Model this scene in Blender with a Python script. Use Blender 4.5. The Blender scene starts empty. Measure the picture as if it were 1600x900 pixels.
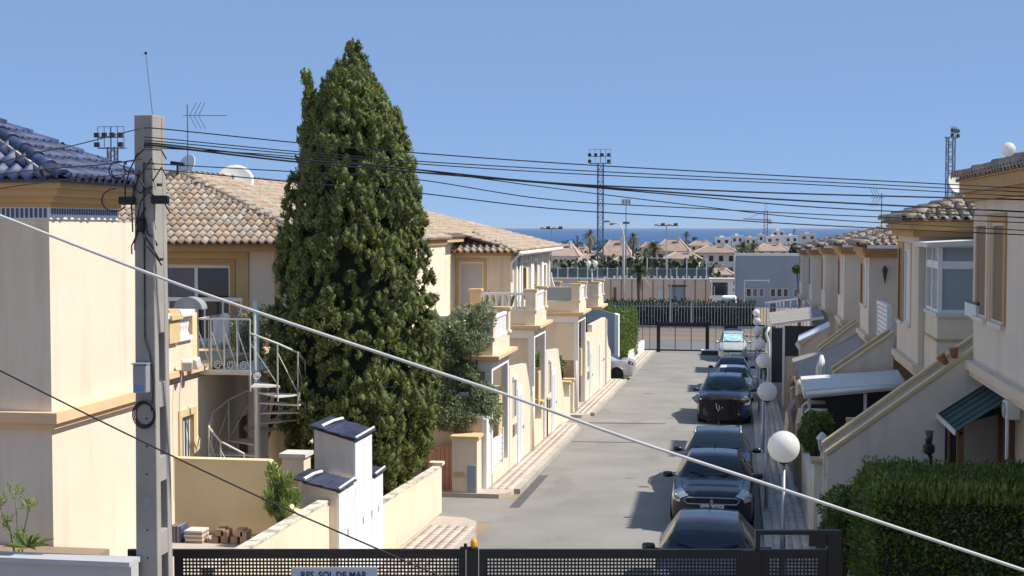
import bpy, bmesh, math, random
import numpy as np
from mathutils import Vector, Matrix
R = math.radians
rng = random.Random(7)
nrg = np.random.default_rng(7)
scene = bpy.context.scene
COL = scene.collection

# ------------------------------------------------------------------ camera
# street frame: X to the right, Y down the street, Z up; the viewer stands on a
# first-floor balcony at X = Y = 0, eye 5.85 m above the street below it.
F_PX, EYE, SLOPE = 2200.0, 5.85, -0.026
YAW, PITCH = math.atan(355 / F_PX), math.atan(95 / F_PX)
cam_d = bpy.data.cameras.new('camera')
cam_d.sensor_width = 36.0
cam_d.lens = F_PX / 1600 * 36.0
cam_d.clip_start, cam_d.clip_end = 0.1, 200000
cam = bpy.data.objects.new('camera', cam_d)
COL.objects.link(cam)
cam.location = (0, 0, EYE)
cam.rotation_euler = (math.pi / 2 - PITCH, 0, YAW)
scene.camera = cam

# ------------------------------------------------------------------ sky and sun
SUN_EL, SUN_AZ = R(49.5), R(86)          # azimuth measured from +Y towards +X
world = bpy.data.worlds.new('World')
scene.world = world
world.use_nodes = True
wn = world.node_tree.nodes
bg = wn['Background']
sky = wn.new('ShaderNodeTexSky')
sky.sky_type = 'NISHITA'
sky.sun_disc = False
sky.sun_elevation, sky.sun_rotation = SUN_EL, SUN_AZ
sky.altitude = 8000
sky.air_density, sky.dust_density, sky.ozone_density = 1.0, 0.0, 3.0
even = wn.new('ShaderNodeMix')                 # dry even summer sky: little whitening towards the sea
even.data_type = 'RGBA'
even.inputs[0].default_value = 0.72
even.inputs[7].default_value = (2.12, 3.42, 5.85, 1)
world.node_tree.links.new(sky.outputs[0], even.inputs[6])
world.node_tree.links.new(even.outputs[2], bg.inputs[0])
bg.inputs[1].default_value = 0.10
sun_d = bpy.data.lights.new('sun', 'SUN')
sun_d.energy, sun_d.angle, sun_d.color = 4.6, R(0.53), (1.0, 0.94, 0.84)
sun = bpy.data.objects.new('sun', sun_d)
COL.objects.link(sun)
sdir = Vector((math.sin(SUN_AZ) * math.cos(SUN_EL), math.cos(SUN_AZ) * math.cos(SUN_EL), math.sin(SUN_EL)))
sun.rotation_euler = sdir.to_track_quat('Z', 'Y').to_euler()
sun.location = (40, 20, 60)
scene.view_settings.view_transform = 'Standard'
scene.view_settings.look = 'None'
scene.view_settings.exposure = 0.38
scene.view_settings.gamma = 1.0
scene.cycles.max_bounces = 6
scene.cycles.diffuse_bounces = 3
scene.cycles.glossy_bounces = 3
scene.cycles.transparent_max_bounces = 8
scene.cycles.caustics_reflective = False
scene.cycles.caustics_refractive = False


def gz(Y):
    """height of the street surface at distance Y"""
    return SLOPE * min(max(Y, -30), 97)


# ------------------------------------------------------------------ materials
def mat(name, col, rough=0.8, metal=0.0, var=0.0, scale=3.0, bump=0.0, bscale=40.0, spec=0.4,
        rand=0.0, stain=None, coat=0.0, stretch=None, hue=0.0, detail=4.0, trans=0.0):
    m = bpy.data.materials.new(name)
    m.use_nodes = True
    nt = m.node_tree
    b = nt.nodes['Principled BSDF']
    b.inputs['Base Color'].default_value = (*col, 1)
    b.inputs['Roughness'].default_value = rough
    b.inputs['Metallic'].default_value = metal
    b.inputs['Specular IOR Level'].default_value = spec
    b.inputs['Coat Weight'].default_value = coat
    if coat: b.inputs['Coat Roughness'].default_value = 0.03
    L = nt.links.new
    N = nt.nodes.new
    geo = N('ShaderNodeNewGeometry')
    vec = geo.outputs['Position']
    if stretch:
        mp = N('ShaderNodeMapping'); mp.inputs['Scale'].default_value = stretch
        L(vec, mp.inputs[0]); vec = mp.outputs[0]
    last = None
    def mixc(fac, c2, prev, mode='MIX'):
        mx = N('ShaderNodeMix'); mx.data_type = 'RGBA'; mx.blend_type = mode
        if isinstance(fac, float): mx.inputs[0].default_value = fac
        else: L(fac, mx.inputs[0])
        if prev is None: mx.inputs[6].default_value = (*col, 1)
        else: L(prev, mx.inputs[6])
        if isinstance(c2, tuple): mx.inputs[7].default_value = (*c2, 1)
        else: L(c2, mx.inputs[7])
        return mx.outputs[2]
    if var:
        no = N('ShaderNodeTexNoise'); no.inputs['Scale'].default_value = scale
        no.inputs['Detail'].default_value = detail; L(vec, no.inputs['Vector'])
        rp = N('ShaderNodeValToRGB')
        rp.color_ramp.elements[0].position, rp.color_ramp.elements[1].position = 0.3, 0.7
        d = 1 - var; u = 1 + var
        rp.color_ramp.elements[0].color = (col[0] * d, col[1] * d, col[2] * d, 1)
        rp.color_ramp.elements[1].color = (min(1, col[0] * u), min(1, col[1] * u), min(1, col[2] * u), 1)
        L(no.outputs['Fac'], rp.inputs[0]); last = rp.outputs[0]
    if stain:                                     # (colour, scale, threshold, amount)
        no = N('ShaderNodeTexNoise'); no.inputs['Scale'].default_value = stain[1]
        no.inputs['Detail'].default_value = 6; no.inputs['Roughness'].default_value = 0.65
        mp = N('ShaderNodeMapping'); mp.inputs['Scale'].default_value = stain[4] if len(stain) > 4 else (1, 1, 0.35)
        L(geo.outputs['Position'], mp.inputs[0]); L(mp.outputs[0], no.inputs['Vector'])
        rp = N('ShaderNodeMapRange')
        rp.inputs[1].default_value, rp.inputs[2].default_value = stain[2], stain[2] + 0.18
        rp.inputs[3].default_value, rp.inputs[4].default_value = 0, stain[3]
        L(no.outputs['Fac'], rp.inputs[0]); last = mixc(rp.outputs[0], stain[0], last)
    if rand or hue:
        oi = N('ShaderNodeObjectInfo')
        ad = N('ShaderNodeMath'); ad.operation = 'ADD'
        L(oi.outputs['Random'], ad.inputs[0]); L(geo.outputs['Random Per Island'], ad.inputs[1])
        fr = N('ShaderNodeMath'); fr.operation = 'FRACT'; L(ad.outputs[0], fr.inputs[0])
        hs = N('ShaderNodeHueSaturation')
        mr = N('ShaderNodeMapRange'); mr.inputs[3].default_value, mr.inputs[4].default_value = 1 - rand, 1 + rand
        L(fr.outputs[0], mr.inputs[0]); L(mr.outputs[0], hs.inputs['Value'])
        if hue:
            m2 = N('ShaderNodeMath'); m2.operation = 'MULTIPLY'; m2.inputs[1].default_value = 7.31
            L(fr.outputs[0], m2.inputs[0])
            f2 = N('ShaderNodeMath'); f2.operation = 'FRACT'; L(m2.outputs[0], f2.inputs[0])
            mh = N('ShaderNodeMapRange'); mh.inputs[3].default_value, mh.inputs[4].default_value = 0.5 - hue, 0.5 + hue
            L(f2.outputs[0], mh.inputs[0]); L(mh.outputs[0], hs.inputs['Hue'])
            ms = N('ShaderNodeMapRange'); ms.inputs[3].default_value, ms.inputs[4].default_value = 1.35, 0.6
            L(f2.outputs[0], ms.inputs[0]); L(ms.outputs[0], hs.inputs['Saturation'])
        if last is None: hs.inputs['Color'].default_value = (*col, 1)
        else: L(last, hs.inputs['Color'])
        last = hs.outputs[0]
    if last is not None: L(last, b.inputs['Base Color'])
    if bump:
        no = N('ShaderNodeTexNoise'); no.inputs['Scale'].default_value = bscale
        no.inputs['Detail'].default_value = 3; L(vec, no.inputs['Vector'])
        bp = N('ShaderNodeBump'); bp.inputs['Strength'].default_value = bump; bp.inputs['Distance'].default_value = 0.02
        L(no.outputs['Fac'], bp.inputs['Height']); L(bp.outputs[0], b.inputs['Normal'])
    if trans:
        tr = N('ShaderNodeBsdfTranslucent')
        if last is not None: L(last, tr.inputs[0])
        else: tr.inputs[0].default_value = (*col, 1)
        ms = N('ShaderNodeMixShader'); ms.inputs[0].default_value = trans
        L(b.outputs[0], ms.inputs[1]); L(tr.outputs[0], ms.inputs[2])
        L(ms.outputs[0], nt.nodes['Material Output'].inputs[0])
    return m


CREAM = (0.765, 0.66, 0.52)
M = {}
M['cream'] = mat('cream render', CREAM, 0.9, var=0.035, scale=0.9, bump=0.35, bscale=70, stain=((0.47, 0.40, 0.30), 1.5, 0.53, 0.42, (1.4, 1.4, 0.13)))
M['stained'] = mat('blackened coping render', (0.70, 0.64, 0.52), 0.95, var=0.12, scale=3, bump=0.4, bscale=50, stain=((0.12, 0.115, 0.105), 3.2, 0.47, 0.8, (1, 1, 1)))
M['cream2'] = mat('weathered cream render', (0.78, 0.68, 0.52), 0.9, var=0.05, scale=1.3, bump=0.4, bscale=60, stain=((0.36, 0.33, 0.28), 1.6, 0.56, 0.5))
M['buff'] = mat('buff render', (0.72, 0.585, 0.44), 0.9, var=0.07, scale=1.0, bump=0.3, bscale=70, stain=((0.50, 0.41, 0.32), 0.9, 0.55, 0.35))
M['greige'] = mat('grey beige render', (0.76, 0.65, 0.525), 0.9, var=0.05, scale=1.1, bump=0.3, bscale=70, stain=((0.50, 0.43, 0.35), 1.6, 0.52, 0.5, (1.4, 1.4, 0.14)))
M['ochre'] = mat('ochre trim paint', (0.49, 0.295, 0.125), 0.8, var=0.07, scale=2.5, bump=0.15, bscale=50)
M['ochre2'] = mat('light ochre trim paint', (0.56, 0.39, 0.19), 0.8, var=0.07, scale=2.5, bump=0.15, bscale=50)
M['ochrewall'] = mat('ochre garden render', (0.84, 0.65, 0.37), 0.9, var=0.05, scale=1.2, bump=0.35, bscale=60, stain=((0.30, 0.22, 0.13), 2.2, 0.62, 0.55))
M['yellowcap'] = mat('yellow coping paint', (0.66, 0.50, 0.27), 0.75, var=0.06, scale=3)
M['peach'] = mat('peach moulding paint', (0.72, 0.50, 0.30), 0.8, var=0.05, scale=2.5)
M['white'] = mat('white paint', (0.80, 0.80, 0.79), 0.55, var=0.03, scale=4)
M['whitewall'] = mat('white render', (0.80, 0.80, 0.78), 0.85, var=0.04, scale=1.5, bump=0.2, bscale=60, stain=((0.5, 0.5, 0.48), 2.0, 0.6, 0.3))
M['offwhite'] = mat('off white paint', (0.66, 0.64, 0.59), 0.6, var=0.05, scale=4)
M['galv'] = mat('galvanised steel', (0.42, 0.44, 0.46), 0.45, metal=0.6, var=0.08, scale=9)
M['greypaint'] = mat('grey paint', (0.30, 0.32, 0.34), 0.6, var=0.06, scale=3)
M['bluegrey'] = mat('blue grey render', (0.30, 0.36, 0.42), 0.8, var=0.06, scale=0.3, bump=0.15, bscale=30, stain=((0.22, 0.26, 0.31), 0.25, 0.5, 0.4))
M['black'] = mat('black painted metal', (0.012, 0.012, 0.014), 0.45, var=0.2, scale=6)
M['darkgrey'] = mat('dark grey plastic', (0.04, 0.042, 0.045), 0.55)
M['rubber'] = mat('black rubber', (0.014, 0.014, 0.015), 0.85)
M['cable'] = mat('black cable sheath', (0.012, 0.013, 0.016), 0.6)
M['palecable'] = mat('pale grey cable sheath', (0.52, 0.52, 0.50), 0.5, var=0.08, scale=12)
M['concrete'] = mat('pole concrete', (0.32, 0.30, 0.275), 0.9, var=0.10, scale=2.5, bump=0.4, bscale=55, stain=((0.24, 0.23, 0.21), 3.0, 0.55, 0.45))
M['greywall'] = mat('grey painted parapet', (0.44, 0.44, 0.46), 0.85, var=0.05, scale=1.2, bump=0.25, bscale=50)
M['glass'] = mat('dark window glass', (0.035, 0.045, 0.055), 0.06, spec=0.7)
M['paleglass'] = mat('frosted pale glass', (0.30, 0.36, 0.38), 0.18, spec=0.6, var=0.06, scale=1)
M['curtain'] = mat('grey net curtain', (0.20, 0.19, 0.22), 0.8, var=0.25, scale=9, stretch=(6, 6, 0.05))
M['shutter'] = mat('grey roller shutter', (0.50, 0.49, 0.49), 0.6)
M['whiteshutter'] = mat('white shutter', (0.68, 0.70, 0.72), 0.55)
M['brownwood'] = mat('brown timber', (0.20, 0.10, 0.045), 0.55, var=0.15, scale=5)
M['tile'] = mat('terracotta roof tile', (0.375, 0.295, 0.222), 0.85, var=0.20, scale=9, rand=0.19, hue=0.009, stain=((0.16, 0.13, 0.11), 5.0, 0.56, 0.55, (1, 1, 1)))
M['tilered'] = mat('red brown roof tile', (0.35, 0.25, 0.20), 0.85, var=0.2, scale=2, rand=0.15)
M['mortar'] = mat('roof mortar', (0.52, 0.43, 0.33), 0.95, var=0.12, scale=5)
M['underroof'] = mat('roof pan clay', (0.15, 0.10, 0.08), 0.95, var=0.2, scale=8)
M['bluetile'] = mat('blue glazed roof tile', (0.040, 0.056, 0.120), 0.5, spec=0.35, rand=0.3, var=0.25, scale=7, stain=((0.16, 0.15, 0.20), 9, 0.60, 0.4, (1, 1, 1)))
M['bluecap'] = mat('blue slate tile', (0.042, 0.050, 0.095), 0.35, spec=0.5, rand=0.2, var=0.2, scale=8)
M['frieze'] = mat('white ceramic', (0.72, 0.74, 0.75), 0.25)
M['friezeblue'] = mat('blue ceramic', (0.06, 0.09, 0.20), 0.25)
M['asphalt'] = mat('old asphalt', (0.268, 0.254, 0.234), 0.9, var=0.13, scale=0.5, bump=0.6, bscale=70, detail=9.0, stain=((0.15, 0.138, 0.125), 0.75, 0.54, 0.5, (1, 0.4, 1)))
M['patch'] = mat('dark asphalt patch', (0.11, 0.105, 0.10), 0.9, var=0.12, scale=2, bump=0.4, bscale=90)
M['farasphalt'] = mat('far road asphalt', (0.16, 0.16, 0.16), 0.9, var=0.1, scale=0.3)
M['paver'] = mat('pink pavement tile', (0.56, 0.48, 0.42), 0.85, var=0.10, scale=1.5, rand=0.12, stain=((0.40, 0.34, 0.29), 1.5, 0.5, 0.5, (1, 1, 1)))
M['joint'] = mat('pavement mortar', (0.47, 0.405, 0.345), 0.95, var=0.1, scale=3)
M['kerb'] = mat('concrete kerb', (0.42, 0.385, 0.33), 0.9, var=0.1, scale=2.5, bump=0.3, bscale=60, rand=0.06)
M['earth'] = mat('dry earth', (0.30, 0.225, 0.15), 0.95, var=0.18, scale=0.25, bump=0.4, bscale=12)
M['brick'] = mat('clay brick', (0.42, 0.27, 0.18), 0.9, rand=0.25, var=0.1, scale=9)
M['cypress'] = mat('cypress foliage', (0.225, 0.248, 0.068), 0.7, rand=0.36, var=0.40, scale=3.0, trans=0.10, hue=0.025)
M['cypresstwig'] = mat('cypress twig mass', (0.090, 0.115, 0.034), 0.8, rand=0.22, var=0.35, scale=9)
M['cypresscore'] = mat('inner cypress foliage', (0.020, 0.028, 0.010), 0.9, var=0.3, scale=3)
M['bark'] = mat('bark', (0.14, 0.10, 0.07), 0.95, var=0.2, scale=8, bump=0.5, bscale=30, stretch=(1, 1, 0.2))
M['olive'] = mat('olive foliage', (0.235, 0.285, 0.155), 0.7, rand=0.4, hue=0.02, trans=0.3)
M['hedge'] = mat('hedge foliage', (0.135, 0.20, 0.04), 0.65, rand=0.38, hue=0.02, trans=0.25)
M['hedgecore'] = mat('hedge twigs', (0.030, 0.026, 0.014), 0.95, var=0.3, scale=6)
M['grassy'] = mat('papyrus foliage', (0.24, 0.31, 0.08), 0.6, rand=0.3, trans=0.25)
M['palm'] = mat('palm frond', (0.060, 0.085, 0.025), 0.6, rand=0.3, trans=0.15)
M['drypalm'] = mat('dry palm frond', (0.26, 0.19, 0.10), 0.85, rand=0.25)
M['farleaf'] = mat('far foliage', (0.045, 0.07, 0.030), 0.8, rand=0.35)
M['sea'] = mat('sea water', (0.024, 0.088, 0.215), 0.55, spec=0.25, var=0.10, scale=0.004, stretch=(1, 0.25, 1))
M['globe'] = mat('opal globe', (0.95, 0.94, 0.91), 0.25, trans=0.45, var=0.03, scale=3, stain=((0.55, 0.53, 0.46), 2.4, 0.60, 0.35, (1, 1, 1)), spec=0.5)
M['canvas'] = mat('white canvas', (0.72, 0.71, 0.67), 0.9, var=0.05, scale=3)
M['tarp'] = mat('grey brown awning cloth', (0.30, 0.27, 0.245), 0.9, var=0.08, scale=1.5)
M['rollblind'] = mat('brown blind', (0.26, 0.18, 0.10), 0.85, var=0.06, scale=3)
M['greenawn'] = mat('green awning stripe', (0.035, 0.085, 0.075), 0.8)
M['darkawn'] = mat('dark awning stripe', (0.012, 0.022, 0.026), 0.8)
M['orange'] = mat('orange beacon lens', (0.75, 0.33, 0.02), 0.3)
M['plasticgrey'] = mat('grey plastic box', (0.27, 0.29, 0.30), 0.5)
M['bluelabel'] = mat('blue label', (0.15, 0.24, 0.48), 0.5)
M['signblue'] = mat('sign lettering', (0.02, 0.03, 0.07), 0.5)
M['signplate'] = mat('grey blue sign plate', (0.36, 0.42, 0.52), 0.45)
M['soot'] = mat('soot stained ochre render', (0.20, 0.14, 0.08), 0.95, var=0.3, scale=6)
M['terracottapot'] = mat('terracotta pot', (0.36, 0.14, 0.07), 0.85, var=0.1, scale=5)
M['redcrane'] = mat('red crane paint', (0.45, 0.12, 0.05), 0.6)
M['mast'] = mat('mast steel', (0.16, 0.19, 0.24), 0.6, metal=0.2)
M['timberfence'] = mat('pink timber fence', (0.52, 0.27, 0.20), 0.8, rand=0.15)
M['verge'] = mat('dry trodden verge', (0.19, 0.155, 0.12), 0.95, var=0.25, scale=0.9, bump=0.6, bscale=6, stretch=(.15, 1, 1))
M['dirt'] = mat('soot stain', (0.10, 0.08, 0.06), 0.9)


# ------------------------------------------------------------------ mesh builder
class MB:
    def __init__(s): s.v = []; s.f = []
    def add(s, vs, fs):
        o = len(s.v); s.v += [tuple(p) for p in vs]; s.f += [tuple(i + o for i in f) for f in fs]; return s
    def quad(s, a, b, c, d): return s.add([a, b, c, d], [(0, 1, 2, 3)])
    def box(s, x0, x1, y0, y1, z0, z1):
        if x0 > x1: x0, x1 = x1, x0
        if y0 > y1: y0, y1 = y1, y0
        if z0 > z1: z0, z1 = z1, z0
        return s.add([(x0, y0, z0), (x1, y0, z0), (x1, y1, z0), (x0, y1, z0), (x0, y0, z1), (x1, y0, z1), (x1, y1, z1), (x0, y1, z1)],
                     [(0, 3, 2, 1), (4, 5, 6, 7), (0, 1, 5, 4), (1, 2, 6, 5), (2, 3, 7, 6), (3, 0, 4, 7)])
    def obox(s, c, sx, sy, sz, m=None):
        b = MB().box(-sx / 2, sx / 2, -sy / 2, sy / 2, -sz / 2, sz / 2)
        t = Matrix.Translation(c) @ (m.to_4x4() if m else Matrix.Identity(4))
        return s.add([t @ Vector(p) for p in b.v], b.f)
    def prism(s, poly, axis, a, b):
        """poly: 2-D outline; extruded along axis from a to b"""
        n = len(poly)
        def p3(p, t):
            return {'x': (t, p[0], p[1]), 'y': (p[0], t, p[1]), 'z': (p[0], p[1], t)}[axis]
        vs = [p3(p, a) for p in poly] + [p3(p, b) for p in poly]
        fs = [tuple(range(n)), tuple(range(2 * n - 1, n - 1, -1))]
        fs += [(i, i + n, (i + 1) % n + n, (i + 1) % n) for i in range(n)]
        return s.add(vs, fs)
    def bar(s, p, q, w, h=None, up=(0, 0, 1)):
        """square bar from p to q"""
        h = h or w
        p, q = Vector(p), Vector(q); d = (q - p).normalized(); u = Vector(up)
        if abs(d.dot(u)) > 0.98: u = Vector((0, 1, 0))
        sd = d.cross(u).normalized() * w / 2; u2 = sd.cross(d).normalized() * h / 2
        vs = [a + x + y for a in (p, q) for x, y in ((-sd, -u2), (sd, -u2), (sd, u2), (-sd, u2))]
        return s.add(vs, [(0, 3, 2, 1), (4, 5, 6, 7), (0, 1, 5, 4), (1, 2, 6, 5), (2, 3, 7, 6), (3, 0, 4, 7)])
    def tube(s, pts, r, n=8, caps=True):
        pts = [Vector(p) for p in pts]
        rs = r if isinstance(r, (list, tuple)) else [r] * len(pts)
        o = len(s.v); ref = None
        for i, p in enumerate(pts):
            d = (pts[min(i + 1, len(pts) - 1)] - pts[max(i - 1, 0)]).normalized()
            if ref is None:
                ref = d.orthogonal().normalized()
            ref = (ref - d * ref.dot(d))
            ref = ref.normalized() if ref.length > 1e-6 else d.orthogonal().normalized()
            b = d.cross(ref)
            for k in range(n):
                a = 2 * math.pi * k / n
                s.v.append(tuple(p + (ref * math.cos(a) + b * math.sin(a)) * rs[i]))
        for i in range(len(pts) - 1):
            for k in range(n):
                a, b2 = o + i * n + k, o + i * n + (k + 1) % n
                s.f.append((a, b2, b2 + n, a + n))
        if caps:
            s.f.append(tuple(o + k for k in range(n - 1, -1, -1)))
            e = o + (len(pts) - 1) * n
            s.f.append(tuple(e + k for k in range(n)))
        return s
    def lathe(s, prof, n=16, c=(0, 0, 0), m=None):
        """prof: (radius, z) from bottom to top"""
        t = Matrix.Translation(c) @ (m.to_4x4() if m else Matrix.Identity(4))
        vs = []; fs = []
        for r_, z in prof:
            for k in range(n):
                a = 2 * math.pi * k / n; vs.append(t @ Vector((r_ * math.cos(a), r_ * math.sin(a), z)))
        for i in range(len(prof) - 1):
            for k in range(n):
                fs.append((i * n + k, i * n + (k + 1) % n, (i + 1) * n + (k + 1) % n, (i + 1) * n + k))
        fs.append(tuple(range(n - 1, -1, -1))); e = (len(prof) - 1) * n; fs.append(tuple(e + k for k in range(n)))
        return s.add(vs, fs)
    def ball(s, c, r, n=16, m=9):
        prof = [(max(1e-4, r * math.sin(math.pi * i / m)), -r * math.cos(math.pi * i / m)) for i in range(m + 1)]
        return s.lathe(prof, n, c)
    def build(s, name, m, parent=None, smooth=False, bevel=0.0, auto=False):
        off = parent_world(parent) if parent else Vector((0, 0, 0))
        me = bpy.data.meshes.new(name)
        me.from_pydata([(p[0] - off[0], p[1] - off[1], p[2] - off[2]) for p in s.v], [], s.f)
        if m is not None: me.materials.append(M[m] if isinstance(m, str) else m)
        if smooth: me.polygons.foreach_set('use_smooth', [True] * len(me.polygons))
        me.update()
        o = bpy.data.objects.new(name, me); COL.objects.link(o)
        if parent: o.parent = parent
        if bevel:
            b = o.modifiers.new('bevel', 'BEVEL'); b.width = bevel; b.segments = 2; b.limit_method = 'ANGLE'
        if auto:
            set_auto(me, auto)
        return o


def set_auto(me, ang=35):
    bm = bmesh.new(); bm.from_mesh(me)
    for f in bm.faces: f.smooth = True
    for e in bm.edges:
        if len(e.link_faces) == 2 and e.calc_face_angle(0) > R(ang): e.smooth = False
    bm.to_mesh(me); bm.free()


def parent_world(o):
    v = Vector((0, 0, 0))
    while o is not None:
        v += o.location; o = o.parent
    return v


def raw(name, verts, faces, m, parent=None, smooth=False):
    """fast path for numpy vertex / quad arrays"""
    off = parent_world(parent) if parent else Vector((0, 0, 0))
    me = bpy.data.meshes.new(name)
    verts = np.asarray(verts, dtype=np.float32) - np.array(off, dtype=np.float32)
    faces = np.asarray(faces, dtype=np.int32)
    k = faces.shape[1]
    me.vertices.add(len(verts)); me.vertices.foreach_set('co', verts.ravel())
    me.loops.add(faces.size); me.loops.foreach_set('vertex_index', faces.ravel())
    me.polygons.add(len(faces))
    me.polygons.foreach_set('loop_start', np.arange(0, faces.size, k, dtype=np.int32))
    me.polygons.foreach_set('loop_total', np.full(len(faces), k, dtype=np.int32))
    me.materials.append(M[m] if isinstance(m, str) else m)
    me.update(calc_edges=True); me.validate()
    if smooth: me.polygons.foreach_set('use_smooth', [True] * len(faces))
    o = bpy.data.objects.new(name, me); COL.objects.link(o)
    if parent: o.parent = parent
    return o


def tag(o, label, cat, group=None):
    o['label'] = label; o['category'] = cat
    if group: o['group'] = group
    return o


def thing(name, loc, label, cat, group=None):
    o = bpy.data.objects.new(name, None); COL.objects.link(o)
    o.location = loc; o.empty_display_size = 0.3
    return tag(o, label, cat, group)


def structure(o): o['kind'] = 'structure'; return o
def stuff(o): o['kind'] = 'stuff'; return o


def inst(src, name, parent, mtx):
    """another object on the same mesh; mtx is the world matrix"""
    o = bpy.data.objects.new(name, src); COL.objects.link(o)
    o.parent = parent
    o.matrix_basis = Matrix.Translation(-parent_world(parent)) @ mtx
    return o


def copy_thing(root, loc, label, rz=None, group=None):
    r_ = root.copy(); COL.objects.link(r_); r_.location = loc; r_['label'] = label
    if rz is not None: r_.rotation_euler = (0, 0, rz)
    if group: r_['group'] = group
    for ch in list(root.children):
        c = ch.copy(); COL.objects.link(c); c.parent = r_
        for g_ in ch.children:
            d = g_.copy(); COL.objects.link(d); d.parent = c
    return r_


# a wall in a vertical plane with real openings ------------------------------
def wall_holes(mb, p, ux, length, z0, z1, th, holes, tops=None):
    """p: start point (x, y); ux: unit direction; thickness grows to the left-hand back side
    (normal = (ux.y, -ux.x) is the outer face). holes: (u0, u1, z0, z1)"""
    us = sorted({0, length, *[h[0] for h in holes], *[h[1] for h in holes]})
    zs = sorted({z0, z1, *[h[2] for h in holes], *[h[3] for h in holes]})
    nx, ny = ux[1], -ux[0]
    def P(u, z, d): return (p[0] + ux[0] * u - nx * d, p[1] + ux[1] * u - ny * d, z)
    def solid(i, j):
        if i < 0 or j < 0 or i >= len(us) - 1 or j >= len(zs) - 1: return False
        uc, zc = (us[i] + us[i + 1]) / 2, (zs[j] + zs[j + 1]) / 2
        return not any(h[0] < uc < h[1] and h[2] < zc < h[3] for h in holes)
    for i in range(len(us) - 1):
        for j in range(len(zs) - 1):
            if not solid(i, j): continue
            a, b, c, d = us[i], us[i + 1], zs[j], zs[j + 1]
            mb.quad(P(a, c, 0), P(b, c, 0), P(b, d, 0), P(a, d, 0))
            mb.quad(P(b, c, th), P(a, c, th), P(a, d, th), P(b, d, th))
            if not solid(i - 1, j): mb.quad(P(a, c, th), P(a, c, 0), P(a, d, 0), P(a, d, th))
            if not solid(i + 1, j): mb.quad(P(b, c, 0), P(b, c, th), P(b, d, th), P(b, d, 0))
            if not solid(i, j - 1): mb.quad(P(a, c, th), P(b, c, th), P(b, c, 0), P(a, c, 0))
            if not solid(i, j + 1): mb.quad(P(a, d, 0), P(b, d, 0), P(b, d, th), P(a, d, th))
    return mb


def window(parent, p, ux, u0, u1, z0, z1, depth=0.14, frame=0.06, mull=1, frame_m='white', pane_m='glass', name='window',
           trim=None, trim_w=0.12, sill=None, transom=None, proud=0.03):
    """frame, panes and optional painted surround, set in an opening made by wall_holes"""
    nx, ny = ux[1], -ux[0]
    def bx(mb, a, b, c, d, d0, d1):
        mb.add([(p[0] + ux[0] * u - nx * q, p[1] + ux[1] * u - ny * q, z) for z in (c, d) for u, q in ((a, d0), (b, d0), (b, d1), (a, d1))],
               [(0, 3, 2, 1), (4, 5, 6, 7), (0, 1, 5, 4), (1, 2, 6, 5), (2, 3, 7, 6), (3, 0, 4, 7)])
    f = MB(); e = 0.003
    bx(f, u0 + e, u0 + frame, z0 + e, z1 - e, depth, depth + 0.07); bx(f, u1 - frame, u1 - e, z0 + e, z1 - e, depth, depth + 0.07)
    bx(f, u0 + frame, u1 - frame, z0 + e, z0 + frame, depth, depth + 0.07); bx(f, u0 + frame, u1 - frame, z1 - frame, z1 - e, depth, depth + 0.07)
    for k in range(1, mull + 1):
        um = u0 + (u1 - u0) * k / (mull + 1)
        bx(f, um - frame / 2, um + frame / 2, z0 + frame, z1 - frame, depth + 0.002, depth + 0.068)
    if transom:
        bx(f, u0 + frame, u1 - frame, transom - frame / 2, transom + frame / 2, depth + 0.004, depth + 0.066)
    fo = f.build(name, frame_m, parent)
    panes = pane_m if isinstance(pane_m, (list, tuple)) else [pane_m] * (mull + 1)
    for k in range(mull + 1):
        a = u0 + (u1 - u0) * k / (mull + 1); b = u0 + (u1 - u0) * (k + 1) / (mull + 1)
        g = MB(); bx(g, a + frame * 0.5, b - frame * 0.5, z0 + frame * 0.5, z1 - frame * 0.5, depth + 0.03, depth + 0.04)
        g.build('pane', panes[k], fo)
    if trim:
        t = MB(); w = trim_w; o = -proud
        q = 0.005; bx(t, u0 - w, u0 + q, z0, z1 - q, o, 0.05); bx(t, u1 - q, u1 + w, z0, z1 - q, o, 0.05); bx(t, u0 - w, u1 + w, z1 - q, z1 + w, o - 0.003, 0.052)
        t.build('surround', trim, fo)
    if sill:
        t = MB(); bx(t, u0 - 0.08, u1 + 0.08, z0 - 0.06, z0 + 0.006, -0.07, 0.10); t.build('sill', sill, fo)
    return fo


# roofs of real tiles ----------------------------------------------------------
def tile_mesh(name, w, L, h, m, seg=7):
    """one mixed clay tile: a barrel and a shallow pan; x across, y up the slope, z out"""
    prof = [(w * (i / seg), h * max(0.0, math.sin(math.pi * min(1.0, (i / seg) / 0.60))) ** 0.8 + (0 if i / seg < 0.60 else -0.16 * h)) for i in range(seg + 1)]
    vs = []; fs = []; lift = h * 0.42
    for y, s_, dz in ((0, 1.0, lift), (L, 0.94, 0.0)):
        for x, z in prof: vs.append((x * s_ + w * (1 - s_) / 2, y, z * s_ + dz))
    n = seg + 1
    fs = [(i, i + 1, i + 1 + n, i + n) for i in range(seg)]
    o = len(vs)                                       # front lip
    for x, z in prof: vs.append((x, 0.004, z + lift - h * 0.42 - 0.012))
    fs += [(o + i, o + i + 1, i + 1, i) for i in range(seg)]
    me = bpy.data.meshes.new(name); me.from_pydata(vs, [], fs); me.materials.append(M[m])
    me.polygons.foreach_set('use_smooth', [i < seg for i in range(len(fs))]); me.update()
    return me, np.array(vs, dtype=np.float32), np.array(fs, dtype=np.int32)


TILES = {}
def get_tile(w, L, h, m):
    k = (round(w, 3), round(L, 3), round(h, 3), m)
    if k not in TILES: TILES[k] = tile_mesh('roof_tile', w, L, h, m)
    return TILES[k]


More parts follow.
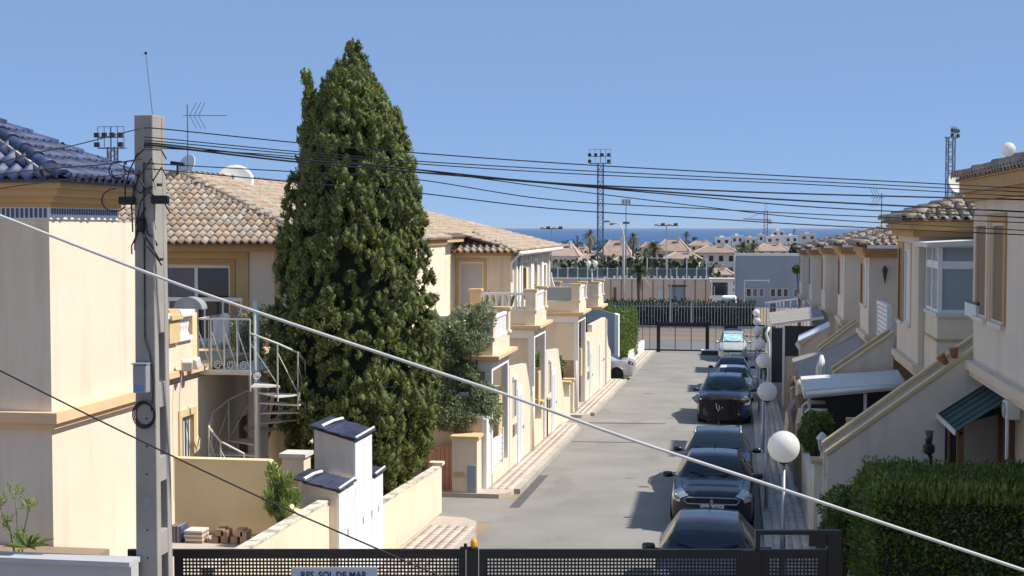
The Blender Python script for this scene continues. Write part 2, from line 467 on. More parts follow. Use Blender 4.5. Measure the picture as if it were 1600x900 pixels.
def inside(poly, x, y):
    c = False; n = len(poly)
    for i in range(n):
        (x1, y1), (x2, y2) = poly[i], poly[i - 1]
        if (y1 > y) != (y2 > y) and x < (x2 - x1) * (y - y1) / (y2 - y1) + x1: c = not c
    return c


def tiled_slope(parent, corners, pitch_w=0.24, gauge=0.34, h=0.07, m='tile', singles=0, base='underroof', thick=0.05, overhang=0.04, near=None, seed=1):
    """corners: planar polygon, first two = eave (left to right seen from outside). Lays a pan sheet and rows of tiles.
    singles: that many tiles nearest to `near` become parts, the rest one stuff part."""
    P = [Vector(c) for c in corners]
    ex = (P[1] - P[0]).normalized(); n = ex.cross(P[-1] - P[0]).normalized(); ey = n.cross(ex)
    if n.z < 0: n = -n; ey = -ey
    po = [((q - P[0]).dot(ex), (q - P[0]).dot(ey)) for q in P]
    sh = MB(); k = len(P)
    sh.add([tuple(q) for q in P] + [tuple(q - n * thick) for q in P],
           [tuple(range(k)), tuple(range(2 * k - 1, k - 1, -1))] + [(i, i + k, (i + 1) % k + k, (i + 1) % k) for i in range(k)])
    sh.build('roof_slab', base, parent)
    me, tv, tf = get_tile(pitch_w, gauge * 1.14, h, m)
    umax = max(p[0] for p in po); umin = min(p[0] for p in po); vmax = max(p[1] for p in po)
    rr = random.Random(seed); mats = []
    for r_ in range(int(vmax / gauge) + 1):
        for c in range(int((umax - umin) / pitch_w) + 1):
            u, v = umin + c * pitch_w, r_ * gauge
            if not inside(po, u + pitch_w / 2, v + gauge * 0.45): continue
            q = P[0] + ex * (u + rr.uniform(-.006, .006)) + ey * (v - overhang + rr.uniform(-.008, .008)) + n * (0.006 + rr.uniform(0, .008))
            a = rr.uniform(-.014, .014)
            x2 = ex * math.cos(a) + ey * math.sin(a); y2 = n.cross(x2)
            mats.append(Matrix(((x2.x, y2.x, n.x, q.x), (x2.y, y2.y, n.y, q.y), (x2.z, y2.z, n.z, q.z), (0, 0, 0, 1))))
    if near is not None:
        mats.sort(key=lambda t: (t.translation - Vector(near)).length)
    for t in mats[:singles]: inst(me, 'roof_tile', parent, t)
    rest = mats[singles:]
    if rest:
        A = np.array([[list(r_) for r_ in t] for t in rest], dtype=np.float32)
        V = np.einsum('nij,kj->nki', A[:, :3, :3], tv) + A[:, None, :3, 3]
        Fq = tf[None] + (np.arange(len(rest)) * len(tv))[:, None, None]
        o = raw('roof_tiles', V.reshape(-1, 3), Fq.reshape(-1, 4), m, parent, smooth=False); stuff(o)
    return len(mats)


def ridge(parent, p, q, r_=0.11, m='tile', L=0.42, name='ridge_tile', single=True, bed='mortar', gap=0.04):
    """half-round caps laid along a ridge or hip"""
    p, q = Vector(p), Vector(q); d = (q - p); n = max(1, int(d.length / (L - gap))); d.normalize()
    s = d.cross(Vector((0, 0, 1))).normalized(); u = s.cross(d).normalized()
    b = MB()
    if bed:
        b.bar(p - u * 0.035 + d * .22, q - u * 0.035, r_ * 2.7, 0.09, up=u); b.build('ridge_mortar', bed, parent)
    step = (q - p).length / n; seg = 7
    key = ('ridge', round(r_, 3), round(step, 3), m)
    if key not in TILES:
        vs = []; fs = []
        for y, k, dz in ((0, 1.1, 0.022), (step + 0.05, 0.92, 0.0)):
            for i in range(seg + 1):
                a = math.pi * i / seg; vs.append((r_ * k * math.cos(a), y, r_ * k * math.sin(a) + dz))
        fs = [(i, i + 1, i + 2 + seg, i + 1 + seg) for i in range(seg)]
        o = len(vs)
        for i in range(seg + 1):
            a = math.pi * i / seg; vs.append((r_ * 0.85 * math.cos(a), 0.003, r_ * 0.85 * math.sin(a)))
        fs += [(o + i, o + i + 1, i + 1, i) for i in range(seg)]
        me = bpy.data.meshes.new(name); me.from_pydata(vs, [], fs); me.materials.append(M[m])
        me.polygons.foreach_set('use_smooth', [i < seg for i in range(len(fs))]); me.update()
        TILES[key] = me
    for i in range(n):
        o = p + d * (step * i)
        inst(TILES[key], name, parent, Matrix(((s.x, d.x, u.x, o.x), (s.y, d.y, u.y, o.y), (s.z, d.z, u.z, o.z), (0, 0, 0, 1))))


# leaves -----------------------------------------------------------------------
def leaf_cloud(name, pos, nrm, size, m, parent, per=1, aspect=2.2, spread=0.6, jitter=0.0, up=0.3, seed=3, shell=0.0):
    """many small leaf quads at pos pointing along nrm (plus noise)"""
    g = np.random.default_rng(seed)
    pos = np.repeat(np.asarray(pos, dtype=np.float32), per, 0); nrm = np.repeat(np.asarray(nrm, dtype=np.float32), per, 0)
    n = len(pos)
    pos = pos + g.normal(0, 1, (n, 3)) * jitter
    d = nrm + g.normal(0, spread, (n, 3)) + np.array([0, 0, up])
    d /= np.linalg.norm(d, axis=1, keepdims=True) + 1e-9
    a = np.cross(d, g.normal(0, 1, (n, 3)) * (1 - shell) + nrm * np.array([1, 1, .15]) * shell * 3 if shell else g.normal(0, 1, (n, 3))); a /= np.linalg.norm(a, axis=1, keepdims=True) + 1e-9
    s = (np.asarray(size) * g.uniform(0.6, 1.35, n))[:, None]
    w = s / aspect
    b = pos - d * s * 0.35
    v = np.stack([b - a * w * .3, b + a * w * .3, pos + d * s * .25 + a * w * .5, pos + d * s * .65, pos + d * s * .25 - a * w * .5], 1)
    f = np.arange(n * 5).reshape(n, 5)
    return raw(name, v.reshape(-1, 3), f, m, parent)
# ================================================================== SETTING
def slab(mb, poly, h, drop=0.12):
    """flat-topped paving piece that follows the fall of the street"""
    n = len(poly)
    top = [(x, y, gz(y) + h) for x, y in poly]; bot = [(x, y, gz(y) - drop) for x, y in poly]
    return mb.add(top + bot, [tuple(range(n)), tuple(range(2 * n - 1, n - 1, -1))] + [(i + n, (i + 1) % n + n, (i + 1) % n, i) for i in range(n)])


# the land: follows the street, flattens behind the sports ground, falls to the beach and runs on under the sea
ys = [-60, -30, 0, 30, 60, 90, 97, 130, 200, 420, 700, 1000, 1500, 4000, 20500]
def land(y):
    if y <= 420: return gz(y)
    return np.interp(y, [420, 700, 1000, 1500, 4000, 20500], [gz(97), -6, -16, -30, -60, -60])
xs = [-21500, -2000, -200, -40, -12, -6, 0, 6, 12, 40, 200, 2000, 21500]
v = [(x, y, land(y)) for y in ys for x in xs]
f = [(j * len(xs) + i, j * len(xs) + i + 1, (j + 1) * len(xs) + i + 1, (j + 1) * len(xs) + i) for j in range(len(ys) - 1) for i in range(len(xs) - 1)]
structure(MB().add(v, f).build('ground', 'earth'))
structure(MB().quad((-21000, 900, -10.0), (21000, 900, -10.0), (21000, 20000, -10.0), (-21000, 20000, -10.0)).build('sea', 'sea'))

b = MB()
prev = None
for y in [-20, 0, 20, 31, 31.8, 34, 50, 53, 70, 96.6]:
    row = [(-5.45, y, gz(y) + .004), (-2.5, y, gz(y) + .035), (0.66, y, gz(y) + .004)]
    if prev:
        b.quad(prev[0], prev[1], row[1], row[0]); b.quad(prev[1], prev[2], row[2], row[1])
    prev = row
for a, c in ((31.0, 34.2), (50.4, 52.8), (70.0, 72.6)):            # driveways running off to the left
    b.quad((-11, a, gz(a) + .004), (-5.45, a, gz(a) + .004), (-5.45, c, gz(c) + .004), (-11, c, gz(c) + .004))
structure(b.build('road', 'asphalt'))
structure(MB().quad((-60, 96.6, gz(97) + .008), (60, 96.6, gz(97) + .008), (60, 104, gz(97) + .008), (-60, 104, gz(97) + .008)).build('cross_road', 'farasphalt'))
v = MB(); prev = None
for k, y in enumerate(np.linspace(104.0, 115.8, 15)):
    row = [(-60, y, gz(97) + .012 + .16 * (k % 2) * (0 < k < 14)), (60, y, gz(97) + .012 + .16 * (k % 2) * (0 < k < 14))]
    if prev: v.quad(prev[0], prev[1], row[1], row[0])
    prev = row
structure(v.build('verge', 'verge'))
# repaired strips in the asphalt
p = MB()
for x0, x1, y0, y1 in ((-5.40, -5.15, 33.0, 38.2), (-5.40, -2.6, 51.1, 51.35), (-4.2, -0.2, 63.0, 63.25), (-5.4, -3.0, 45.6, 45.75)):
    hz = lambda x: .004 + .031 * (1 - abs(x + 2.5) / 3) + .006
    p.quad((x0, y0, gz(y0) + hz(x0)), (x1, y0, gz(y0) + hz(x1)), (x1, y1, gz(y1) + hz(x1)), (x0, y1, gz(y1) + hz(x0)))
structure(p.build('asphalt_patch', 'patch'))

kerb_me = None
def kerb_run(parent, x0, x1, y0, y1, h=0.13):
    """single kerb stones laid end to end"""
    global kerb_me
    if kerb_me is None:
        k = MB().box(0, 0.16, 0.004, 0.996, -0.12, h)
        kerb_me = bpy.data.meshes.new('kerbstone'); kerb_me.from_pydata(k.v, [], k.f); kerb_me.materials.append(M['kerb']); kerb_me.update()
    y = y0
    while y + 1 <= y1 + .01:
        t = Matrix.Translation((x0, y, gz(y))) @ Matrix(((1, 0, 0, 0), (0, 1, 0, 0), (0, SLOPE, 1, 0), (0, 0, 0, 1)))
        inst(kerb_me, 'kerbstone', parent, t); y += 1


def paving(parent, x0, x1, y0, y1, h=0.125, s=0.20, wr=0.26):
    """rows of pavement tiles, each with its own edges"""
    V = []; Fc = []
    y = y0
    nx = max(1, round((x1 - x0) / s)); sx = (x1 - x0) / nx
    while y + wr <= y1:
        for i in range(nx):
            a, c = x0 + i * sx + .004, x0 + (i + 1) * sx - .004
            d, e = y + .018, y + wr - .018
            o = len(V); z0, z1 = gz(d) + h - .02, gz(e) + h - .02; t0 = gz(d) + h + rng.uniform(.002, .008); t1 = t0 + SLOPE * (e - d)
            V += [(a, d, z0), (c, d, z0), (c, e, z1), (a, e, z1), (a, d, t0), (c, d, t0), (c, e, t1), (a, e, t1)]
            Fc += [(o + 4, o + 5, o + 6, o + 7), (o, o + 1, o + 5, o + 4), (o + 1, o + 2, o + 6, o + 5), (o + 2, o + 3, o + 7, o + 6), (o + 3, o, o + 4, o + 7)]
        y += wr
    stuff(raw('paving_tiles', V, Fc, 'paver', parent))


def pavement(poly, tiles, kerb, name='pavement'):
    b = MB(); slab(b, poly, 0.115)
    o = structure(b.build(name, 'joint'))
    for t in tiles: paving(o, *t)
    for k in kerb: kerb_run(o, *k)
    return o


pavement([(-6.70, 6), (-5.60, 6), (-5.60, 29.6), (-5.72, 30.5), (-6.1, 30.95), (-6.70, 31.0)], [(-6.62, -5.64, 14, 30.0)], [(-5.60, 0, 8, 29.6)])
pavement([(-7.4, 34.2), (-5.85, 34.2), (-5.60, 34.6), (-5.60, 49.4), (-5.72, 50.1), (-6.3, 50.4), (-7.4, 50.4)], [(-6.25, -5.64, 35, 49.6)], [(-5.60, 0, 35, 49.4)])
pavement([(-7.4, 52.8), (-5.85, 52.8), (-5.60, 53.2), (-5.60, 69.6), (-5.8, 70), (-7.4, 70)], [(-6.25, -5.64, 53.4, 69.4)], [(-5.60, 0, 53.6, 69.6)])
pavement([(-6.4, 72.6), (-5.60, 72.6), (-5.60, 94.5), (-6.4, 94.5)], [(-6.25, -5.64, 73, 94)], [(-5.60, 0, 73, 94)])
pavement([(0.60, 4), (1.62, 4), (1.62, 93), (0.60, 93)], [(0.74, 1.50, 14, 92)], [(0.56, 0, 5, 92)])
# ================================================================== LEFT, NEAR
def band(mb, x0, x1, y0, y1, z0, z1, o):
    """projecting moulding round the +X and -Y faces of a block"""
    return mb.box(x0, x1 + o, y0 - o, y1 + .004, z0, z1)

# ---- house with the blue glazed roof
L0 = thing('house', (-11, 19, 0), 'cream house at the left edge with a blue glazed tile roof and peach moulding', 'house', 'houses along the left side of the street')
G = gz(18)
MB().box(-13.5, -9.0, 17.4, 19.45, G - .3, 6.42).build('wall', 'cream', L0)
MB().box(-13.5, -9.003, 19.45, 20.25, G - .3, 5.92).build('wall', 'cream', L0)
m_ = MB(); m_.box(-13.6, -8.86, 17.26, 20.26, 3.26, 3.40); m_.box(-13.6, -8.92, 17.32, 20.26, 3.18, 3.26); m_.build('moulding', 'peach', L0)
b = MB()                                              # coved eave under the tiles
for k, (z0, z1, o) in enumerate(((6.12, 6.18, .05), (6.18, 6.26, .14), (6.26, 6.36, .25), (6.36, 6.44, .34))):
    b.box(-13.4, -9 + o, 17.4 - o, 19.45 + o, z0, z1)
b.build('eave_cornice', 'ochre2', L0)
MB().box(-13.5, -8.975, 17.375, 19.47, 5.955, 6.118).build('frieze', 'frieze', L0)
b = MB()
for i in range(60):
    x = -9.02 - i * .066; b.box(x - .034, x, 17.362, 17.376, 5.975, 6.10)
for i in range(28):
    y = 17.42 + i * .072; b.box(-8.976, -8.962, y, y + .03, 6.02, 6.10)
stuff(b.build('frieze_tiles', 'friezeblue', L0))
AP = (-10.6, 18.45, 7.38); EZ = 6.47
cA, cB, cC, cD = (-8.58, 16.98, EZ), (-8.58, 19.86, EZ), (-12.6, 16.98, EZ), (-12.6, 19.86, EZ)
tiled_slope(L0, [cA, cB, AP], .20, .33, .075, 'bluetile', singles=70, near=(-8.6, 17, 6.5), base='bluecap', seed=4)
tiled_slope(L0, [cC, cA, AP], .20, .33, .075, 'bluetile', singles=90, near=(-9, 17, 6.5), base='bluecap', seed=5)
tiled_slope(L0, [cB, cD, AP], .20, .33, .075, 'bluetile', base='bluecap', seed=6)
ridge(L0, cA, AP, .10, 'bluetile', .40); ridge(L0, cB, AP, .10, 'bluetile', .40)

# ---- grey parapet below the house, and the plants behind it
gp = thing('parapet_wall', (-8.5, 15.3, 0), 'low grey painted parapet wall at the bottom left corner in front of the cream house', 'wall')
b = MB(); b.box(-10.2, -6.93, 15.25, 15.45, gz(15) - .2, 1.92); b.build('wall', 'greywall', gp)
MB().box(-10.2, -6.93, 15.2, 15.5, 1.923, 1.98).build('coping', 'greywall', gp)

def blade_plant(name, loc, label, n, h, lean, w, m, cat='plant', stems=0, tuft=0.35, seed=1, group=None, low=.1):
    """tufts of narrow leaves, on bare stems when stems > 0"""
    g = random.Random(seed); t = thing(name, loc, label, cat, group); b = MB(); sb = MB()
    heads = [(0, 0, 0)] if not stems else []
    for k in range(stems):
        a = g.uniform(0, 6.28); hh = h * g.uniform(.65 if low < .3 else .2, 1); q = (lean * math.cos(a) * g.uniform(.3, 1), lean * math.sin(a) * g.uniform(.3, 1), hh)
        sb.tube([(loc[0] + q[0] * .1, loc[1] + q[1] * .1, loc[2]), (loc[0] + q[0] * .5, loc[1] + q[1] * .5, loc[2] + hh * .6), (loc[0] + q[0], loc[1] + q[1], loc[2] + hh)], [.014, .011, .008], 5)
        heads.append(q)
    for q in heads:
        for i in range(n):
            a = g.uniform(0, 6.28); el = g.uniform(low, 1.45); L_ = tuft * g.uniform(.6, 1.15) if stems else h * g.uniform(.6, 1.1)
            dx, dy, dz = math.cos(a) * math.cos(el), math.sin(a) * math.cos(el), math.sin(el)
            o = Vector(loc) + Vector(q); s = Vector((-math.sin(a), math.cos(a), 0)) * w
            m1 = o + Vector((dx, dy, dz)) * L_ * .6; e = o + Vector((dx, dy, dz * .75 - .12)) * L_
            b.add([o - s * .4, o + s * .4, m1 + s * .5, e, m1 - s * .5], [(0, 1, 2, 3, 4)])
    if stems: sb.build('stem', 'bark', t)
    b.build('foliage', m, t)
    return t
def feather_plant(name, loc, label, heads, leaf, n, m, aspect=8, up=.5, seed=1, cat='plant'):
    """bare leaning stems that end in loose sprays; heads: (dx, dy, dz, spread sideways, spread up)"""
    t = thing(name, loc, label, cat); g = np.random.default_rng(seed); P = []; Nn = []; L_ = Vector(loc)
    for dx, dy, dz, rs, rz in heads:
        MB().tube([L_ + Vector((dx * .1, dy * .1, 0)), L_ + Vector((dx * .45, dy * .4, dz * .6)), L_ + Vector((dx, dy, dz))], [.013, .010, .006], 5).build('stem', 'olive', t)
        q = g.normal(0, 1, (n, 3)); q /= np.linalg.norm(q, axis=1, keepdims=True); k = g.uniform(.1, 1, (n, 1)) ** .7
        P.append(np.array(L_) + np.array([dx, dy, dz + rz * .35]) + q * k * np.array([rs, rs, rz])); Nn.append(q * k + np.array([0, 0, .2]))
    leaf_cloud('foliage', np.concatenate(P), np.concatenate(Nn), leaf, m, t, aspect=aspect, spread=.4, up=up, seed=seed)
    return t
feather_plant('papyrus_plant', (-9.0, 16.5, 1.5), 'spindly papyrus with feathery heads in front of the shaded cream wall', [(-.05, 0, .95, .14, .13), (.12, .05, .80, .12, .10), (-.22, .1, .55, .11, .12), (-.28, 0, .85, .10, .10), (.02, -.05, .42, .10, .10)], .09, 70, 'grassy', seed=3)
blade_plant('yucca_plant', (-8.72, 16.2, 1.86), 'small spiky yucca just above the grey parapet', 26, .34, 0, .022, 'grassy', seed=8)
structure(MB().box(-13, -8.2, 15.52, 17.38, gz(16) - .2, 1.6).build('terrace_bed', 'earth'))

# ---- concrete utility pole
PX, PY = -6.86, 15.75
pole = thing('utility_pole', (PX, PY, gz(15)), 'concrete utility pole with recessed sides carrying bundles of black cables', 'utility pole')
b = MB(); zb, zt = gz(15) - .3, 7.16
def pole_w(z): return .148 - .034 * (z - zb) / (zt - zb)
def pole_d(z): return .24 - .055 * (z - zb) / (zt - zb)
def pslab(z0, z1, s0, s1, k=1.0):
    """block of the pole between two heights; s0..s1 along its depth (-1..1)"""
    vs = [(PX + sx * pole_w(z) * k, PY + s * pole_d(z), z) for z in (z0, z1) for sx, s in ((-1, s0), (1, s0), (1, s1), (-1, s1))]
    b.add(vs, [(0, 3, 2, 1), (4, 5, 6, 7), (0, 1, 5, 4), (1, 2, 6, 5), (2, 3, 7, 6), (3, 0, 4, 7)])
pslab(zb, zt, -1, -.45); pslab(zb, zt, .45, 1)
for i in range(9):
    z0 = .2 + i * .88
    if z0 + .18 < zt: pslab(z0, min(zt, z0 + (.30 if z0 < 4.5 else .85)), -.452, .452, .97)
b.build('shaft', 'concrete', pole, bevel=.012)
h = MB()
for i in range(17):
    z = 1.3 + i * .33; h.lathe([(.011, -.004), (.011, .004)], 8, (PX + .01, PY - pole_d(z) - .002, z), Matrix.Rotation(R(90), 3, 'X'))
h.build('bolt_hole', 'black', pole)
s = MB(); s.obox((PX + .01, PY - pole_d(2.6) - .004, 2.62), .085, .004, .14); s.build('paper_notice', 'plasticgrey', pole)
jb = thing('junction_box', (PX - .02, PY - .33, 3.95), 'grey junction box with a blue label fixed to the concrete pole', 'box')
MB().box(PX - .10, PX + .07, PY - .34, PY - pole_d(4) - .002, 3.92, 4.25).build('case', 'plasticgrey', jb, bevel=.015)
MB().box(PX - .08, PX + .05, PY - .344, PY - .341, 3.94, 4.01).build('sticker', 'bluelabel', jb)
MB().box(PX - .108, PX + .078, PY - .348, PY - pole_d(4) - .002, 4.253, 4.268).build('lid', 'plasticgrey', jb)
ck = MB()
for k in range(3):
    rr_ = .115 + .014 * k
    ck.tube([(PX + .0 + rr_ * math.cos(a) * .98, PY - .235 - .012 * k, 3.66 + rr_ * 1.12 * math.sin(a)) for a in np.linspace(0, 6.283, 25)], .008, 6, caps=False)
tag(ck.build('cable_coil', 'cable', None, smooth=True), 'black coil of spare cable hung below the box on the pole', 'cable coil')
# leads that run down and loop round the pole head
dl = MB(); g_ = random.Random(5)
dl.tube([(PX + .005, PY - pole_d(z) - .012, z) if z > 4.4 else (PX + .06 + .045 * math.sin((4.4 - z) * 4), PY - pole_d(z) - .014, z) for z in np.linspace(6.6, 3.7, 18)], .009, 6)
for k in range(15):
    z0 = g_.uniform(5.95, 6.75); sx = g_.choice((-1, 1)); z1 = z0 + g_.uniform(-.5, .25)
    x0, x1 = PX + g_.uniform(-.12, .12), PX + sx * g_.uniform(.1, .26)
    dl.tube([(x0, PY - .21, z0), ((x0 + x1) / 2, PY - .23 - g_.uniform(0, .08), (z0 + z1) / 2 + g_.uniform(-.12, .08)), (x1, PY - .19, z1), (x1 + sx * .03, PY - .12, z1 - .1)], .009, 5)
for k in range(4):
    a0 = g_.uniform(0, 3); cx = PX - g_.uniform(.15, .4); cz = g_.uniform(6.1, 6.6); r_ = g_.uniform(.06, .16)
    dl.tube([(cx + r_ * 1.2 * math.cos(a), PY - .2, cz + r_ * math.sin(a)) for a in np.linspace(a0, a0 + 4.2, 12)], .008, 5)
tag(dl.build('cable_bundle', 'cable'), 'tangle of black leads looped round the head of the concrete pole', 'cables')
for i, (dx, dz, lab) in enumerate(((-.2, 6.16, 'black splice case left of the pole head'), (.2, 6.17, 'black splice case right of the pole head'), (-.02, 5.86, 'square black clamp low on the face of the pole head'))):
    c = MB().obox((PX + dx, PY - .19, dz), .2 if i < 2 else .07, .11, .1 if i < 2 else .14)
    tag(c.build('splice_case', 'black', None, bevel=.02), lab, 'cable joint')
wa = thing('whip_antenna', (PX + .03, PY + .05, 7.16), 'thin whip aerial with a dark knob rising above the concrete pole', 'antenna')
MB().tube([(PX + .02, PY + .05, 7.12), (PX - .02, PY + .05, 7.5), (PX - .063, PY + .05, 7.90)], [.006, .005, .004], 5).build('rod', 'mast', wa)
MB().ball((PX - .063, PY + .05, 7.90), .018, 8, 6).build('knob', 'black', wa)
MB().tube([(PX - .063, PY + .05, 7.895), (PX - .12, PY + .05, 7.875)], .003, 4).build('spur', 'offwhite', wa)

# ---- second house: tiled roof, terrace, window
GL = gz(31)
L1 = thing('house', (-14, 33, 0), 'cream house behind the pole with terracotta hip roof, ochre eave and wide dark window', 'house', 'houses along the left side of the street')
w = MB(); wall_holes(w, (-20, 32.0), (1, 0), 10.1, GL - .3, 5.28, .22, [(6.25, 8.05, 3.1, 4.96)]); w.build('front_wall', 'greige', L1)
MB().box(-9.9, -9.68, 32.003, 46, GL - .3, 5.28).build('side_wall', 'cream', L1)
window(L1, (-20, 32.0), (1, 0), 6.25, 8.05, 3.1, 4.96, depth=.10, frame=.085, mull=1, frame_m='white', pane_m=['curtain', 'glass'], trim='ochre', trim_w=.13)
b = MB(); b.box(-14.4, -13.9, 31.965, 31.998, 2.4, 5.25); b.build('painted_surround', 'ochre2', L1)
MB().box(-11.80, -11.5, 31.965, 31.998, 2.4, 5.25).build('painted_surround', 'ochre2', L1); MB().box(-13.9, -11.80, 31.967, 31.998, 5.10, 5.25).build('painted_surround', 'ochre2', L1)
MB().box(-10.85, -10.68, 31.96, 31.998, GL, 5.25).build('corner_band', 'ochre2', L1)
MB().box(-20.2, -9.6, 31.55, 46, 5.28, 5.45).build('fascia', 'ochre', L1)
EZ1, RZ1 = 5.475, 7.24
e0, e1, k0, k1, k2 = (-20.0, 31.4, EZ1), (-9.5, 31.4, EZ1), (-14.5, 35.5, RZ1), (-20.0, 35.5, RZ1), (-14.5, 46, RZ1)
tiled_slope(L1, [e0, e1, k0, k1], .198, .335, .062, 'tile', singles=300, near=(-12.6, 31.5, 6.0), seed=11)
tiled_slope(L1, [e1, (-9.5, 46, EZ1), k2, k0], .24, .36, .07, 'tile', seed=12)
ridge(L1, e1, k0, .10, 'tile', .42); ridge(L1, k0, k2, .10, 'tile', .42); ridge(L1, k1, k0, .10, 'tile', .42)
# terrace on the projecting lower storey
b = MB(); wall_holes(b, (-11.0, 25.6), (0, 1), 6.39, GL - .3, 2.76, .2, [(1.0, 1.62, .6, 2.05), (4.3, 5.1, GL, 1.6)])
b.build('lower_wall', 'cream', L1); MB().box(-14, -11.205, 25.6, 25.8, GL - .3, 2.76).build('lower_front_wall', 'cream', L1)
MB().box(-10.995, -9.9, 31.5, 31.99, GL - .3, 2.9).build('porch_back_wall', 'greige', L1)
MB().box(-14, -11.0, 25.81, 31.97, 2.77, 2.90).build('terrace_floor', 'joint', L1)
MB().box(-14, -10.87, 25.47, 31.99, 2.902, 3.02).build('moulding', 'peach', L1)
MB().box(-14, -11.0, 25.6, 27.25, 3.024, 3.58).build('parapet', 'cream', L1)
MB().box(-11.3, -11.0, 27.255, 27.5, 3.024, 4.1).build('rail_pillar', 'ochrewall', L1)
window(L1, (-11.0, 25.6), (0, 1), 1.0, 1.62, .6, 2.05, depth=.06, frame=.05, mull=3, frame_m='white', trim='yellowcap', trim_w=.14, name='barred_window')
MB().box(-11.15, -11.12, 29.9, 30.7, GL, 1.6).build('side_door', 'brownwood', L1)
bal = thing('balustrade', (-11, 26, 3.6), 'white moulded balustrade with ochre pillars on the terrace beside the pole', 'balustrade')
for y0, y1 in ((26.42, 27.15), (25.55, 25.86)):
    MB().box(-11.24, -10.93, y0, y1, 3.584, 3.67).build('base_rail', 'white', bal); MB().box(-11.27, -10.90, y0, y1, 4.07, 4.19).build('rail', 'white', bal)
prof = [(.06, 0), (.06, .05), (.032, .075), (.05, .16), (.062, .25), (.038, .33), (.06, .36), (.06, .40)]
for y in (25.63, 25.78, 26.5, 26.64, 26.78, 26.92, 27.06):
    MB().lathe(prof, 10, (-11.06, y, 3.67)).build('baluster', 'white', bal, smooth=True)
b = MB(); b.box(-11.27, -10.91, 25.88, 26.40, 3.584, 4.24); b.box(-11.33, -10.85, 25.865, 26.415, 4.04, 4.13); b.build('pillar', 'yellowcap', bal)
gr = thing('guard_rail', (-13, 31.7, 2.8), 'white guard rail across the front of the wide dark window', 'railing')
MB().box(-14.4, -11.55, 31.66, 31.75, 4.10, 4.19).build('top_rail', 'white', gr); MB().box(-14.4, -11.55, 31.68, 31.73, 2.95, 3.0).build('bottom_rail', 'white', gr)
for x in np.arange(-14.3, -11.6, .45): MB().box(x, x + .035, 31.685, 31.725, 2.764, 4.10).build('bar', 'white', gr)
vs = []; nx, nz = 8, 9
for j in range(nz):
    for i in range(nx): vs.append((-11.1 + .40 * i / (nx - 1) * (1 - .25 * j / nz), 28.6 + .035 * math.sin(i * 1.7 + j * .4), 3.98 - .62 * j / (nz - 1) - .05 * math.sin(i * .9)))
tag(MB().add(vs, [(j * nx + i, j * nx + i + 1, (j + 1) * nx + i + 1, (j + 1) * nx + i) for j in range(nz - 1) for i in range(nx - 1)]).build('washing', 'whiteshutter', None, smooth=True), 'pale washing hung above the spiral stair landing', 'laundry')
def dish(loc, r_, az, el, label, m='offwhite', mast=.35, depth=.22, group=None):
    """satellite dish: bowl, feed arm, receiver and mast; az = direction it looks (0 = -Y)"""
    t = thing('satellite_dish', loc, label, 'satellite dish', group); C = Vector(loc)
    rot = Matrix.Rotation(az, 3, 'Z') @ Matrix.Rotation(R(90) - el, 3, 'X')
    b = MB(); n, k = 24, 6
    vs = [tuple(C + rot @ Vector((r_ * i / k * math.cos(a), r_ * 1.06 * i / k * math.sin(a), depth * r_ * ((i / k) ** 2 - 1) + dz))) for dz in (0, -.018) for i in range(k + 1) for a in [2 * math.pi * j / n for j in range(n)]]
    fs = []
    o = (k + 1) * n
    for i in range(k):
        for j in range(n):
            a, c = i * n + j, i * n + (j + 1) % n
            fs += [(a, a + n, c + n, c), (o + a, o + c, o + c + n, o + a + n)]
    for j in range(n): fs.append((k * n + j, o + k * n + j, o + k * n + (j + 1) % n, k * n + (j + 1) % n))
    b.add(vs, fs); b.build('bowl', m, t, smooth=True)
    tip = C + rot @ Vector((0, -.25 * r_, r_ * .75)); root_ = C + rot @ Vector((0, -r_ * 1.02, 0))
    MB().tube([root_, tip], .012 + .01 * r_, 6).build('feed_arm', 'galv', t)
    MB().ball(tip, .04 + .03 * r_, 10, 6).build('receiver', 'greypaint', t)
    back = C + rot @ Vector((0, 0, -depth * r_ - .02))
    MB().tube([tuple(back), (back.x, back.y, C.z - mast - r_ * .5)], .022, 8).build('mast', 'galv', t)
    return t
tag(MB().prism([(-11.22 + .31 * math.cos(a), 4.16 + .25 * math.sin(a)) for a in np.linspace(0, math.pi, 15)], 'y', 27.55, 27.85).build('awning_hood', 'greypaint'), 'grey half round hood over the white terrace balustrade', 'hood')
dish((-14.9, 36.6, 7.55), .30, R(-25), R(22), 'white satellite dish with a black receiver on the roof ridge behind the pole', 'white', .25)
dish((-14.2, 38.4, 7.16), .55, R(15), R(35), 'large pale satellite dish rising over the terracotta ridge', 'offwhite', .2)

def yagi(loc, h_, label, az=0, n=7, L_=.9, refl=True, s=1.0):
    t = thing('tv_aerial', loc, label, 'antenna'); x, y, z = loc
    MB().tube([(x, y, z - .3), (x, y, z + h_)], .016 * s, 6).build('mast', 'mast', t)
    d = Vector((math.cos(az), math.sin(az), 0)); q = Vector((-d.y, d.x, 0)); top = Vector((x, y, z + h_ * .84))
    b = MB(); b.bar(top - d * .1 * s, top + d * L_ * s, .014 * s); b.build('boom', 'mast', t)
    e = MB()
    for i in range(n):
        c = top + d * (.25 + (L_ - .3) * i / n) * s; e.bar(c - q * .16 * s, c + q * .16 * s, .008 * s)
    if refl:
        for sg in (-1, 1):
            for k in range(3):
                c = top + d * (.05 + .1 * k) * s; e.bar(c, c + Vector((0, 0, sg * .30 * s)) + d * .16 * s, .012 * s); 
    e.build('elements', 'mast', t)
    return t
yagi((-14.45, 35.6, 7.25), 1.85, 'forked television aerial on a mast above the tiled roof', az=R(10), s=1.15)
cam_ = thing('spotlight', (-14.3, 35.4, 7.3), 'small black floodlight beside the white dish on the roof ridge', 'lamp')
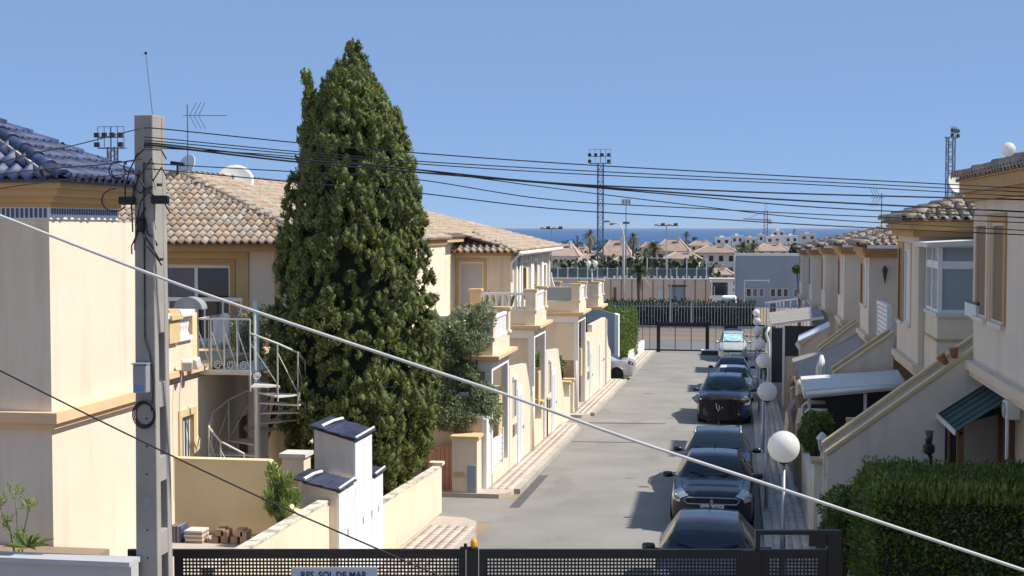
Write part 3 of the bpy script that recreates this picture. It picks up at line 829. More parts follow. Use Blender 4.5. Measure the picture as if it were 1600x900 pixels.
MB().obox((-14.62, 35.3, 7.52), .36, .13, .10, Matrix.Rotation(R(8), 3, 'Y')).build('housing', 'black', cam_, bevel=.015)
MB().box(-14.64, -14.60, 35.28, 35.32, 7.1, 7.48).build('stem', 'black', cam_)

# floodlight pair on the terrace moulding
fl = thing('floodlight', (-10.8, 26.6, 3.1), 'pair of pale floodlight heads on the peach moulding right of the pole', 'lamp')
for k, (dy, rz) in enumerate(((0, 25), (.40, -15))):
    MB().obox((-10.76, 26.35 + dy, 3.13), .22, .18, .22, Matrix.Rotation(R(rz), 3, 'Z') @ Matrix.Rotation(R(20), 3, 'X')).build('lamp_head', 'offwhite', fl, bevel=.03)
MB().tube([(-10.84, 26.3, 3.03), (-10.86, 26.2, 2.5), (-10.87, 26.22, .6)], .009, 5).build('lead', 'palecable', fl)

# ---- white spiral stair
SC = (-9.92, 28.05); SR = 1.0
st = thing('spiral_staircase', (SC[0], SC[1], gz(28)), 'white iron spiral staircase with scrolled railings left of the cypress', 'staircase')
MB().tube([(*SC, gz(28)), (*SC, 4.32)], .062, 12).build('column', 'offwhite', st, smooth=True)
lz = 2.86
MB().box(SC[0] - 1.10, SC[0] + .02, SC[1] - .45, SC[1] + 2.1, lz - .05, lz).build('landing', 'offwhite', st)
def scroll(mb, c, ax, r_, turns=1.6, th=.012, flip=1):
    pts = []
    for a in np.linspace(0, turns * 6.283, int(18 * turns)):
        q = r_ * (1 - .72 * a / (turns * 6.283)); pts.append(Vector(c) + Vector(ax) * q * math.cos(a) * flip + Vector((0, 0, 1)) * q * math.sin(a))
    mb.tube(pts, th, 5)
lr = MB(); x0, x1, yy = SC[0] - 1.10, SC[0] + .02, SC[1] - .45
lr.bar((x0, yy, lz + .02), (x1, yy, lz + .02), .05, .065); lr.bar((x0, yy, lz + 1.1), (x1, yy, lz + 1.1), .033)
lr.bar((x0, yy, lz + 1.1), (x0, yy + 2.4, lz + 1.1), .033); lr.bar((x0, yy, lz + .02), (x0, yy + 2.4, lz + .02), .033)
for k in range(5):
    x = x0 + (x1 - x0) * k / 4; lr.bar((x, yy, lz), (x, yy, lz + 1.1), .024)
    lr.bar((x0, yy + 2.4 * k / 4, lz), (x0, yy + 2.4 * k / 4, lz + 1.1), .022)
    if k < 4:
        lr.bar((x + .01, yy, lz + .85), (x + .27, yy, lz + .11), .015); scroll(lr, (x + .14, yy, lz + .15), (1, 0, 0), .092)
lr.build('landing_railing', 'offwhite', st)
NT = 12
def pol(a, r_): return (SC[0] + r_ * math.cos(a), SC[1] + r_ * math.sin(a))
rail_pts = []
for k in range(NT):
    a0, a1 = R(-78 + 32 * k), R(-78 + 32 * (k + 1) + 3); z = lz - .222 * (k + 1)
    t = MB(); q = [pol(a0, .05), pol(a0, SR), pol((a0 + a1) / 2, SR), pol(a1, SR), pol(a1, .05)]
    t.prism(q, 'z', z - .03, z); t.build('tread', 'offwhite', st)
    bp = pol(a0, SR); ra = MB(); ra.bar((bp[0], bp[1], z - .1), (bp[0], bp[1], z + 1.08), .022)
    nb = pol(a1, SR)
    ra.bar((bp[0], bp[1], z + .9), (nb[0], nb[1], z - .05), .014)
    if k % 2 == 0:
        d = Vector((nb[0] - bp[0], nb[1] - bp[1], 0)).normalized(); scroll(ra, (bp[0] + d.x * .13, bp[1] + d.y * .13, z + .2), d, .082)
    ra.build('baluster', 'offwhite', st)
    rail_pts.append((bp[0], bp[1], z + 1.08))
MB().tube(rail_pts, .021, 7).build('handrail', 'offwhite', st, smooth=True)

# white lit pier behind the stair
tag(MB().box(-10.66, -10.36, 29.55, 30.04, GL - .2, 2.6).build('pier', 'whitewall', None, bevel=.01), 'sunlit white pier behind the treads of the spiral stair', 'pillar')
gpier = thing('garden_pillar', (-8.75, 27.4, GL), 'small cream pillar with ochre recess between the spiral stair and the cypress', 'pillar')
MB().box(-9.0, -8.55, 26.9, 27.35, GL - .2, 1.25).build('shaft', 'cream', gpier)
MB().box(-9.05, -8.5, 26.85, 27.4, 1.253, 1.33).build('cap', 'offwhite', gpier)
MB().box(-8.9, -8.65, 26.885, 26.905, .40, .90).build('recess_panel', 'ochre2', gpier)

# ---- ochre garden wall with a swept end
ow = thing('garden_wall', (-8.2, 22, gz(22)), 'ochre garden wall with a swept down right end in front of the spiral stair', 'wall')
pts = [(-9.22, gz(22) - .2), (-6.98, gz(22) - .2), (-6.98, 1.16), (-7.14, 1.18), (-7.28, 1.28), (-7.40, 1.48), (-7.47, 1.72), (-7.52, 1.93), (-7.60, 2.0), (-9.22, 2.0)]
MB().prism(pts, 'y', 22.0, 22.16).build('wall', 'ochrewall', ow)
b = MB(); top = pts[2:]
for i in range(len(top) - 1):
    a, c = top[i], top[i + 1]; b.bar((a[0], 22.08, a[1] + .012), (c[0], 22.08, c[1] + .012), .20, .035, up=(0, 1, 0) if abs(a[0] - c[0]) < .02 else (0, 0, 1))
b.build('coping', 'ochrewall', ow)
structure(MB().box(-11, -7.02, 18.6, 21.98, gz(20) - .2, .78).build('courtyard_floor', 'joint'))
# bricks and tiles stacked against the ochre wall
for k, (x, w_, h_, mm, lab) in enumerate(((-8.92, .17, .26, 'friezeblue', 'bundle of dark tiles standing leftmost against the ochre wall'), (-8.62, .30, .20, 'offwhite', 'flat stack of pale tiles beside the ochre wall'))):
    t = thing('tile_stack', (x, 21.4, .78), lab, 'tiles')
    for i in range(6):
        bb = MB()
        if k: bb.box(x - w_ / 2 + rng.uniform(-.02, .02), x + w_ / 2, 21.3, 21.6, .785 + i * .034, .785 + i * .034 + .028)
        else: bb.box(x - .1 + i * .033, x - .1 + i * .033 + .028, 21.3, 21.6, .785, .785 + h_)
        bb.build('tile', 'brick' if (i % 2 == 0) else mm, t)
BL = ['leftmost low clay brick, right of the pale tile stack', 'taller second clay brick from the left of the brick row', 'low clay brick in the middle of the brick row', 'tall clay brick, second from the right in the brick row', 'low clay brick at the right end of the row beside the street wall', 'flat clay brick lying on top of the left end of the brick row', 'flat clay brick lying on top of the middle of the brick row']
for k, (x, z) in enumerate(((-8.28, .78), (-8.12, .78), (-7.96, .78), (-7.80, .78), (-7.62, .78), (-8.2, .90), (-7.88, .90))):
    o = MB().box(x - .07, x + .07, 21.35, 21.6, z, z + .11) if k > 4 else MB().box(x - .055, x + .055, 21.35, 21.6, z, z + .115 + .09 * (k % 2))
    tag(o.build('hollow_brick', 'brick', None, bevel=.006), BL[k], 'brick', 'clay bricks along the ochre wall')

# ---- street side walls and the white meter cabinet
def run_wall(name, label, x, y0, y1, z0, z1, th=.16, m='cream2'):
    t = thing(name, (x, y0, gz(y0)), label, 'wall')
    vs = [(x - th, y0, gz(y0) - .2), (x, y0, gz(y0) - .2), (x, y1, gz(y1) - .2), (x - th, y1, gz(y1) - .2), (x - th, y0, z0), (x, y0, z0), (x, y1, z1), (x - th, y1, z1)]
    MB().add(vs, [(0, 3, 2, 1), (4, 5, 6, 7), (0, 1, 5, 4), (1, 2, 6, 5), (2, 3, 7, 6), (3, 0, 4, 7)]).build('wall', m, t)
    c = MB(); e = .012
    c.add([(x - th - e, y0, z0 + .003), (x + e, y0, z0 + .003), (x + e, y1, z1 + .003), (x - th - e, y1, z1 + .003), (x - th - e, y0, z0 + .04), (x + e, y0, z0 + .04), (x + e, y1, z1 + .04), (x - th - e, y1, z1 + .04)],
          [(0, 3, 2, 1), (4, 5, 6, 7), (0, 1, 5, 4), (1, 2, 6, 5), (2, 3, 7, 6), (3, 0, 4, 7)])
    c.build('coping', 'stained', t)
    return t
run_wall('street_wall', 'stained cream wall running from the gate up to the white meter cabinet', -6.85, 17.6, 23.95, 1.30, 1.17)
lw_ = run_wall('street_wall', 'lower stained cream wall between the white meter cabinet and the driveway', -6.85, 26.0, 32.1, .46, .24)

MB().box(-7.12, -6.80, 31.95, 32.22, .29, .36).build('end_cap', 'cream2', lw_)
mc = thing('meter_cabinet', (-7.05, 24.5, gz(24)), 'stepped white meter cabinet with grey front and blue tiled tops beside the cypress', 'cabinet')
CXR = -6.70
b = MB(); b.prism([(-7.43, gz(24) - .2), (CXR - .02, gz(24) - .2), (CXR - .02, 2.06), (-7.43, 2.26)], 'y', 24.0, 25.15)
b.prism([(-7.33, gz(24) - .2), (CXR - .02, gz(24) - .2), (CXR - .02, 1.36), (-7.33, 1.50)], 'y', 22.95, 24.0)
b.prism([(-7.33, gz(24) - .2), (CXR - .02, gz(24) - .2), (CXR - .02, 1.20), (-7.33, 1.34)], 'y', 25.15, 25.95)
b.build('body', 'greige', mc)
for k, (y0, y1, zt_) in enumerate(((22.96, 23.56, 1.34), (23.575, 23.985, 1.34), (24.0, 24.56, 2.04), (24.575, 25.14, 2.04), (25.155, 25.94, 1.18))):
    MB().box(CXR - .018, CXR + .02, y0, y1, gz(24) + .02, zt_).build('cabinet_door', 'white', mc)
for y in (23.5, 24.5, 25.1, 25.6): MB().box(CXR + .021, CXR + .035, y - .03, y - .01, .5, .62).build('door_latch', 'galv', mc)
for (y0, y1, zl, zr, e) in ((23.92, 25.23, 2.29, 2.09, 0), (22.86, 23.9, 1.53, 1.38, 0), (25.26, 26.02, 1.37, 1.22, 0)):
    nx = 3
    for i in range(nx):
        for j in range(2):
            xa, xb = -7.50 + .82 * i / nx, -7.50 + .82 * (i + 1) / nx + (.03 if i < nx - 1 else .06); ya, yb = y0 + (y1 - y0) * j / 2 + .004, y0 + (y1 - y0) * (j + 1) / 2 - .004
            za = zl + (zr - zl) * i / nx + .012 * (nx - i) - .004 * j; zb_ = zl + (zr - zl) * (i + 1) / nx + .012 * (nx - i) - .004 * j
            t = MB(); t.add([(xa, ya, za), (xb, ya, zb_), (xb, yb, zb_), (xa, yb, za), (xa, ya, za + .022), (xb, ya, zb_ + .022), (xb, yb, zb_ + .022), (xa, yb, za + .022)],
                            [(0, 3, 2, 1), (4, 5, 6, 7), (0, 1, 5, 4), (1, 2, 6, 5), (2, 3, 7, 6), (3, 0, 4, 7)])
            t.build('top_tile', 'bluecap', mc)
    MB().tube([(-7.30, y0 + .1, zl + .03), (-7.26, y0 + (y1 - y0) * .5, zl + .05), (-7.22, y1 - .15, zl + .03)], .03, 6).build('mortar_bead', 'offwhite', mc); MB().tube([(-6.66, y0 + .02, zr + .05), (-6.66, y1 - .02, zr + .06)], .022, 6).build('mortar_bead', 'offwhite', mc)

# feathery shrub in front of the cabinet
gg = random.Random(12)
feather_plant('broom_shrub', (-7.14, 21.45, .79), 'bright green feathery shrub left of the white meter cabinet', [(gg.uniform(-.27, .2), gg.uniform(-.2, .2), gg.uniform(.45, 1.1), .09, .17) for _ in range(20)], .13, 130, 'grassy', aspect=9, up=.9, seed=12, cat='shrub')
# ================================================================== VEGETATION
M['shoots'] = mat('bright hedge top shoots', (0.25, 0.33, 0.08), 0.6, rand=0.3, trans=0.35)  # hedge green lifted to give the top a sunlit look
def cypress(loc, label):
    t = thing('cypress_tree', loc, label, 'tree'); X0, Y0, _ = loc
    zs = [-.6, .0, .5, 1.0, 2.4, 3.8, 5.2, 6.6, 7.95, 8.95, 9.5, 10.0]
    rs = [.10, .55, 1.14, 1.50, 1.82, 1.80, 1.64, 1.42, 1.13, .60, .32, .05]
    Rz = lambda z: np.interp(z, zs, rs)
    cx = lambda z: X0 + np.interp(z, [-.5, 1, 4, 10], [.35, .12, 0, .02])
    g = np.random.default_rng(21)
    MB().tube([(X0 + .35, Y0, gz(Y0) - .2), (X0 + .25, Y0, .4), (X0 + .05, Y0, 3), (X0, Y0, 7)], [.2, .17, .13, .06], 9).build('trunk', 'bark', t, smooth=True)
    lim = MB()
    for k in range(16):
        a = g.uniform(0, 6.28); z = .2 + k * .5
        lim.tube([(cx(z), Y0, z), (cx(z) + math.cos(a) * .5 * Rz(z), Y0 + math.sin(a) * .5 * Rz(z), z + .5), (cx(z) + math.cos(a) * .8 * Rz(z + 1.2), Y0 + math.sin(a) * .8 * Rz(z + 1.2), z + 1.3)], [.05, .03, .012], 5)
    lim.build('limb', 'bark', t)
    lob = []
    from mathutils import noise as mn
    for i in range(5200):
        z = g.uniform(-.05, 9.35) if i > 240 else g.uniform(7.6, 9.8)
        a = i * 2.39996 + g.normal(0, .2); rr = float(Rz(z))
        k = g.uniform(.76, 1.05) if rr > .5 else g.uniform(.2, .9)
        r_ = g.choice((g.uniform(.055, .10), g.uniform(.08, .145))) * min(1, .6 + rr * .4)
        c = (cx(z) + math.cos(a) * max(0, rr * k - r_ * .3), Y0 + math.sin(a) * max(0, rr * k - r_ * .3), z)
        nz = mn.noise(Vector((c[0] * 1.25, c[1] * 1.25, c[2] * .8))) + .5 * mn.noise(Vector(c) * 2.9)
        if k > .86 and nz < -.08 and rr > .4: continue                       # hollows between the plumes
        lob.append((c[0], c[1], c[2], r_, r_ * g.uniform(.9, 1.9), a))
    for z in np.arange(6.6, 9.2, .10):                 # the separate leader on the left
        for q in range(3):
            a = g.uniform(0, 6.28); r_ = .07 + .07 * (9.3 - z) / 2.5; w_ = .05 + .09 * (9.2 - z)
            lob.append((X0 - .93 + w_ * math.cos(a) + (9.1 - z) * .08, Y0 - .3 + w_ * math.sin(a), z, r_, r_ * 1.9, a))
    P = []; Nn = []
    for (x, y, z, r_, h_, a) in lob:
        n = int(24 + 75 * (r_ / .15) ** 1.7)
        q = g.normal(0, 1, (n, 3)); q /= np.linalg.norm(q, axis=1, keepdims=True)
        out = q[:, 0] * math.cos(a) + q[:, 1] * math.sin(a) + .5 * q[:, 2]
        q = q[out > -.55]
        taper = 1 - .45 * np.clip(q[:, 2:3], 0, 1)
        k = g.uniform(.75, 1.08, (len(q), 1))
        P.append(np.stack([x + q[:, 0] * r_ * taper[:, 0] * k[:, 0], y + q[:, 1] * r_ * taper[:, 0] * k[:, 0], z + q[:, 2] * h_ * k[:, 0]], 1))
        Nn.append(q * np.array([.8, .8, .25]) + np.array([math.cos(a) * .25, math.sin(a) * .25, .55]))
    P = np.concatenate(P); Nn = np.concatenate(Nn)
    leaf_cloud('crown', P, Nn, .058, 'cypress', t, aspect=2.4, spread=.34, up=.40, seed=5, shell=.7)
    ph = [(0, -1)] + [(r0, h0) for h0 in (-.55, .1, .62) for r0 in (math.sqrt(1 - h0 * h0),)] + [(0, 1)]
    V = []; Fq = []; m_ = 7
    for (x, y, z, r_, h_, a) in lob:                    # dense twig mass inside each plume
        o = len(V); s_ = g.uniform(.55, 1.15, 3 * m_ + 2); tx, ty = g.normal(0, .35, 2)
        V.append((x, y, z - h_ * .8)); 
        for i in range(3):
            for j in range(m_):
                q = 6.283 * (j + .5 * i) / m_; k = .80 * r_ * ph[i + 1][0] * s_[i * m_ + j]; V.append((x + k * math.cos(q) + tx * h_ * ph[i + 1][1], y + k * math.sin(q) + ty * h_ * ph[i + 1][1], z + h_ * .80 * ph[i + 1][1] * s_[j]))
        V.append((x + tx * h_, y + ty * h_, z + h_ * .92)); e = o + 1 + 3 * m_
        for j in range(m_):
            j2 = (j + 1) % m_
            Fq += [(o, o + 1 + j2, o + 1 + j), (e, e - m_ + j, e - m_ + j2)]
            for i in range(2):
                p0, p1 = o + 1 + i * m_ + j, o + 1 + i * m_ + j2; Fq += [(p0, p1, p1 + m_), (p0, p1 + m_, p0 + m_)]
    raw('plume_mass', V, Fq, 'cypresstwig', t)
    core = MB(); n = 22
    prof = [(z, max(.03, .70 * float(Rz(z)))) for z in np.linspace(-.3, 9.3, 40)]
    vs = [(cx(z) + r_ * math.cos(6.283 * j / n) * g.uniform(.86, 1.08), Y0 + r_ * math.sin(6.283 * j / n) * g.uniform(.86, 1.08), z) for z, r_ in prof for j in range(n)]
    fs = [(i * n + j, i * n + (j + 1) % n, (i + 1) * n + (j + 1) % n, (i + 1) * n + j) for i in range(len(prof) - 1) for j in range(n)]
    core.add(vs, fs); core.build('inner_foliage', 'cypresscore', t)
    return t
cypress((-8.24, 29.55, gz(29.5)), 'tall dense dark green cypress tree rising behind the white meter cabinet')


def round_tree(name, loc, label, h, crown, n, leaf, m, trunk_r=.08, seed=1, group=None, per=1, up=.1, cat='tree', aspect=2.4):
    """tapered trunk, forked limbs and leaf clumps; crown: list of (dx, dy, dz, rx, ry, rz)"""
    g = np.random.default_rng(seed); t = thing(name, loc, label, cat, group); x, y, z = loc
    tb = MB(); tb.tube([(x, y, z - .2), (x + .03, y, z + h * .25), (x, y, z + h * .5)], [trunk_r, trunk_r * .8, trunk_r * .55], 8)
    tb.build('trunk', 'bark', t, smooth=True)
    lb = MB(); P = []; Nn = []
    for (dx, dy, dz, rx, ry, rz) in crown:
        lb.tube([(x, y, z + h * .35), (x + dx * .5, y + dy * .5, z + (h * .35 + dz) / 2 + .1), (x + dx, y + dy, z + dz)], [trunk_r * .5, trunk_r * .3, trunk_r * .12], 5)
        k = int(n / len(crown)); q = g.normal(0, 1, (k, 3)); q /= np.linalg.norm(q, axis=1, keepdims=True)
        s = g.uniform(.55, 1.05, (k, 1)) ** .6
        P.append(np.array([x + dx, y + dy, z + dz]) + q * s * np.array([rx, ry, rz])); Nn.append(q)
    lb.build('limb', 'bark', t)
    leaf_cloud('crown', np.concatenate(P), np.concatenate(Nn), leaf, m, t, per=per, aspect=aspect, spread=.7, up=up, seed=seed)
    return t
g_ = random.Random(31)
cr = [(g_.uniform(-1.0, .55), g_.uniform(-.6, .5), g_.uniform(1.9, 4.5), g_.uniform(.3, .5), g_.uniform(.3, .5), g_.uniform(.28, .45)) for _ in range(40)]
round_tree('olive_tree', (-6.88, 35.35, gz(36)), 'grey green olive tree with fine leaves just right of the cypress', 3.8, cr, 36000, .095, 'olive', .09, 6, aspect=3.2)
cr = [(g_.uniform(-.9, .9), g_.uniform(-.5, .5), g_.uniform(3.3, 4.9), .34, .3, .34) for _ in range(14)]
round_tree('olive_tree', (-10.75, 30.9, gz(31)), 'thin leafed grey green shrub tree between the tiled house and the cypress', 4.6, cr, 4200, .11, 'olive', .07, 9, aspect=4)


def hedge(name, loc, label, x0, x1, y0, y1, z1, faces, dens, leaf, m='hedge', seed=1, z0=None, wob=.07, cat='hedge', core='hedgecore', bare=0.0):
    """clipped hedge: twig core and leaves over the given faces (t, n, s, e, w)"""
    g = np.random.default_rng(seed); t = thing(name, loc, label, cat); z0 = gz(y0) if z0 is None else z0
    e = .07
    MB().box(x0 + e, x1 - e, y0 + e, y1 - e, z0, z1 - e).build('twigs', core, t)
    P = []; Nn = []
    for fc in faces:
        A = {'t': (x1 - x0) * (y1 - y0), 's': (x1 - x0) * (z1 - z0), 'n': (x1 - x0) * (z1 - z0), 'e': (y1 - y0) * (z1 - z0), 'w': (y1 - y0) * (z1 - z0)}[fc]
        n = int(A * dens * (1.25 if fc == 't' else 1)); a, b = g.uniform(0, 1, n), g.uniform(0, 1, n)
        if fc != 't' and bare: a, b = a[g.uniform(0, 1, n) < (1 - bare) + bare * b ** 1.5], b[:0] if False else b
        if len(a) != len(b):
            b = 1 - g.uniform(0, 1, len(a)) ** (1.0) * g.uniform(.55, 1, len(a))
        n = len(a); d = g.normal(0, wob, n)
        lump = .06 * np.sin(a * 9 + seed) + .04 * np.sin(b * 7 + a * 17)
        X = x0 + a * (x1 - x0)
        if fc == 't': p = np.stack([X, y0 + b * (y1 - y0), z1 + d + lump * .6], 1); nv = (0, 0, 1)
        elif fc == 's': p = np.stack([X, y0 + d - lump, z0 + b * (z1 - z0)], 1); nv = (0, -1, .25)
        elif fc == 'n': p = np.stack([X, y1 + d, z0 + b * (z1 - z0)], 1); nv = (0, 1, .25)
        elif fc == 'w': p = np.stack([x0 + d - lump, y0 + a * (y1 - y0), z0 + b * (z1 - z0)], 1); nv = (-1, 0, .25)
        else: p = np.stack([x1 + d + lump, y0 + a * (y1 - y0), z0 + b * (z1 - z0)], 1); nv = (1, 0, .25)
        P.append(p); Nn.append(np.tile(nv, (n, 1)))
    leaf_cloud('foliage', np.concatenate(P), np.concatenate(Nn), leaf, m, t, aspect=2.6, spread=.55, up=.35, seed=seed)
    if bare:                                            # young shoots along the clipped top, coloured brighter as if sunlit
        n = int((x1 - x0) * (y1 - y0) * dens * .5); q = np.stack([g.uniform(x0, x1, n), y0 + (y1 - y0) * g.uniform(0, 1, n) ** 1.6 - .05, z1 + g.uniform(-.18, .06, n)], 1)
        leaf_cloud('bright_top_shoots', q, np.tile((0, -.25, 1), (n, 1)), leaf * 1.7, 'shoots', t, aspect=5.5, spread=.25, up=.3, seed=seed + 1)
    return t
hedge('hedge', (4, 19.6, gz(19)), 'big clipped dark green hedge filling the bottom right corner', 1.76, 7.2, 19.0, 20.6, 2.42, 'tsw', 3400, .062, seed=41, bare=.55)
cr = [(g_.uniform(-.22, .4), g_.uniform(-.3, .3), g_.uniform(1.2, 2.3), .22, .24, .22) for _ in range(18)]
round_tree('bush', (1.62, 22.6, gz(22)), 'small bright green bush between the gate post and the big hedge', 1.9, cr, 9000, .06, 'hedge', .05, 4, cat='bush')
# ================================================================== STREET FURNITURE AND CABLES
CYW, SYW = math.cos(YAW), math.sin(YAW)
CPT, SPT = math.cos(PITCH), math.sin(PITCH)
def sight(px, py, depth):
    """point from an image pixel: sight line of the 1600 x 900 image, at a chosen depth"""
    r_, u = (px - 800) / F_PX * depth, (450 - py) / F_PX * depth
    y, z = depth * CPT + u * SPT, -depth * SPT + u * CPT
    return Vector((r_ * CYW - y * SYW, r_ * SYW + y * CYW, EYE + z))


def smooth_path(pts, n=6):
    """Catmull-Rom through the points"""
    P = [Vector(p) for p in pts]; out = []
    for i in range(len(P) - 1):
        a, b, c, d = P[max(i - 1, 0)], P[i], P[i + 1], P[min(i + 2, len(P) - 1)]
        for k in range(n):
            t = k / n
            out.append(.5 * ((2 * b) + (c - a) * t + (2 * a - 5 * b + 4 * c - d) * t * t + (3 * b - 3 * c + d - a) * t ** 3))
    out.append(P[-1]); return out

# overhead lines from the pole to a pole off to the right
XS = (225, 260, 454, 640, 860, 1100, 1280, 1600, 1720)
LINES = [((200, 202, 222, 238, 254, 268, 277.6, 294, 300), .0095, 'uppermost overhead wire running right from the pole head'),
         ((214, 217, 236, 251, 264, 276, 284, 300, 306), .0085, 'second overhead wire from the top'),
         ((219, 222, 240, 255, 269.5, 281, 289, 307, 313), .0085, 'third overhead wire from the top'),
         ((223, 226, 248, 264, 285.5, 297, 303.5, 312, 317), .013, 'thick overhead cable in the middle of the bundle'),
         ((226, 229, 252, 268, 286.5, 304, 315, 331, 337), .014, 'thick overhead cable that parts from the bundle at the cypress'),
         ((228, 230, 252.5, 268.5, 287, 308.5, 324, 340, 346), .010, 'overhead cable hanging just below the thick pair'),
         ((230, 232, 244, 264, 293.5, 323, 342, 360, 367), .008, 'thin overhead wire that crosses down through the others'),
         ((255, 257, 268, 279, 312, 326, 335, 348, 353), .0085, 'lower overhead wire, second from the bottom'),
         ((264, 266, 284, 300, 325.7, 341, 352, 367, 373), .0095, 'lowest dark overhead wire of the set')]
for ys_, r_, lab in LINES:
    pts = [sight(x, y, 16.2 + .9 * (x - 225) / 1500) for x, y in zip(XS, ys_)]
    tag(MB().tube(smooth_path(pts, 7), r_ * .72, 6).build('overhead_cable', 'cable', None, smooth=True), lab, 'cable', 'overhead cables from the concrete pole')
for pts, r_, lab in ((((222, 200), (120, 226), (62, 238), (-30, 262)), .008, 'wire sloping up to the pole head from the left edge'),
                     (((222, 248), (162, 257), (60, 265), (-40, 278)), .010, 'dark cable leaving the pole to the left in front of the blue roof'),
                     (((222, 270), (190, 273), (90, 282), (-40, 300)), .009, 'lowest cable leaving the pole to the left below the blue eave')):
    d0 = 15.9
    tag(MB().tube(smooth_path([sight(x, y, d0 - .0035 * (222 - x)) for x, y in pts], 7), r_ * .72, 6).build('overhead_cable', 'cable', None, smooth=True), lab, 'cable', 'overhead cables from the concrete pole')
pc = [(-700, 100), (-300, 230), (-40, 322), (0, 337), (240, 430), (400, 487), (640, 567), (800, 620), (980, 685), (1200, 757), (1400, 824), (1600, 891), (1720, 932), (2300, 1130)]
tag(MB().tube(smooth_path([sight(x, y, 7.4 - .0004 * x) for x, y in pc], 5), .0080, 8).build('overhead_cable', 'palecable', None, smooth=True), 'thick pale grey cable sloping right across the whole view', 'cable')
pc = [(-900, 150), (-400, 380), (-60, 548), (0, 579), (192, 675), (400, 774), (600, 862), (700, 906), (800, 952), (1000, 1045)]
tag(MB().tube(smooth_path([sight(x, y, 13) for x, y in pc], 5), .0085, 6).build('overhead_cable', 'cable', None, smooth=True), 'thin dark cable sloping down to the middle of the gate', 'cable')

# ---- globe lamps along the right-hand pavement
lp = None
LAMPS = [(.80, 25.2, 1.97, .283), (.66, 32.9, 2.06, .225), (.75, 43.2, 1.80, .225), (.80, 54.7, 1.36, .225), (.86, 65, 1.12, .225), (.97, 76, .84, .225), (1.05, 87, .64, .22)]
LN = ['nearest globe lamp, the big opal ball above the bush', 'second nearest globe lamp, beside the second and third parked cars', 'third globe lamp from the near end, level with the brown blinds',
      'fourth globe lamp along the row, beside the tall blue car', 'fifth globe lamp, third from the far end of the row', 'second globe lamp from the far end of the row', 'smallest and farthest globe lamp at the end of the street']
def lamp(x, y, zc, r_, label):
    t = thing('street_lamp', (x, y, gz(y) + .12), label, 'street lamp', 'globe lamps along the right pavement'); z0 = gz(y) + .12
    MB().tube([(x, y, z0), (x, y, z0 + .9), (x, y, z0 + .92), (x, y, zc - r_ * .97)], [.045, .045, .032, .032], 10).build('pole', 'galv', t, smooth=True)
    MB().lathe([(.10, 0), (.10, .02), (.06, .04), (.05, .10)], 12, (x, y, z0)).build('base_plate', 'galv', t)
    MB().lathe([(.05, 0), (.085, .02), (.095, .05), (.085, .075)], 16, (x, y, zc - r_ - .02)).build('collar', 'darkgrey', t, smooth=True)
    MB().ball((x, y, zc), r_, 32, 20).build('globe', 'globe', t, smooth=True)
for (x, y, zc, r_), l in zip(LAMPS, LN): lamp(x, y, zc, r_, l)

# ---- the gate across the street
GD = 18.0
def gpt(s, z, d=0.0): return Vector((s * CYW - (GD + d) * SYW, s * SYW + (GD + d) * CYW, z))
GMAT = Matrix.Rotation(YAW, 3, 'Z')
def gbox(mb, s0, s1, z0, z1, d0, d1):
    c = gpt((s0 + s1) / 2, (z0 + z1) / 2, (d0 + d1) / 2); return mb.obox(c, abs(s1 - s0), abs(d1 - d0), abs(z1 - z0), GMAT)
def gs(px): return (px - 800) / F_PX * GD
gtop = 1.70; gbot = gz(18) + .08
def leaf_gate(name, label, s0, s1, top=gtop):
    t = thing(name, tuple(gpt((s0 + s1) / 2, gz(18))), label, 'gate')
    b = MB(); gbox(b, s0, s1, top - .105, top, -.03, .03); gbox(b, s0, s1, gbot, gbot + .1, -.03, .03)
    gbox(b, s0, s0 + .09, gbot + .1, top - .105, -.03, .03); gbox(b, s1 - .09, s1, gbot + .1, top - .105, -.03, .03); b.build('frame', 'black', t)
    p = MB(); pitch = .0455; w = s1 - s0 - .18
    for i in range(int(w / pitch) + 1): gbox(p, s0 + .09 + i * pitch, s0 + .09 + i * pitch + .021, gbot + .1, top - .105, -.003, .003)
    for j in range(int((top - .205 - gbot) / pitch) + 1): gbox(p, s0 + .09, s1 - .09, gbot + .1 + j * pitch, gbot + .1 + j * pitch + .021, -.0045, .0045)
    stuff(p.build('perforated_panel', 'black', t))
    return t
leaf_gate('driveway_gate', 'left leaf of the black perforated gate carrying the name plate', gs(268), gs(727))
leaf_gate('driveway_gate', 'right leaf of the black perforated gate in front of the parked car', gs(748), gs(1163))
leaf_gate('pedestrian_gate', 'narrow black perforated gate between the parked cars and the hedge', gs(1193), gs(1296))
gp_ = thing('gate_post', tuple(gpt(gs(737), gz(18))), 'black middle post between the two gate leaves', 'gate post')
b = MB(); gbox(b, gs(728), gs(747), gz(18), gtop - .005, -.045, .045); b.build('post', 'black', gp_)
gp_ = thing('gate_post', tuple(gpt(gs(1178), gz(18))), 'thick black post left of the pedestrian gate', 'gate post')
b = MB(); gbox(b, gs(1164), gs(1192), gz(18), gtop - .005, -.06, .06); b.build('post', 'black', gp_)
fr = thing('pedestrian_gateway', tuple(gpt(gs(1250), gz(18))), 'raised black frame over the pedestrian gate beside the hedge', 'gateway')
b = MB(); gbox(b, gs(1183), gs(1318), 1.895, 1.95, -.04, .04); b.build('beam', 'black', fr)
b = MB(); gbox(b, gs(1183), gs(1190.5), gtop, 1.895, -.035, .035); b.build('left_upright', 'black', fr)
b = MB(); gbox(b, gs(1297), gs(1318), gz(18), 1.895, -.045, .045); b.build('right_upright', 'black', fr)
b = MB(); gbox(b, gs(1268), gs(1297), 1.74, 1.895, -.02, .03); b.build('lock_box', 'black', fr)
b = MB(); gbox(b, gs(193), gs(266), 1.60, 1.69, .02, .08); tag(b.build('gate_rail', 'black'), 'end of the black gate rail showing left of the concrete pole', 'rail')
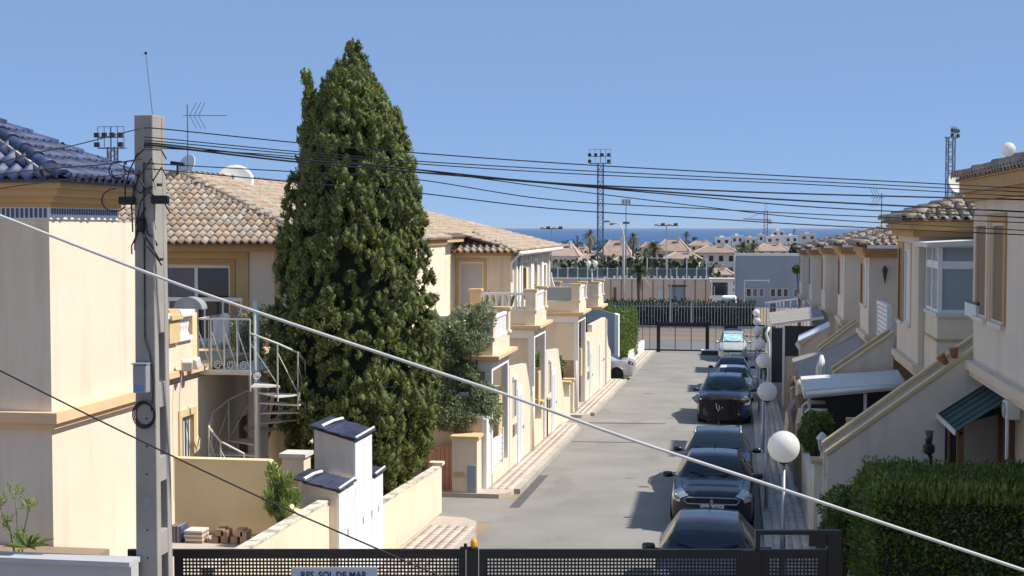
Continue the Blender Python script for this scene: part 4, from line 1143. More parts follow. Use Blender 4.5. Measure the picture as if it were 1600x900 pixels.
bc = thing('warning_beacon', tuple(gpt(gs(740), gtop)), 'orange warning beacon on the middle post of the gate', 'beacon')
q = gpt(gs(740), gtop)
MB().lathe([(.055, 0), (.055, .018), (.046, .022)], 14, tuple(q)).build('base', 'black', bc)
MB().lathe([(.044, .022), (.048, .05), (.044, .10), (.03, .128), (.004, .137)], 14, tuple(q)).build('lens', 'orange', bc, smooth=True)
b = MB(); gbox(b, gs(718), gs(735), gtop + .002, gtop + .03, -.04, .03); gbox(b, gs(724), gs(729), gtop + .03, gtop + .075, -.02, .01); b.build('photocell', 'black', bc)
wp = thing('fence_post', tuple(gpt(gs(257), gz(18), -.5)), 'slim grey post with a pointed finial between the pole and the gate', 'post')
b = MB(); gbox(b, gs(252), gs(258), gz(18), 1.98, -.52, -.47); gbox(b, gs(260), gs(265), gz(18), 1.96, -.5, -.46); b.build('shaft', 'galv', wp)
q = gpt(gs(262.5), 1.96, -.48); MB().lathe([(.02, 0), (.045, .03), (.02, .06), (.038, .11), (.004, .22)], 8, tuple(q)).build('finial', 'darkgrey', wp)

# name plate
sg = thing('name_sign', tuple(gpt(gs(520), 1.3, -.05)), 'grey blue name plate lettered RES. SOL DE MAR on the left gate leaf', 'sign')
b = MB(); gbox(b, gs(453), gs(588), 1.10, 1.478, -.055, -.035); b.build('plate', 'signplate', sg)
def lettering(txt, size, loc, rot, m, parent, width=None, name='lettering', bold=.0):
    cu = bpy.data.curves.new(name, 'FONT'); cu.body = txt; cu.size = size; cu.extrude = .002; cu.offset = bold; cu.align_x = 'CENTER'; cu.resolution_u = 3
    tmp = bpy.data.objects.new(name, cu); COL.objects.link(tmp)
    dg = bpy.context.evaluated_depsgraph_get(); me = bpy.data.meshes.new_from_object(tmp.evaluated_get(dg))
    COL.objects.unlink(tmp); bpy.data.objects.remove(tmp)
    if width:
        xs_ = [v_.co.x for v_ in me.vertices]; k = width / (max(xs_) - min(xs_))
        for v_ in me.vertices: v_.co.x *= k
    me.materials.clear(); me.materials.append(M[m])
    o = bpy.data.objects.new(name, me); COL.objects.link(o); o.parent = parent
    o.matrix_basis = Matrix.Translation(Vector(loc) - parent_world(parent)) @ rot.to_4x4()
    return o
lettering('RES. SOL DE MAR', .125, gpt(gs(519.5), 1.335, -.058), GMAT @ Matrix.Rotation(R(90), 3, 'X'), 'signblue', sg, width=.85, bold=.003)
# ================================================================== LEFT ROW, FARTHER
L2 = thing('house', (-11, 50, gz(50)), 'cream house beyond the cypress with a broad low terracotta roof and white gutter', 'house', 'houses along the left side of the street')
G = gz(50)
w = MB(); wall_holes(w, (-8.0, 49.308), (0, 1), 10.6, G, 4.86, .2, [(2.6, 3.5, 3.1, 4.35), (5.6, 6.5, 2.75, 4.5), (8.4, 9.0, 3.2, 4.3)])
w.build('side_wall', 'cream', L2)
w = MB(); wall_holes(w, (-9.99, 49.3), (1, 0), 1.985, G, 4.86, .2, [(.12, 1.02, 3.0, 4.62)]); w.build('front_wall', 'greige', L2)
w = MB(); wall_holes(w, (-10.0, 46.05), (0, 1), 3.25, G, 5.30, .2, [(.5, 1.3, 3.2, 4.6)]); w.build('recessed_wall', 'cream', L2); MB().box(-17, -10.003, 46.05, 46.25, G, 5.30).build('near_wall', 'greige', L2); MB().box(-17, -8.2, 60.0, 60.2, G, 4.86).build('far_wall', 'cream', L2)
window(L2, (-10.0, 49.3), (1, 0), .12, 1.02, 3.0, 4.62, depth=.04, mull=0, frame_m='whiteshutter', pane_m='shutter', trim='ochre2', trim_w=.1)
window(L2, (-8.0, 49.3), (0, 1), 2.6, 3.5, 3.1, 4.35, frame_m='brownwood', pane_m='glass', trim='yellowcap')
window(L2, (-8.0, 49.3), (0, 1), 5.6, 6.5, 2.75, 4.5, frame_m='white', pane_m='curtain', trim='whitewall')
window(L2, (-8.0, 49.3), (0, 1), 8.4, 9.0, 3.2, 4.3, frame_m='white', pane_m='glass', trim='whitewall')
window(L2, (-10.0, 46.05), (0, 1), .5, 1.3, 3.2, 4.6, frame_m='white', pane_m='glass', trim='yellowcap')
for y in (51.0, 54.2, 57.0): MB().tube([(-7.94, y, G), (-7.94, y, 4.8)], .045, 8).build('downpipe', 'white', L2, smooth=True)
for y in (50.0, 51.3, 53.6, 56.6, 58.9): MB().box(-8.0, -7.9, y, y + .22, G, 4.84).build('pilaster', 'whitewall', L2)
MB().box(-10.25, -7.9, 48.9, 49.0, 4.84, 5.02).build('fascia', 'ochre', L2)
MB().box(-9.98, -9.62, 46.02, 49.25, 5.34, 5.52).build('upper_fascia', 'ochre2', L2)
MB().tube([(-7.58, 48.7, 4.93), (-7.58, 60.5, 4.93)], .075, 8).build('gutter', 'white', L2, smooth=True)
MB().tube([(-7.62, 49.0, 4.9), (-7.95, 49.15, 4.6), (-7.95, 49.15, 3.9)], .045, 8).build('gutter_elbow', 'white', L2, smooth=True)
sl = lambda x: 5.0 + (-7.65 - x) * .285
tiled_slope(L2, [(-7.65, 48.9, 5.0), (-7.65, 60.6, 5.0), (-13, 55.2, sl(-13)), (-13, 46.02, sl(-13)), (-9.55, 46.02, sl(-9.55)), (-9.55, 48.9, sl(-9.55))], .25, .36, .075, 'tile', seed=21)
tiled_slope(L2, [(-13, 46.02, sl(-13)), (-13, 55.2, sl(-13)), (-18.3, 60.6, 5.0), (-18.3, 46.02, 5.0)], .25, .36, .075, 'tile', seed=22)
tiled_slope(L2, [(-10.3, 48.5, 4.98), (-7.6, 48.5, 4.98), (-7.9, 49.0, 5.12), (-9.5, 50.4, 5.66)], .24, .30, .08, 'tile', singles=60, near=(-9, 48.5, 5), seed=23)
ridge(L2, (-7.65, 60.6, 5.03), (-13, 55.2, sl(-13) + .03), .09, 'tile', .42); ridge(L2, (-13, 46.02, sl(-13) + .03), (-13, 55.2, sl(-13) + .03), .09, 'tile', .42)
ca = MB()
arc = [(-8.0, 3.9)] + [(-8.0 + 1.1 * (1 - math.cos(a)), 3.9 - 1.25 * math.sin(a)) for a in np.linspace(.1, 1.57, 9)] + [(-6.9, 2.4), (-8.0, 2.4)]
tag(ca.prism(arc, 'y', 60.25, 60.42).build('swept_wall', 'whitewall'), 'white wall with a concave swept edge at the far end of the left house', 'wall')


def balcony(y0, y1, label, front='rail', house_x=-8.4, pots=True, seed=1, rise=3.78):
    """balcony over the pavement line: cornice, parapet, corner pillars, white rails"""
    g = random.Random(seed); gy = gz(y0); z = gy + rise; xo = -6.25
    t = thing('balcony', (xo, y0, z), label, 'balcony', 'balconies of the left row')
    b = MB(); b.box(house_x, xo + .20, y0 - .20, y1 + .20, z + .06, z + .15); b.box(house_x, xo + .12, y0 - .12, y1 + .12, z, z + .06); b.build('cornice', 'peach', t)
    MB().box(house_x, xo - .003, y0 + .003, y1 - .003, z + .152, z + .30).build('floor', 'joint', t)
    p = MB(); p.box(house_x, xo, y0, y0 + .12, z + .152, z + .58); p.box(xo - .12, xo, y0 + .12, y1, z + .152, z + .58); p.box(house_x, xo - .12, y1 - .12, y1, z + .152, z + .58); p.build('parapet', 'greige' if False else 'cream', t)
    for (px_, py_) in ((xo - .30, y0 - .02), (xo - .30, y1 - .28), (house_x + .1, y0 - .02)):
        q = MB(); q.box(px_, px_ + .32, py_, py_ + .30, z + .583, z + 1.20); q.box(px_ - .04, px_ + .36, py_ - .04, py_ + .34, z + .56, z + .622); qo = q.build('pillar', 'greige' if px_ > house_x + .2 else 'yellowcap', t)
        c = MB(); c.box(px_ - .05, px_ + .37, py_ - .05, py_ + .35, z + 1.203, z + 1.27); c.build('pillar_cap', 'yellowcap', qo)
    def rails(a, c, along):
        r_ = MB()
        def bx(u0, u1, z0, z1, th=.05):
            if along == 'x': r_.box(u0, u1, y0 + .06 - th / 2, y0 + .06 + th / 2, z0, z1)
            else: r_.box(xo - .06 - th / 2, xo - .06 + th / 2, u0, u1, z0, z1)
        bx(a, c, z + 1.08, z + 1.16, .09); bx(a, c, z + .58, z + .64, .08); r_.build('rail', 'white', t)
        n = max(3, int((c - a) / .2)); 
        for i in range(n):
            u = a + (c - a) * (i + .5) / n; s_ = MB()
            if along == 'x': s_.lathe([(.03, 0), (.045, .1), (.055, .2), (.03, .34), (.045, .44)], 7, (u, y0 + .06, z + .64))
            else: s_.box(xo - .075, xo - .045, u - (c - a) / n * .43, u + (c - a) / n * .43, z + .66, z + 1.06)
            s_.build('baluster', 'white', t)
    if front == 'glass':
        MB().box(house_x + .45, xo - .31, y0 + .03, y0 + .05, z + .60, z + 1.12).build('glass_screen', 'paleglass', t)
        MB().box(house_x + .43, xo - .30, y0 + .02, y0 + .08, z + 1.123, z + 1.17).build('rail', 'white', t)
    else: rails(house_x + .44, xo - .31, 'x')
    rails(y0 + .30, y1 - .30, 'y')
    if pots:
        for k in range(3):
            x = house_x + .5 + k * .42; h_ = g.uniform(.25, .5); c = MB()
            for j in range(9):
                a = g.uniform(0, 6.28); c.bar((x, y0 + .3, z + .6), (x + .16 * math.cos(a), y0 + .3 + .16 * math.sin(a), z + .75 + h_ * g.uniform(.5, 1)), .022)
            po = thing('pot_plant', (x, y0 + .3, z + .3), ('left', 'middle', 'right')[k] + ' spiky potted plant on the second balcony', 'pot plant', 'pot plants on the balconies')
            MB().lathe([(.09, 0), (.13, .28), (.14, .30)], 10, (x, y0 + .3, z + .31)).build('pot', 'terracottapot', po); c.build('leaves', 'grassy', po)
    return t
balcony(35.6, 38.3, 'nearest white railed balcony, half hidden by the olive tree', seed=1, pots=False, rise=3.32)
balcony(43.2, 45.8, 'second balcony with buff corner pillars and a row of spiky pots', seed=2)
balcony(55.4, 58.0, 'third balcony with a frosted glass front', front='glass', seed=3, pots=False)
balcony(63.0, 65.5, 'farthest balcony of the left row before the grey car', seed=4, pots=False)


def front_house(y0, y1, label, stair_dir=1, door=True, seed=1, shade='greige', rise=3.78):
    """ground storey under a balcony: recessed porch, white pilasters, stair parapet and door wall on the pavement line"""
    g = random.Random(seed); xo = -6.25; gy = gz(y0); z = gy + rise
    t = thing('house', (-8.4, y0, gy), label, 'house', 'houses along the left side of the street')
    w = MB(); w.box(-9.9, -8.4, y0 - 2.2, y1 + 3.0, gy - .2, z - .004); w.box(-8.4, -8.1, y0 - .1, y1, gy - .2, z - .004)
    w.build('wall', 'cream', t)
    f = MB(); f.box(-8.1, xo - .2, y0 + .14, y0 + .3, gy + 2.0, z - .006); f.box(-8.1, -7.35, y0 + .14, y0 + .3, gy - .2, gy + 2.0); f.build('porch_front', shade, t)
    b = MB(); b.box(-8.1, xo - .02, y0 - .02, y0 + .12, z - .26, z - .003); b.box(xo - .18, xo - .02, y0 + .12, y1, z - .26, z - .003); b.build('porch_beam', 'whitewall', t)
    for y in (y0 - .02, y1 - .18): MB().box(xo - .2, xo - .02, y, y + .18, gy - .15, z - .263).build('porch_post', 'whitewall', t)
    bl = MB(); bl.box(xo - .10, xo - .05, y0 + (y1 - y0) * .45, y0 + (y1 - y0) * .66, gy + 1.25, gy + 2.35); bl.build('rolled_blind', 'yellowcap', t)
    # door wall on the pavement line, ending in a raked stair parapet
    ya, yb = y1, y1 + 4.4
    MB().prism([(ya, gz(ya) - .15), (yb - 1.7, gz(yb - 1.7) - .15), (yb - 1.7, gz(yb) + 2.92), (ya, gz(ya) + 2.98)], 'x', xo - .18, xo).build('door_wall', 'cream', t)
    MB().prism([(yb - 1.7, gz(yb) - .15), (yb + 2.0, gz(yb + 2) - .2), (yb + 2.0, gz(yb) + .80), (yb + .5, gz(yb) + .95), (yb - 1.3, gz(yb) + 2.9), (yb - 1.7, gz(yb) + 2.92)], 'x', xo - .18, xo - .002).build('stair_parapet', 'cream', t)
    for i in range(7):
        MB().box(xo - 1.25, xo - .19, yb - .25 - .28 * i, yb - .25 - .28 * i + .27, gz(yb) - .1, gz(yb) + .35 + .32 * i).build('step', 'joint', t)
    if door:
        dm = ya + 1.35
        d = MB(); d.box(xo - .02, xo + .025, dm, dm + .95, gz(dm) + .12, gz(dm) + 2.25); do = d.build('street_door', 'white', t)
        for k in range(2): MB().box(xo + .026, xo + .035, dm + .1 + k * .4, dm + .42 + k * .4, gz(dm) + .3, gz(dm) + 2.05).build('door_panel', 'whiteshutter', do)
        MB().box(xo + .036, xo + .07, dm + .86, dm + .90, gz(dm) + 1.0, gz(dm) + 1.1).build('handle', 'galv', do)
        wi = MB(); wi.box(xo, xo + .03, ya + .55, ya + .62, gz(ya) + 1.5, gz(ya) + 2.55); wi.box(xo, xo + .03, ya + 1.05, ya + 1.12, gz(ya) + 1.5, gz(ya) + 2.55); wi.box(xo, xo + .06, ya + .5, ya + 1.17, gz(ya) + 2.55, gz(ya) + 2.65); wo = wi.build('window', 'white', t)
        MB().box(xo, xo + .012, ya + .62, ya + 1.05, gz(ya) + 1.5, gz(ya) + 2.55).build('pane', 'curtain', wo)
        MB().box(xo, xo + .06, ya + .55, ya + .95, gz(ya) + 1.0, gz(ya) + 1.3).build('meter_box', 'plasticgrey', t)
    # gate pillars and a slatted white gate before the next house
    yp = yb + 2.0
    for k, y in enumerate((yp, yp + 1.25)):
        q = MB(); q.box(xo - .35, xo, y, y + .32, gz(y) - .15, gz(y) + 1.35); qo = q.build('gate_pillar', shade, t)
        MB().box(xo - .40, xo + .05, y - .05, y + .37, gz(y) + 1.353, gz(y) + 1.43).build('pillar_cap', 'yellowcap', qo)
    ga = MB(); ga.box(xo - .2, xo - .16, yp + .36, yp + 1.22, gz(yp) + .15, gz(yp) + .22); ga.box(xo - .2, xo - .16, yp + .36, yp + 1.22, gz(yp) + 1.15, gz(yp) + 1.2); go = ga.build('side_gate', 'white', t)
    for i in range(7): MB().box(xo - .195, xo - .165, yp + .38 + i * .12, yp + .46 + i * .12, gz(yp) + .22, gz(yp) + 1.15).build('slat', 'white', go)
    return t
front_house(35.6, 38.3, 'cream house front with a white street door below the nearest balcony', seed=1, rise=3.32)
front_house(43.2, 45.8, 'cream house front below the second balcony with spiky pots', seed=2)
front_house(55.4, 58.0, 'cream house front with a raked stair wall below the glass fronted balcony', seed=3)
t = thing('garden_wall', (-6.25, 66, gz(66)), 'last stretch of cream wall on the left before the reversing grey car', 'wall')
MB().prism([(60.5, gz(60) - .2), (69.6, gz(69) - .2), (69.6, gz(69) + 1.5), (68.2, gz(69) + 1.9), (66.8, gz(67) + 3.3), (60.5, gz(60) + 3.2)], 'x', -6.45, -6.26).build('wall', 'cream', t)
MB().box(-6.26, -6.22, 63.6, 64.6, gz(64) + .1, gz(64) + 2.2).build('door', 'white', t)
MB().tube([(-6.2, 66.5, gz(66)), (-6.2, 66.5, gz(66) + 3.2)], .045, 8).build('downpipe', 'offwhite', t)
for y, l in ((42.3, 'pale drainpipe standing at the end of the first house front'), (53.9, 'pale drainpipe beside the second driveway')):
    tag(MB().tube([(-6.18, y, gz(y) + .1), (-6.18, y, gz(y) + 2.1)], .045, 8).build('drainpipe', 'offwhite', None, smooth=True), l, 'pipe')

# corner by the driveway: garden wall with white coping, letter box pillar, timber gate, slatted panel
cw = thing('garden_wall', (-6.9, 35, gz(35)), 'weathered buff garden wall with a sloping white coping at the driveway corner', 'wall')
MB().prism([(-7.75, gz(35) - .1), (-6.42, gz(35) - .1), (-6.42, .98), (-7.45, 1.24), (-7.75, 1.24)], 'y', 35.0, 35.18).build('wall', 'buff', cw)
MB().prism([(-7.8, 1.243), (-7.45, 1.243), (-6.36, .985), (-6.36, 1.05), (-7.45, 1.33), (-7.8, 1.33)], 'y', 34.9, 35.7).build('coping', 'whitewall', cw)
MB().box(-6.42, -6.30, 35.0, 35.6, gz(35) - .1, .98).build('end_pier', 'whitewall', cw)
MB().box(-7.1, -6.85, 35.2, 35.4, 1.30, 1.62).build('chimney_pot', 'whitewall', cw)
lbx = thing('letterbox_pillar', (-6.75, 34.5, gz(34)), 'buff pillar with a yellow letter slot and a blue grey meter door at the driveway corner', 'pillar')
MB().box(-7.05, -6.42, 34.3, 34.95, gz(34) - .1, .56).build('shaft', 'greige', lbx)
MB().box(-7.1, -6.37, 34.25, 34.98, .563, .64).build('cap', 'yellowcap', lbx)
MB().box(-7.02, -6.75, 34.27, 34.302, gz(34) + .50, gz(34) + .60).build('letter_slot', 'ochre2', lbx)
MB().box(-6.66, -6.44, 34.26, 34.302, gz(34) + .12, gz(34) + .80).build('meter_door', 'bluegrey', lbx)
tg = thing('timber_gate', (-7.5, 34.7, gz(34)), 'small pinkish timber gate beside the letter box pillar', 'gate')
for i in range(6): MB().box(-7.75 + i * .11, -7.75 + i * .11 + .095, 34.7, 34.73, gz(34) + .1, gz(34) + 1.2).build('board', 'timberfence', tg)
for z in (.35, .75): MB().box(-7.77, -7.08, 34.731, 34.76, gz(34) + z, gz(34) + z + .08).build('ledge', 'timberfence', tg)
sp = thing('slatted_fence', (-6.3, 36.4, gz(36)), 'white slatted fence panel on a low cream wall by the driveway corner', 'fence')
MB().box(-6.45, -6.25, 35.62, 38.2, gz(36) - .1, gz(36) + .42).build('base_wall', 'cream', sp)
for i in range(5): MB().box(-6.38, -6.33, 35.7, 37.5, gz(36) + .50 + i * .15, gz(36) + .61 + i * .15).build('slat', 'white', sp)
for y in (35.66, 37.5): MB().box(-6.42, -6.29, y, y + .09, gz(36) + .423, gz(36) + 1.35).build('post', 'white', sp)
MB().box(-6.55, -6.38, 35.75, 35.93, gz(36), gz(36) + 3.6).build('downpipe_post', 'offwhite', sp)
cr = [(g_.uniform(-.3, .3), g_.uniform(-.5, .5), g_.uniform(1.2, 2.6), .3, .3, .3) for _ in range(12)]
round_tree('shrub', (-6.75, 50.0, gz(50)), 'dark green shrub in the gap before the glass fronted balcony', 2.2, cr, 2600, .12, 'hedge', .05, 14, cat='shrub')
vs_ = MB().lathe([(.10, 0), (.2, .25), (.22, .5), (.14, .75), (.17, .85)], 12, (-6.45, 49.0, gz(49) + .9)); tag(vs_.build('garden_urn', 'whitewall', None, smooth=True), 'white garden urn in front of the dark shrub on the left', 'urn')
# end of the street, left: grey panel, clipped hedge, low wall
ep = thing('side_gate', (-6.6, 73.5, gz(73)), 'grey panel gate with a sunlit white edge beside the tall clipped hedge', 'gate')
MB().prism([(-7.9, gz(73)), (-6.42, gz(73)), (-6.42, 1.3), (-7.9, 1.75)], 'y', 73.6, 73.72).build('panel', 'bluegrey', ep)
MB().prism([(-6.42, gz(73)), (-6.22, gz(73)), (-6.22, 1.25), (-6.42, 1.32)], 'y', 73.5, 74.3).build('post', 'whitewall', ep)
hedge('hedge', (-7.2, 84, gz(84)), 'tall bright green clipped hedge at the far left end of the street', -8.6, -6.35, 75.5, 88, .78, 'tse', 420, .13, seed=51, wob=.06)
run_wall('low_wall', 'low white wall along the foot of the clipped hedge', -6.2, 80, 94, gz(80) + .75, gz(94) + .75, m='whitewall')
# ================================================================== RIGHT ROW
XW = 3.85                                                  # street face of the projecting bays
HL = ['nearest house on the right with a deep tan eave and tall brown blinds', 'second house on the right with the white glazed bay and terracotta hip roof', 'third house on the right with a dark lantern on its bay',
      'fourth house along the right row', 'fifth house along the right row', 'sixth house along the right row', 'farthest house at the end of the right row']
BAY = [(15.6, 24.3), (31.6, 35.7), (43.4, 46.4), (53.6, 56.8), (65.1, 68.0), (76.7, 79.9), (89.2, 92.4)]
EAVE = [6.62, 5.98, 5.28, 5.18, 4.98, 4.72, 4.50]
HOUSES = []
for i, ((y0, y1), ze) in enumerate(zip(BAY, EAVE)):
    t = thing('house', (XW + 2, y0, gz(y0)), HL[i], 'house', 'houses along the right side of the street'); HOUSES.append(t)
    zm = (3.52, 2.74, 2.50, 2.28, 2.0, 1.75, 1.45)[i]; gy = gz(y0)
    yn = BAY[i + 1][0] if i < 6 else y1 + 2
    zw = ze - .14
    W = y1 - y0
    if i == 0: holes = [(1.75, 2.75, 4.40, 5.92), (.22, 1.25, 4.40, 5.92)]      # measured from the far end
    elif i == 1: holes = [(.35, 1.25, 3.62, 5.36), (1.75, 2.7, 3.62, 5.34)]
    else: holes = [(.35, .35 + W * .26, zm + .95, ze - .55), (W * .5, W * .5 + .8, zm + .95, ze - .55)]
    w = MB(); wall_holes(w, (XW, y1 - .006), (0, -1), W - .014, zm, zw, .22, holes); w.build('bay_side_wall', 'greige', t)
    MB().box(XW + .004, 9.5, y0, y0 + .22, zm, zw).build('bay_front_wall', 'greige', t)
    MB().box(XW + .22, 9.5, y1 - .22, y1, zm, zw).build('bay_back_wall', 'greige', t)
    MB().box(6.0, 9.5, y0 + .23, yn - .01, gy - .4, zw - .01).build('main_wall', 'buff', t)
    MB().box(4.5, 5.995, y0 + .4, y1 - .3, gy - .4, zm - .01).build('lower_wall', 'buff', t)
    m_ = MB(); m_.box(XW - .12, XW + .3, y0 - .12, y1 + .05, zm - .02, zm + .12); m_.box(XW + .3, 7, y0 - .12, y0 + .2, zm - .02, zm + .12); m_.box(XW - .05, XW + .3, y0 - .05, y1 + .02, zm - .14, zm - .02)
    m_.build('moulding', 'buff', t)
    for k, (a, c, d, e) in enumerate(holes):
        window(t, (XW, y1 - .006), (0, -1), a, c, d, e, depth=-.022, frame=.05, proud=.026, mull=0, frame_m=('brownwood', 'whiteshutter')[k % 2] if i else 'buff',
               pane_m='rollblind' if (i == 0 or k == 0) else 'whiteshutter', trim='ochre' if k == 0 else 'buff', trim_w=.14, sill='offwhite' if i < 3 else None)
    b = MB(); b.box(XW - .22, 9.5, y0 - .30, y1 + .22, ze - .20, ze - .02); b.box(XW - .14, 9.5, y0 - .14, y1 + .14, ze - .34, ze - .20); b.build('fascia', 'ochre', t)
    if i == 0:
        b = MB(); b.box(XW - .26, 9.5, y0 - .41, y1 + .28, ze - .016, ze + .02); b.build('soffit', 'ochre2', t)
    zx = ze + .03; rise = .30
    xe, ya, yb = XW - (.27 if i == 0 else .36), y0 - .42, y1 + (.3 if i == 0 else .42)
    hd = min(2.45, (yb - ya) / 2)                      # hipped end over the bay, ridge running back from the street
    c0, c1 = (xe, ya, zx), (xe, yb, zx); zr = zx + hd * rise
    r0, r1 = (xe + hd, ya + hd, zr), (xe + hd, yb - hd + .001, zr)
    if i == 0:
        tiled_slope(t, [c1, c0, r0, r1], .24, .36, .085, 'tile', singles=60, near=(xe, 24, zx), seed=60)
    else:
        tiled_slope(t, [c1, c0, r0], .24, .36, .085, 'tile', singles=30 if i == 1 else 0, near=(xe, y0, zx), seed=60 + i)
        tiled_slope(t, [c0, (9.9, ya, zx), (9.9, ya + hd, zr), r0], .24, .34, .085, 'tile', singles=110 if i == 1 else (40 if i == 2 else 0), near=(XW, y0, zx), seed=80 + i)
        ridge(t, c0, r0, .11, 'tile', .42); ridge(t, r0, (9.9, r0[1], zr), .11, 'tile', .42)
    tiled_slope(t, [(9.9, yb, zx), c1, r1, (9.9, r1[1], zr)], .24, .36, .085, 'tile', seed=70 + i)
    ridge(t, c1, r1, .12, 'tile', .42)
    tiled_slope(t, [(5.65, yn - .5, zx - .02), (5.65, yb - .6, zx - .02), (9.9, yb - .6, zx + 1.2), (9.9, yn - .5, zx + 1.2)], .24, .36, .085, 'tile', seed=90 + i)
    if i in (2, 3, 4, 5, 6):
        MB().box(XW - .10, 6.5, y0 - .58, y0 - .48, ze - .06, ze + .04).build('gutter', 'white', t)
# nearer house: planter box lettered on the sill, ball on the roof, air conditioner
pb = thing('window_box', (3.9, 24.2, 4.5), 'white slatted window box under the first tall brown blind', 'planter')
for k in range(4): MB().box(3.80, 3.93, 23.75 + k * .29, 24.02 + k * .29, 4.36, 4.58).build('slat', 'whiteshutter', pb)
MB().box(3.82, 3.95, 23.74, 24.92, 4.582, 4.62).build('rim', 'darkgrey', pb)
tag(MB().ball((3.92, 21.8, 7.0), .105, 16, 10).build('roof_ball', 'globe', None, smooth=True), 'small white ball fixed on the ridge of the nearest right roof', 'ornament')
ac = thing('air_conditioner', (3.8, 22.2, 3.0), 'white air conditioner box on the wall under the nearest right moulding', 'air conditioner')
MB().box(3.72, 3.92, 20.55, 20.85, 3.14, 3.40).build('case', 'offwhite', ac, bevel=.02)
MB().lathe([(.11, 0), (.11, .01)], 16, (3.715, 20.7, 3.27), Matrix.Rotation(R(-90), 3, 'Y')).build('fan_grille', 'plasticgrey', ac)
MB().tube([(3.80, 20.9, 3.14), (3.80, 20.9, .6)], .025, 7).build('pipe', 'white', ac)

# nearest ground floor: wall, door, porch bars, green awning
t = thing('porch', (3.9, 23, gz(23)), 'shaded porch with black bars below the green striped awning', 'porch')
w = MB(); wall_holes(w, (4.3, 25.0), (0, -1), 8, gz(23) - .2, 3.36, .2, [(.18, 1.38, .5, 2.75)]); w.build('wall', 'buff', t)
MB().box(4.36, 4.42, 23.64, 24.80, .5, 2.74).build('door', 'darkgrey', t)
for y in (23.0, 23.50): MB().box(4.14, 4.296, y, y + .12, .4, 2.85).build('door_post', 'brownwood', t)
for k in range(9):
    y = 22.7 + k * .21; MB().bar((3.42, y, 1.2), (3.42, y, 2.62), .032).build('bar', 'black', t)
MB().box(3.40, 3.44, 22.6, 24.5, 2.62, 2.67).build('top_rail', 'black', t)
for y in (22.6, 23.55, 24.48): MB().box(3.37, 3.47, y, y + .08, gz(23), 2.75).build('post', 'brownwood', t)
MB().bar((3.4, 23.6, 2.66), (4.28, 22.6, 3.1), .06, .09).build('brace', 'darkgrey', t)
pot = thing('wine_rack', (3.3, 23.0, 1.3), 'dark rounded ornaments standing behind the black porch bars', 'ornament')
for k in range(3): MB().lathe([(.05, 0), (.13, .12), (.12, .28), (.04, .42), (.03, .55)], 10, (3.6 + .06 * k, 22.9 + .34 * k, 1.35)).build('vase', 'brownwood', pot, smooth=True)
aw = thing('striped_awning', (3.6, 23.4, 2.9), 'dark green striped awning over the porch of the nearest right house', 'awning')
n = 11
for k in range(n):
    ya, yb = 22.3 + 2.3 * k / n, 22.3 + 2.3 * (k + 1) / n - .004; o = .012 * math.sin(k * 2.1)
    MB().add([(4.12, ya, 3.28), (4.12, yb, 3.28), (3.30, yb, 2.72 + o), (3.30, ya, 2.72 - o), (4.12, ya, 3.265), (4.12, yb, 3.265), (3.30, yb, 2.705 + o), (3.30, ya, 2.705 - o)],
             [(0, 1, 2, 3), (7, 6, 5, 4), (0, 3, 7, 4), (1, 5, 6, 2), (3, 2, 6, 7), (0, 4, 5, 1)]).build('stripe', 'darkawn' if k % 2 else 'greenawn', aw)
MB().box(3.275, 3.298, 22.28, 24.62, 2.66, 2.74).build('front_bar', 'offwhite', aw)
MB().add([(4.3, 22.2, 3.42), (4.3, 24.9, 3.42), (4.05, 24.9, 3.30), (4.05, 22.2, 3.30), (4.3, 22.2, 3.46), (4.3, 24.9, 3.46), (4.03, 24.9, 3.34), (4.03, 22.2, 3.34)],
         [(0, 3, 2, 1), (4, 5, 6, 7), (0, 1, 5, 4), (1, 2, 6, 5), (2, 3, 7, 6), (3, 0, 4, 7)]).build('hood', 'buff', aw)


def outside_stair(y, x0, z0, x1, z1, label, m='greige', depth=1.05, steps=9, pot=None):
    """flight that climbs away from the street between two raked parapets with ochre coping"""
    t = thing('outside_stair', (x0, y, gz(y)), label, 'staircase', 'outside stairs of the right row')
    gy = gz(y) - .2; sl = (z1 - z0) / (x1 - x0)
    for k, yy in enumerate((y, y + depth)):
        MB().prism([(x0, gy), (x1, gy), (x1, z1), (x0, z0)], 'y', yy, yy + .15).build('parapet', m, t)
        MB().add([(x0 - .03, yy - .03, z0 + .003 - .03 * sl), (x1, yy - .03, z1 + .003), (x1, yy + .18, z1 + .003), (x0 - .03, yy + .18, z0 + .003 - .03 * sl),
                  (x0 - .03, yy - .03, z0 + .07 - .03 * sl), (x1, yy - .03, z1 + .07), (x1, yy + .18, z1 + .07), (x0 - .03, yy + .18, z0 + .07 - .03 * sl)],
                 [(0, 3, 2, 1), (4, 5, 6, 7), (0, 1, 5, 4), (1, 2, 6, 5), (2, 3, 7, 6), (3, 0, 4, 7)]).build('coping', 'yellowcap', t)
    for i in range(steps):
        xa = x0 + (x1 - x0) * i / steps; MB().box(xa, x0 + (x1 - x0) * (i + 1) / steps, y + .152, y + depth - .002, gy, z0 - .75 + (z1 - z0) * (i + 1) / steps).build('step', 'joint', t)
    return t
outside_stair(24.35, 1.50, 1.98, 4.29, 4.10, 'nearest outside stair with the big shaded raked wall above the hedge')
outside_stair(36.6, 2.44, 2.13, 3.87, 3.15, 'second outside stair, above the white pergola roof', m='greige')
outside_stair(47.4, 2.66, 1.78, 3.87, 2.72, 'third outside stair, beyond the grey awning cloth', m='greige')
outside_stair(57.3, 2.42, 1.05, 3.5, 1.88, 'fourth outside stair, beside the white framed pergola', m='greige')
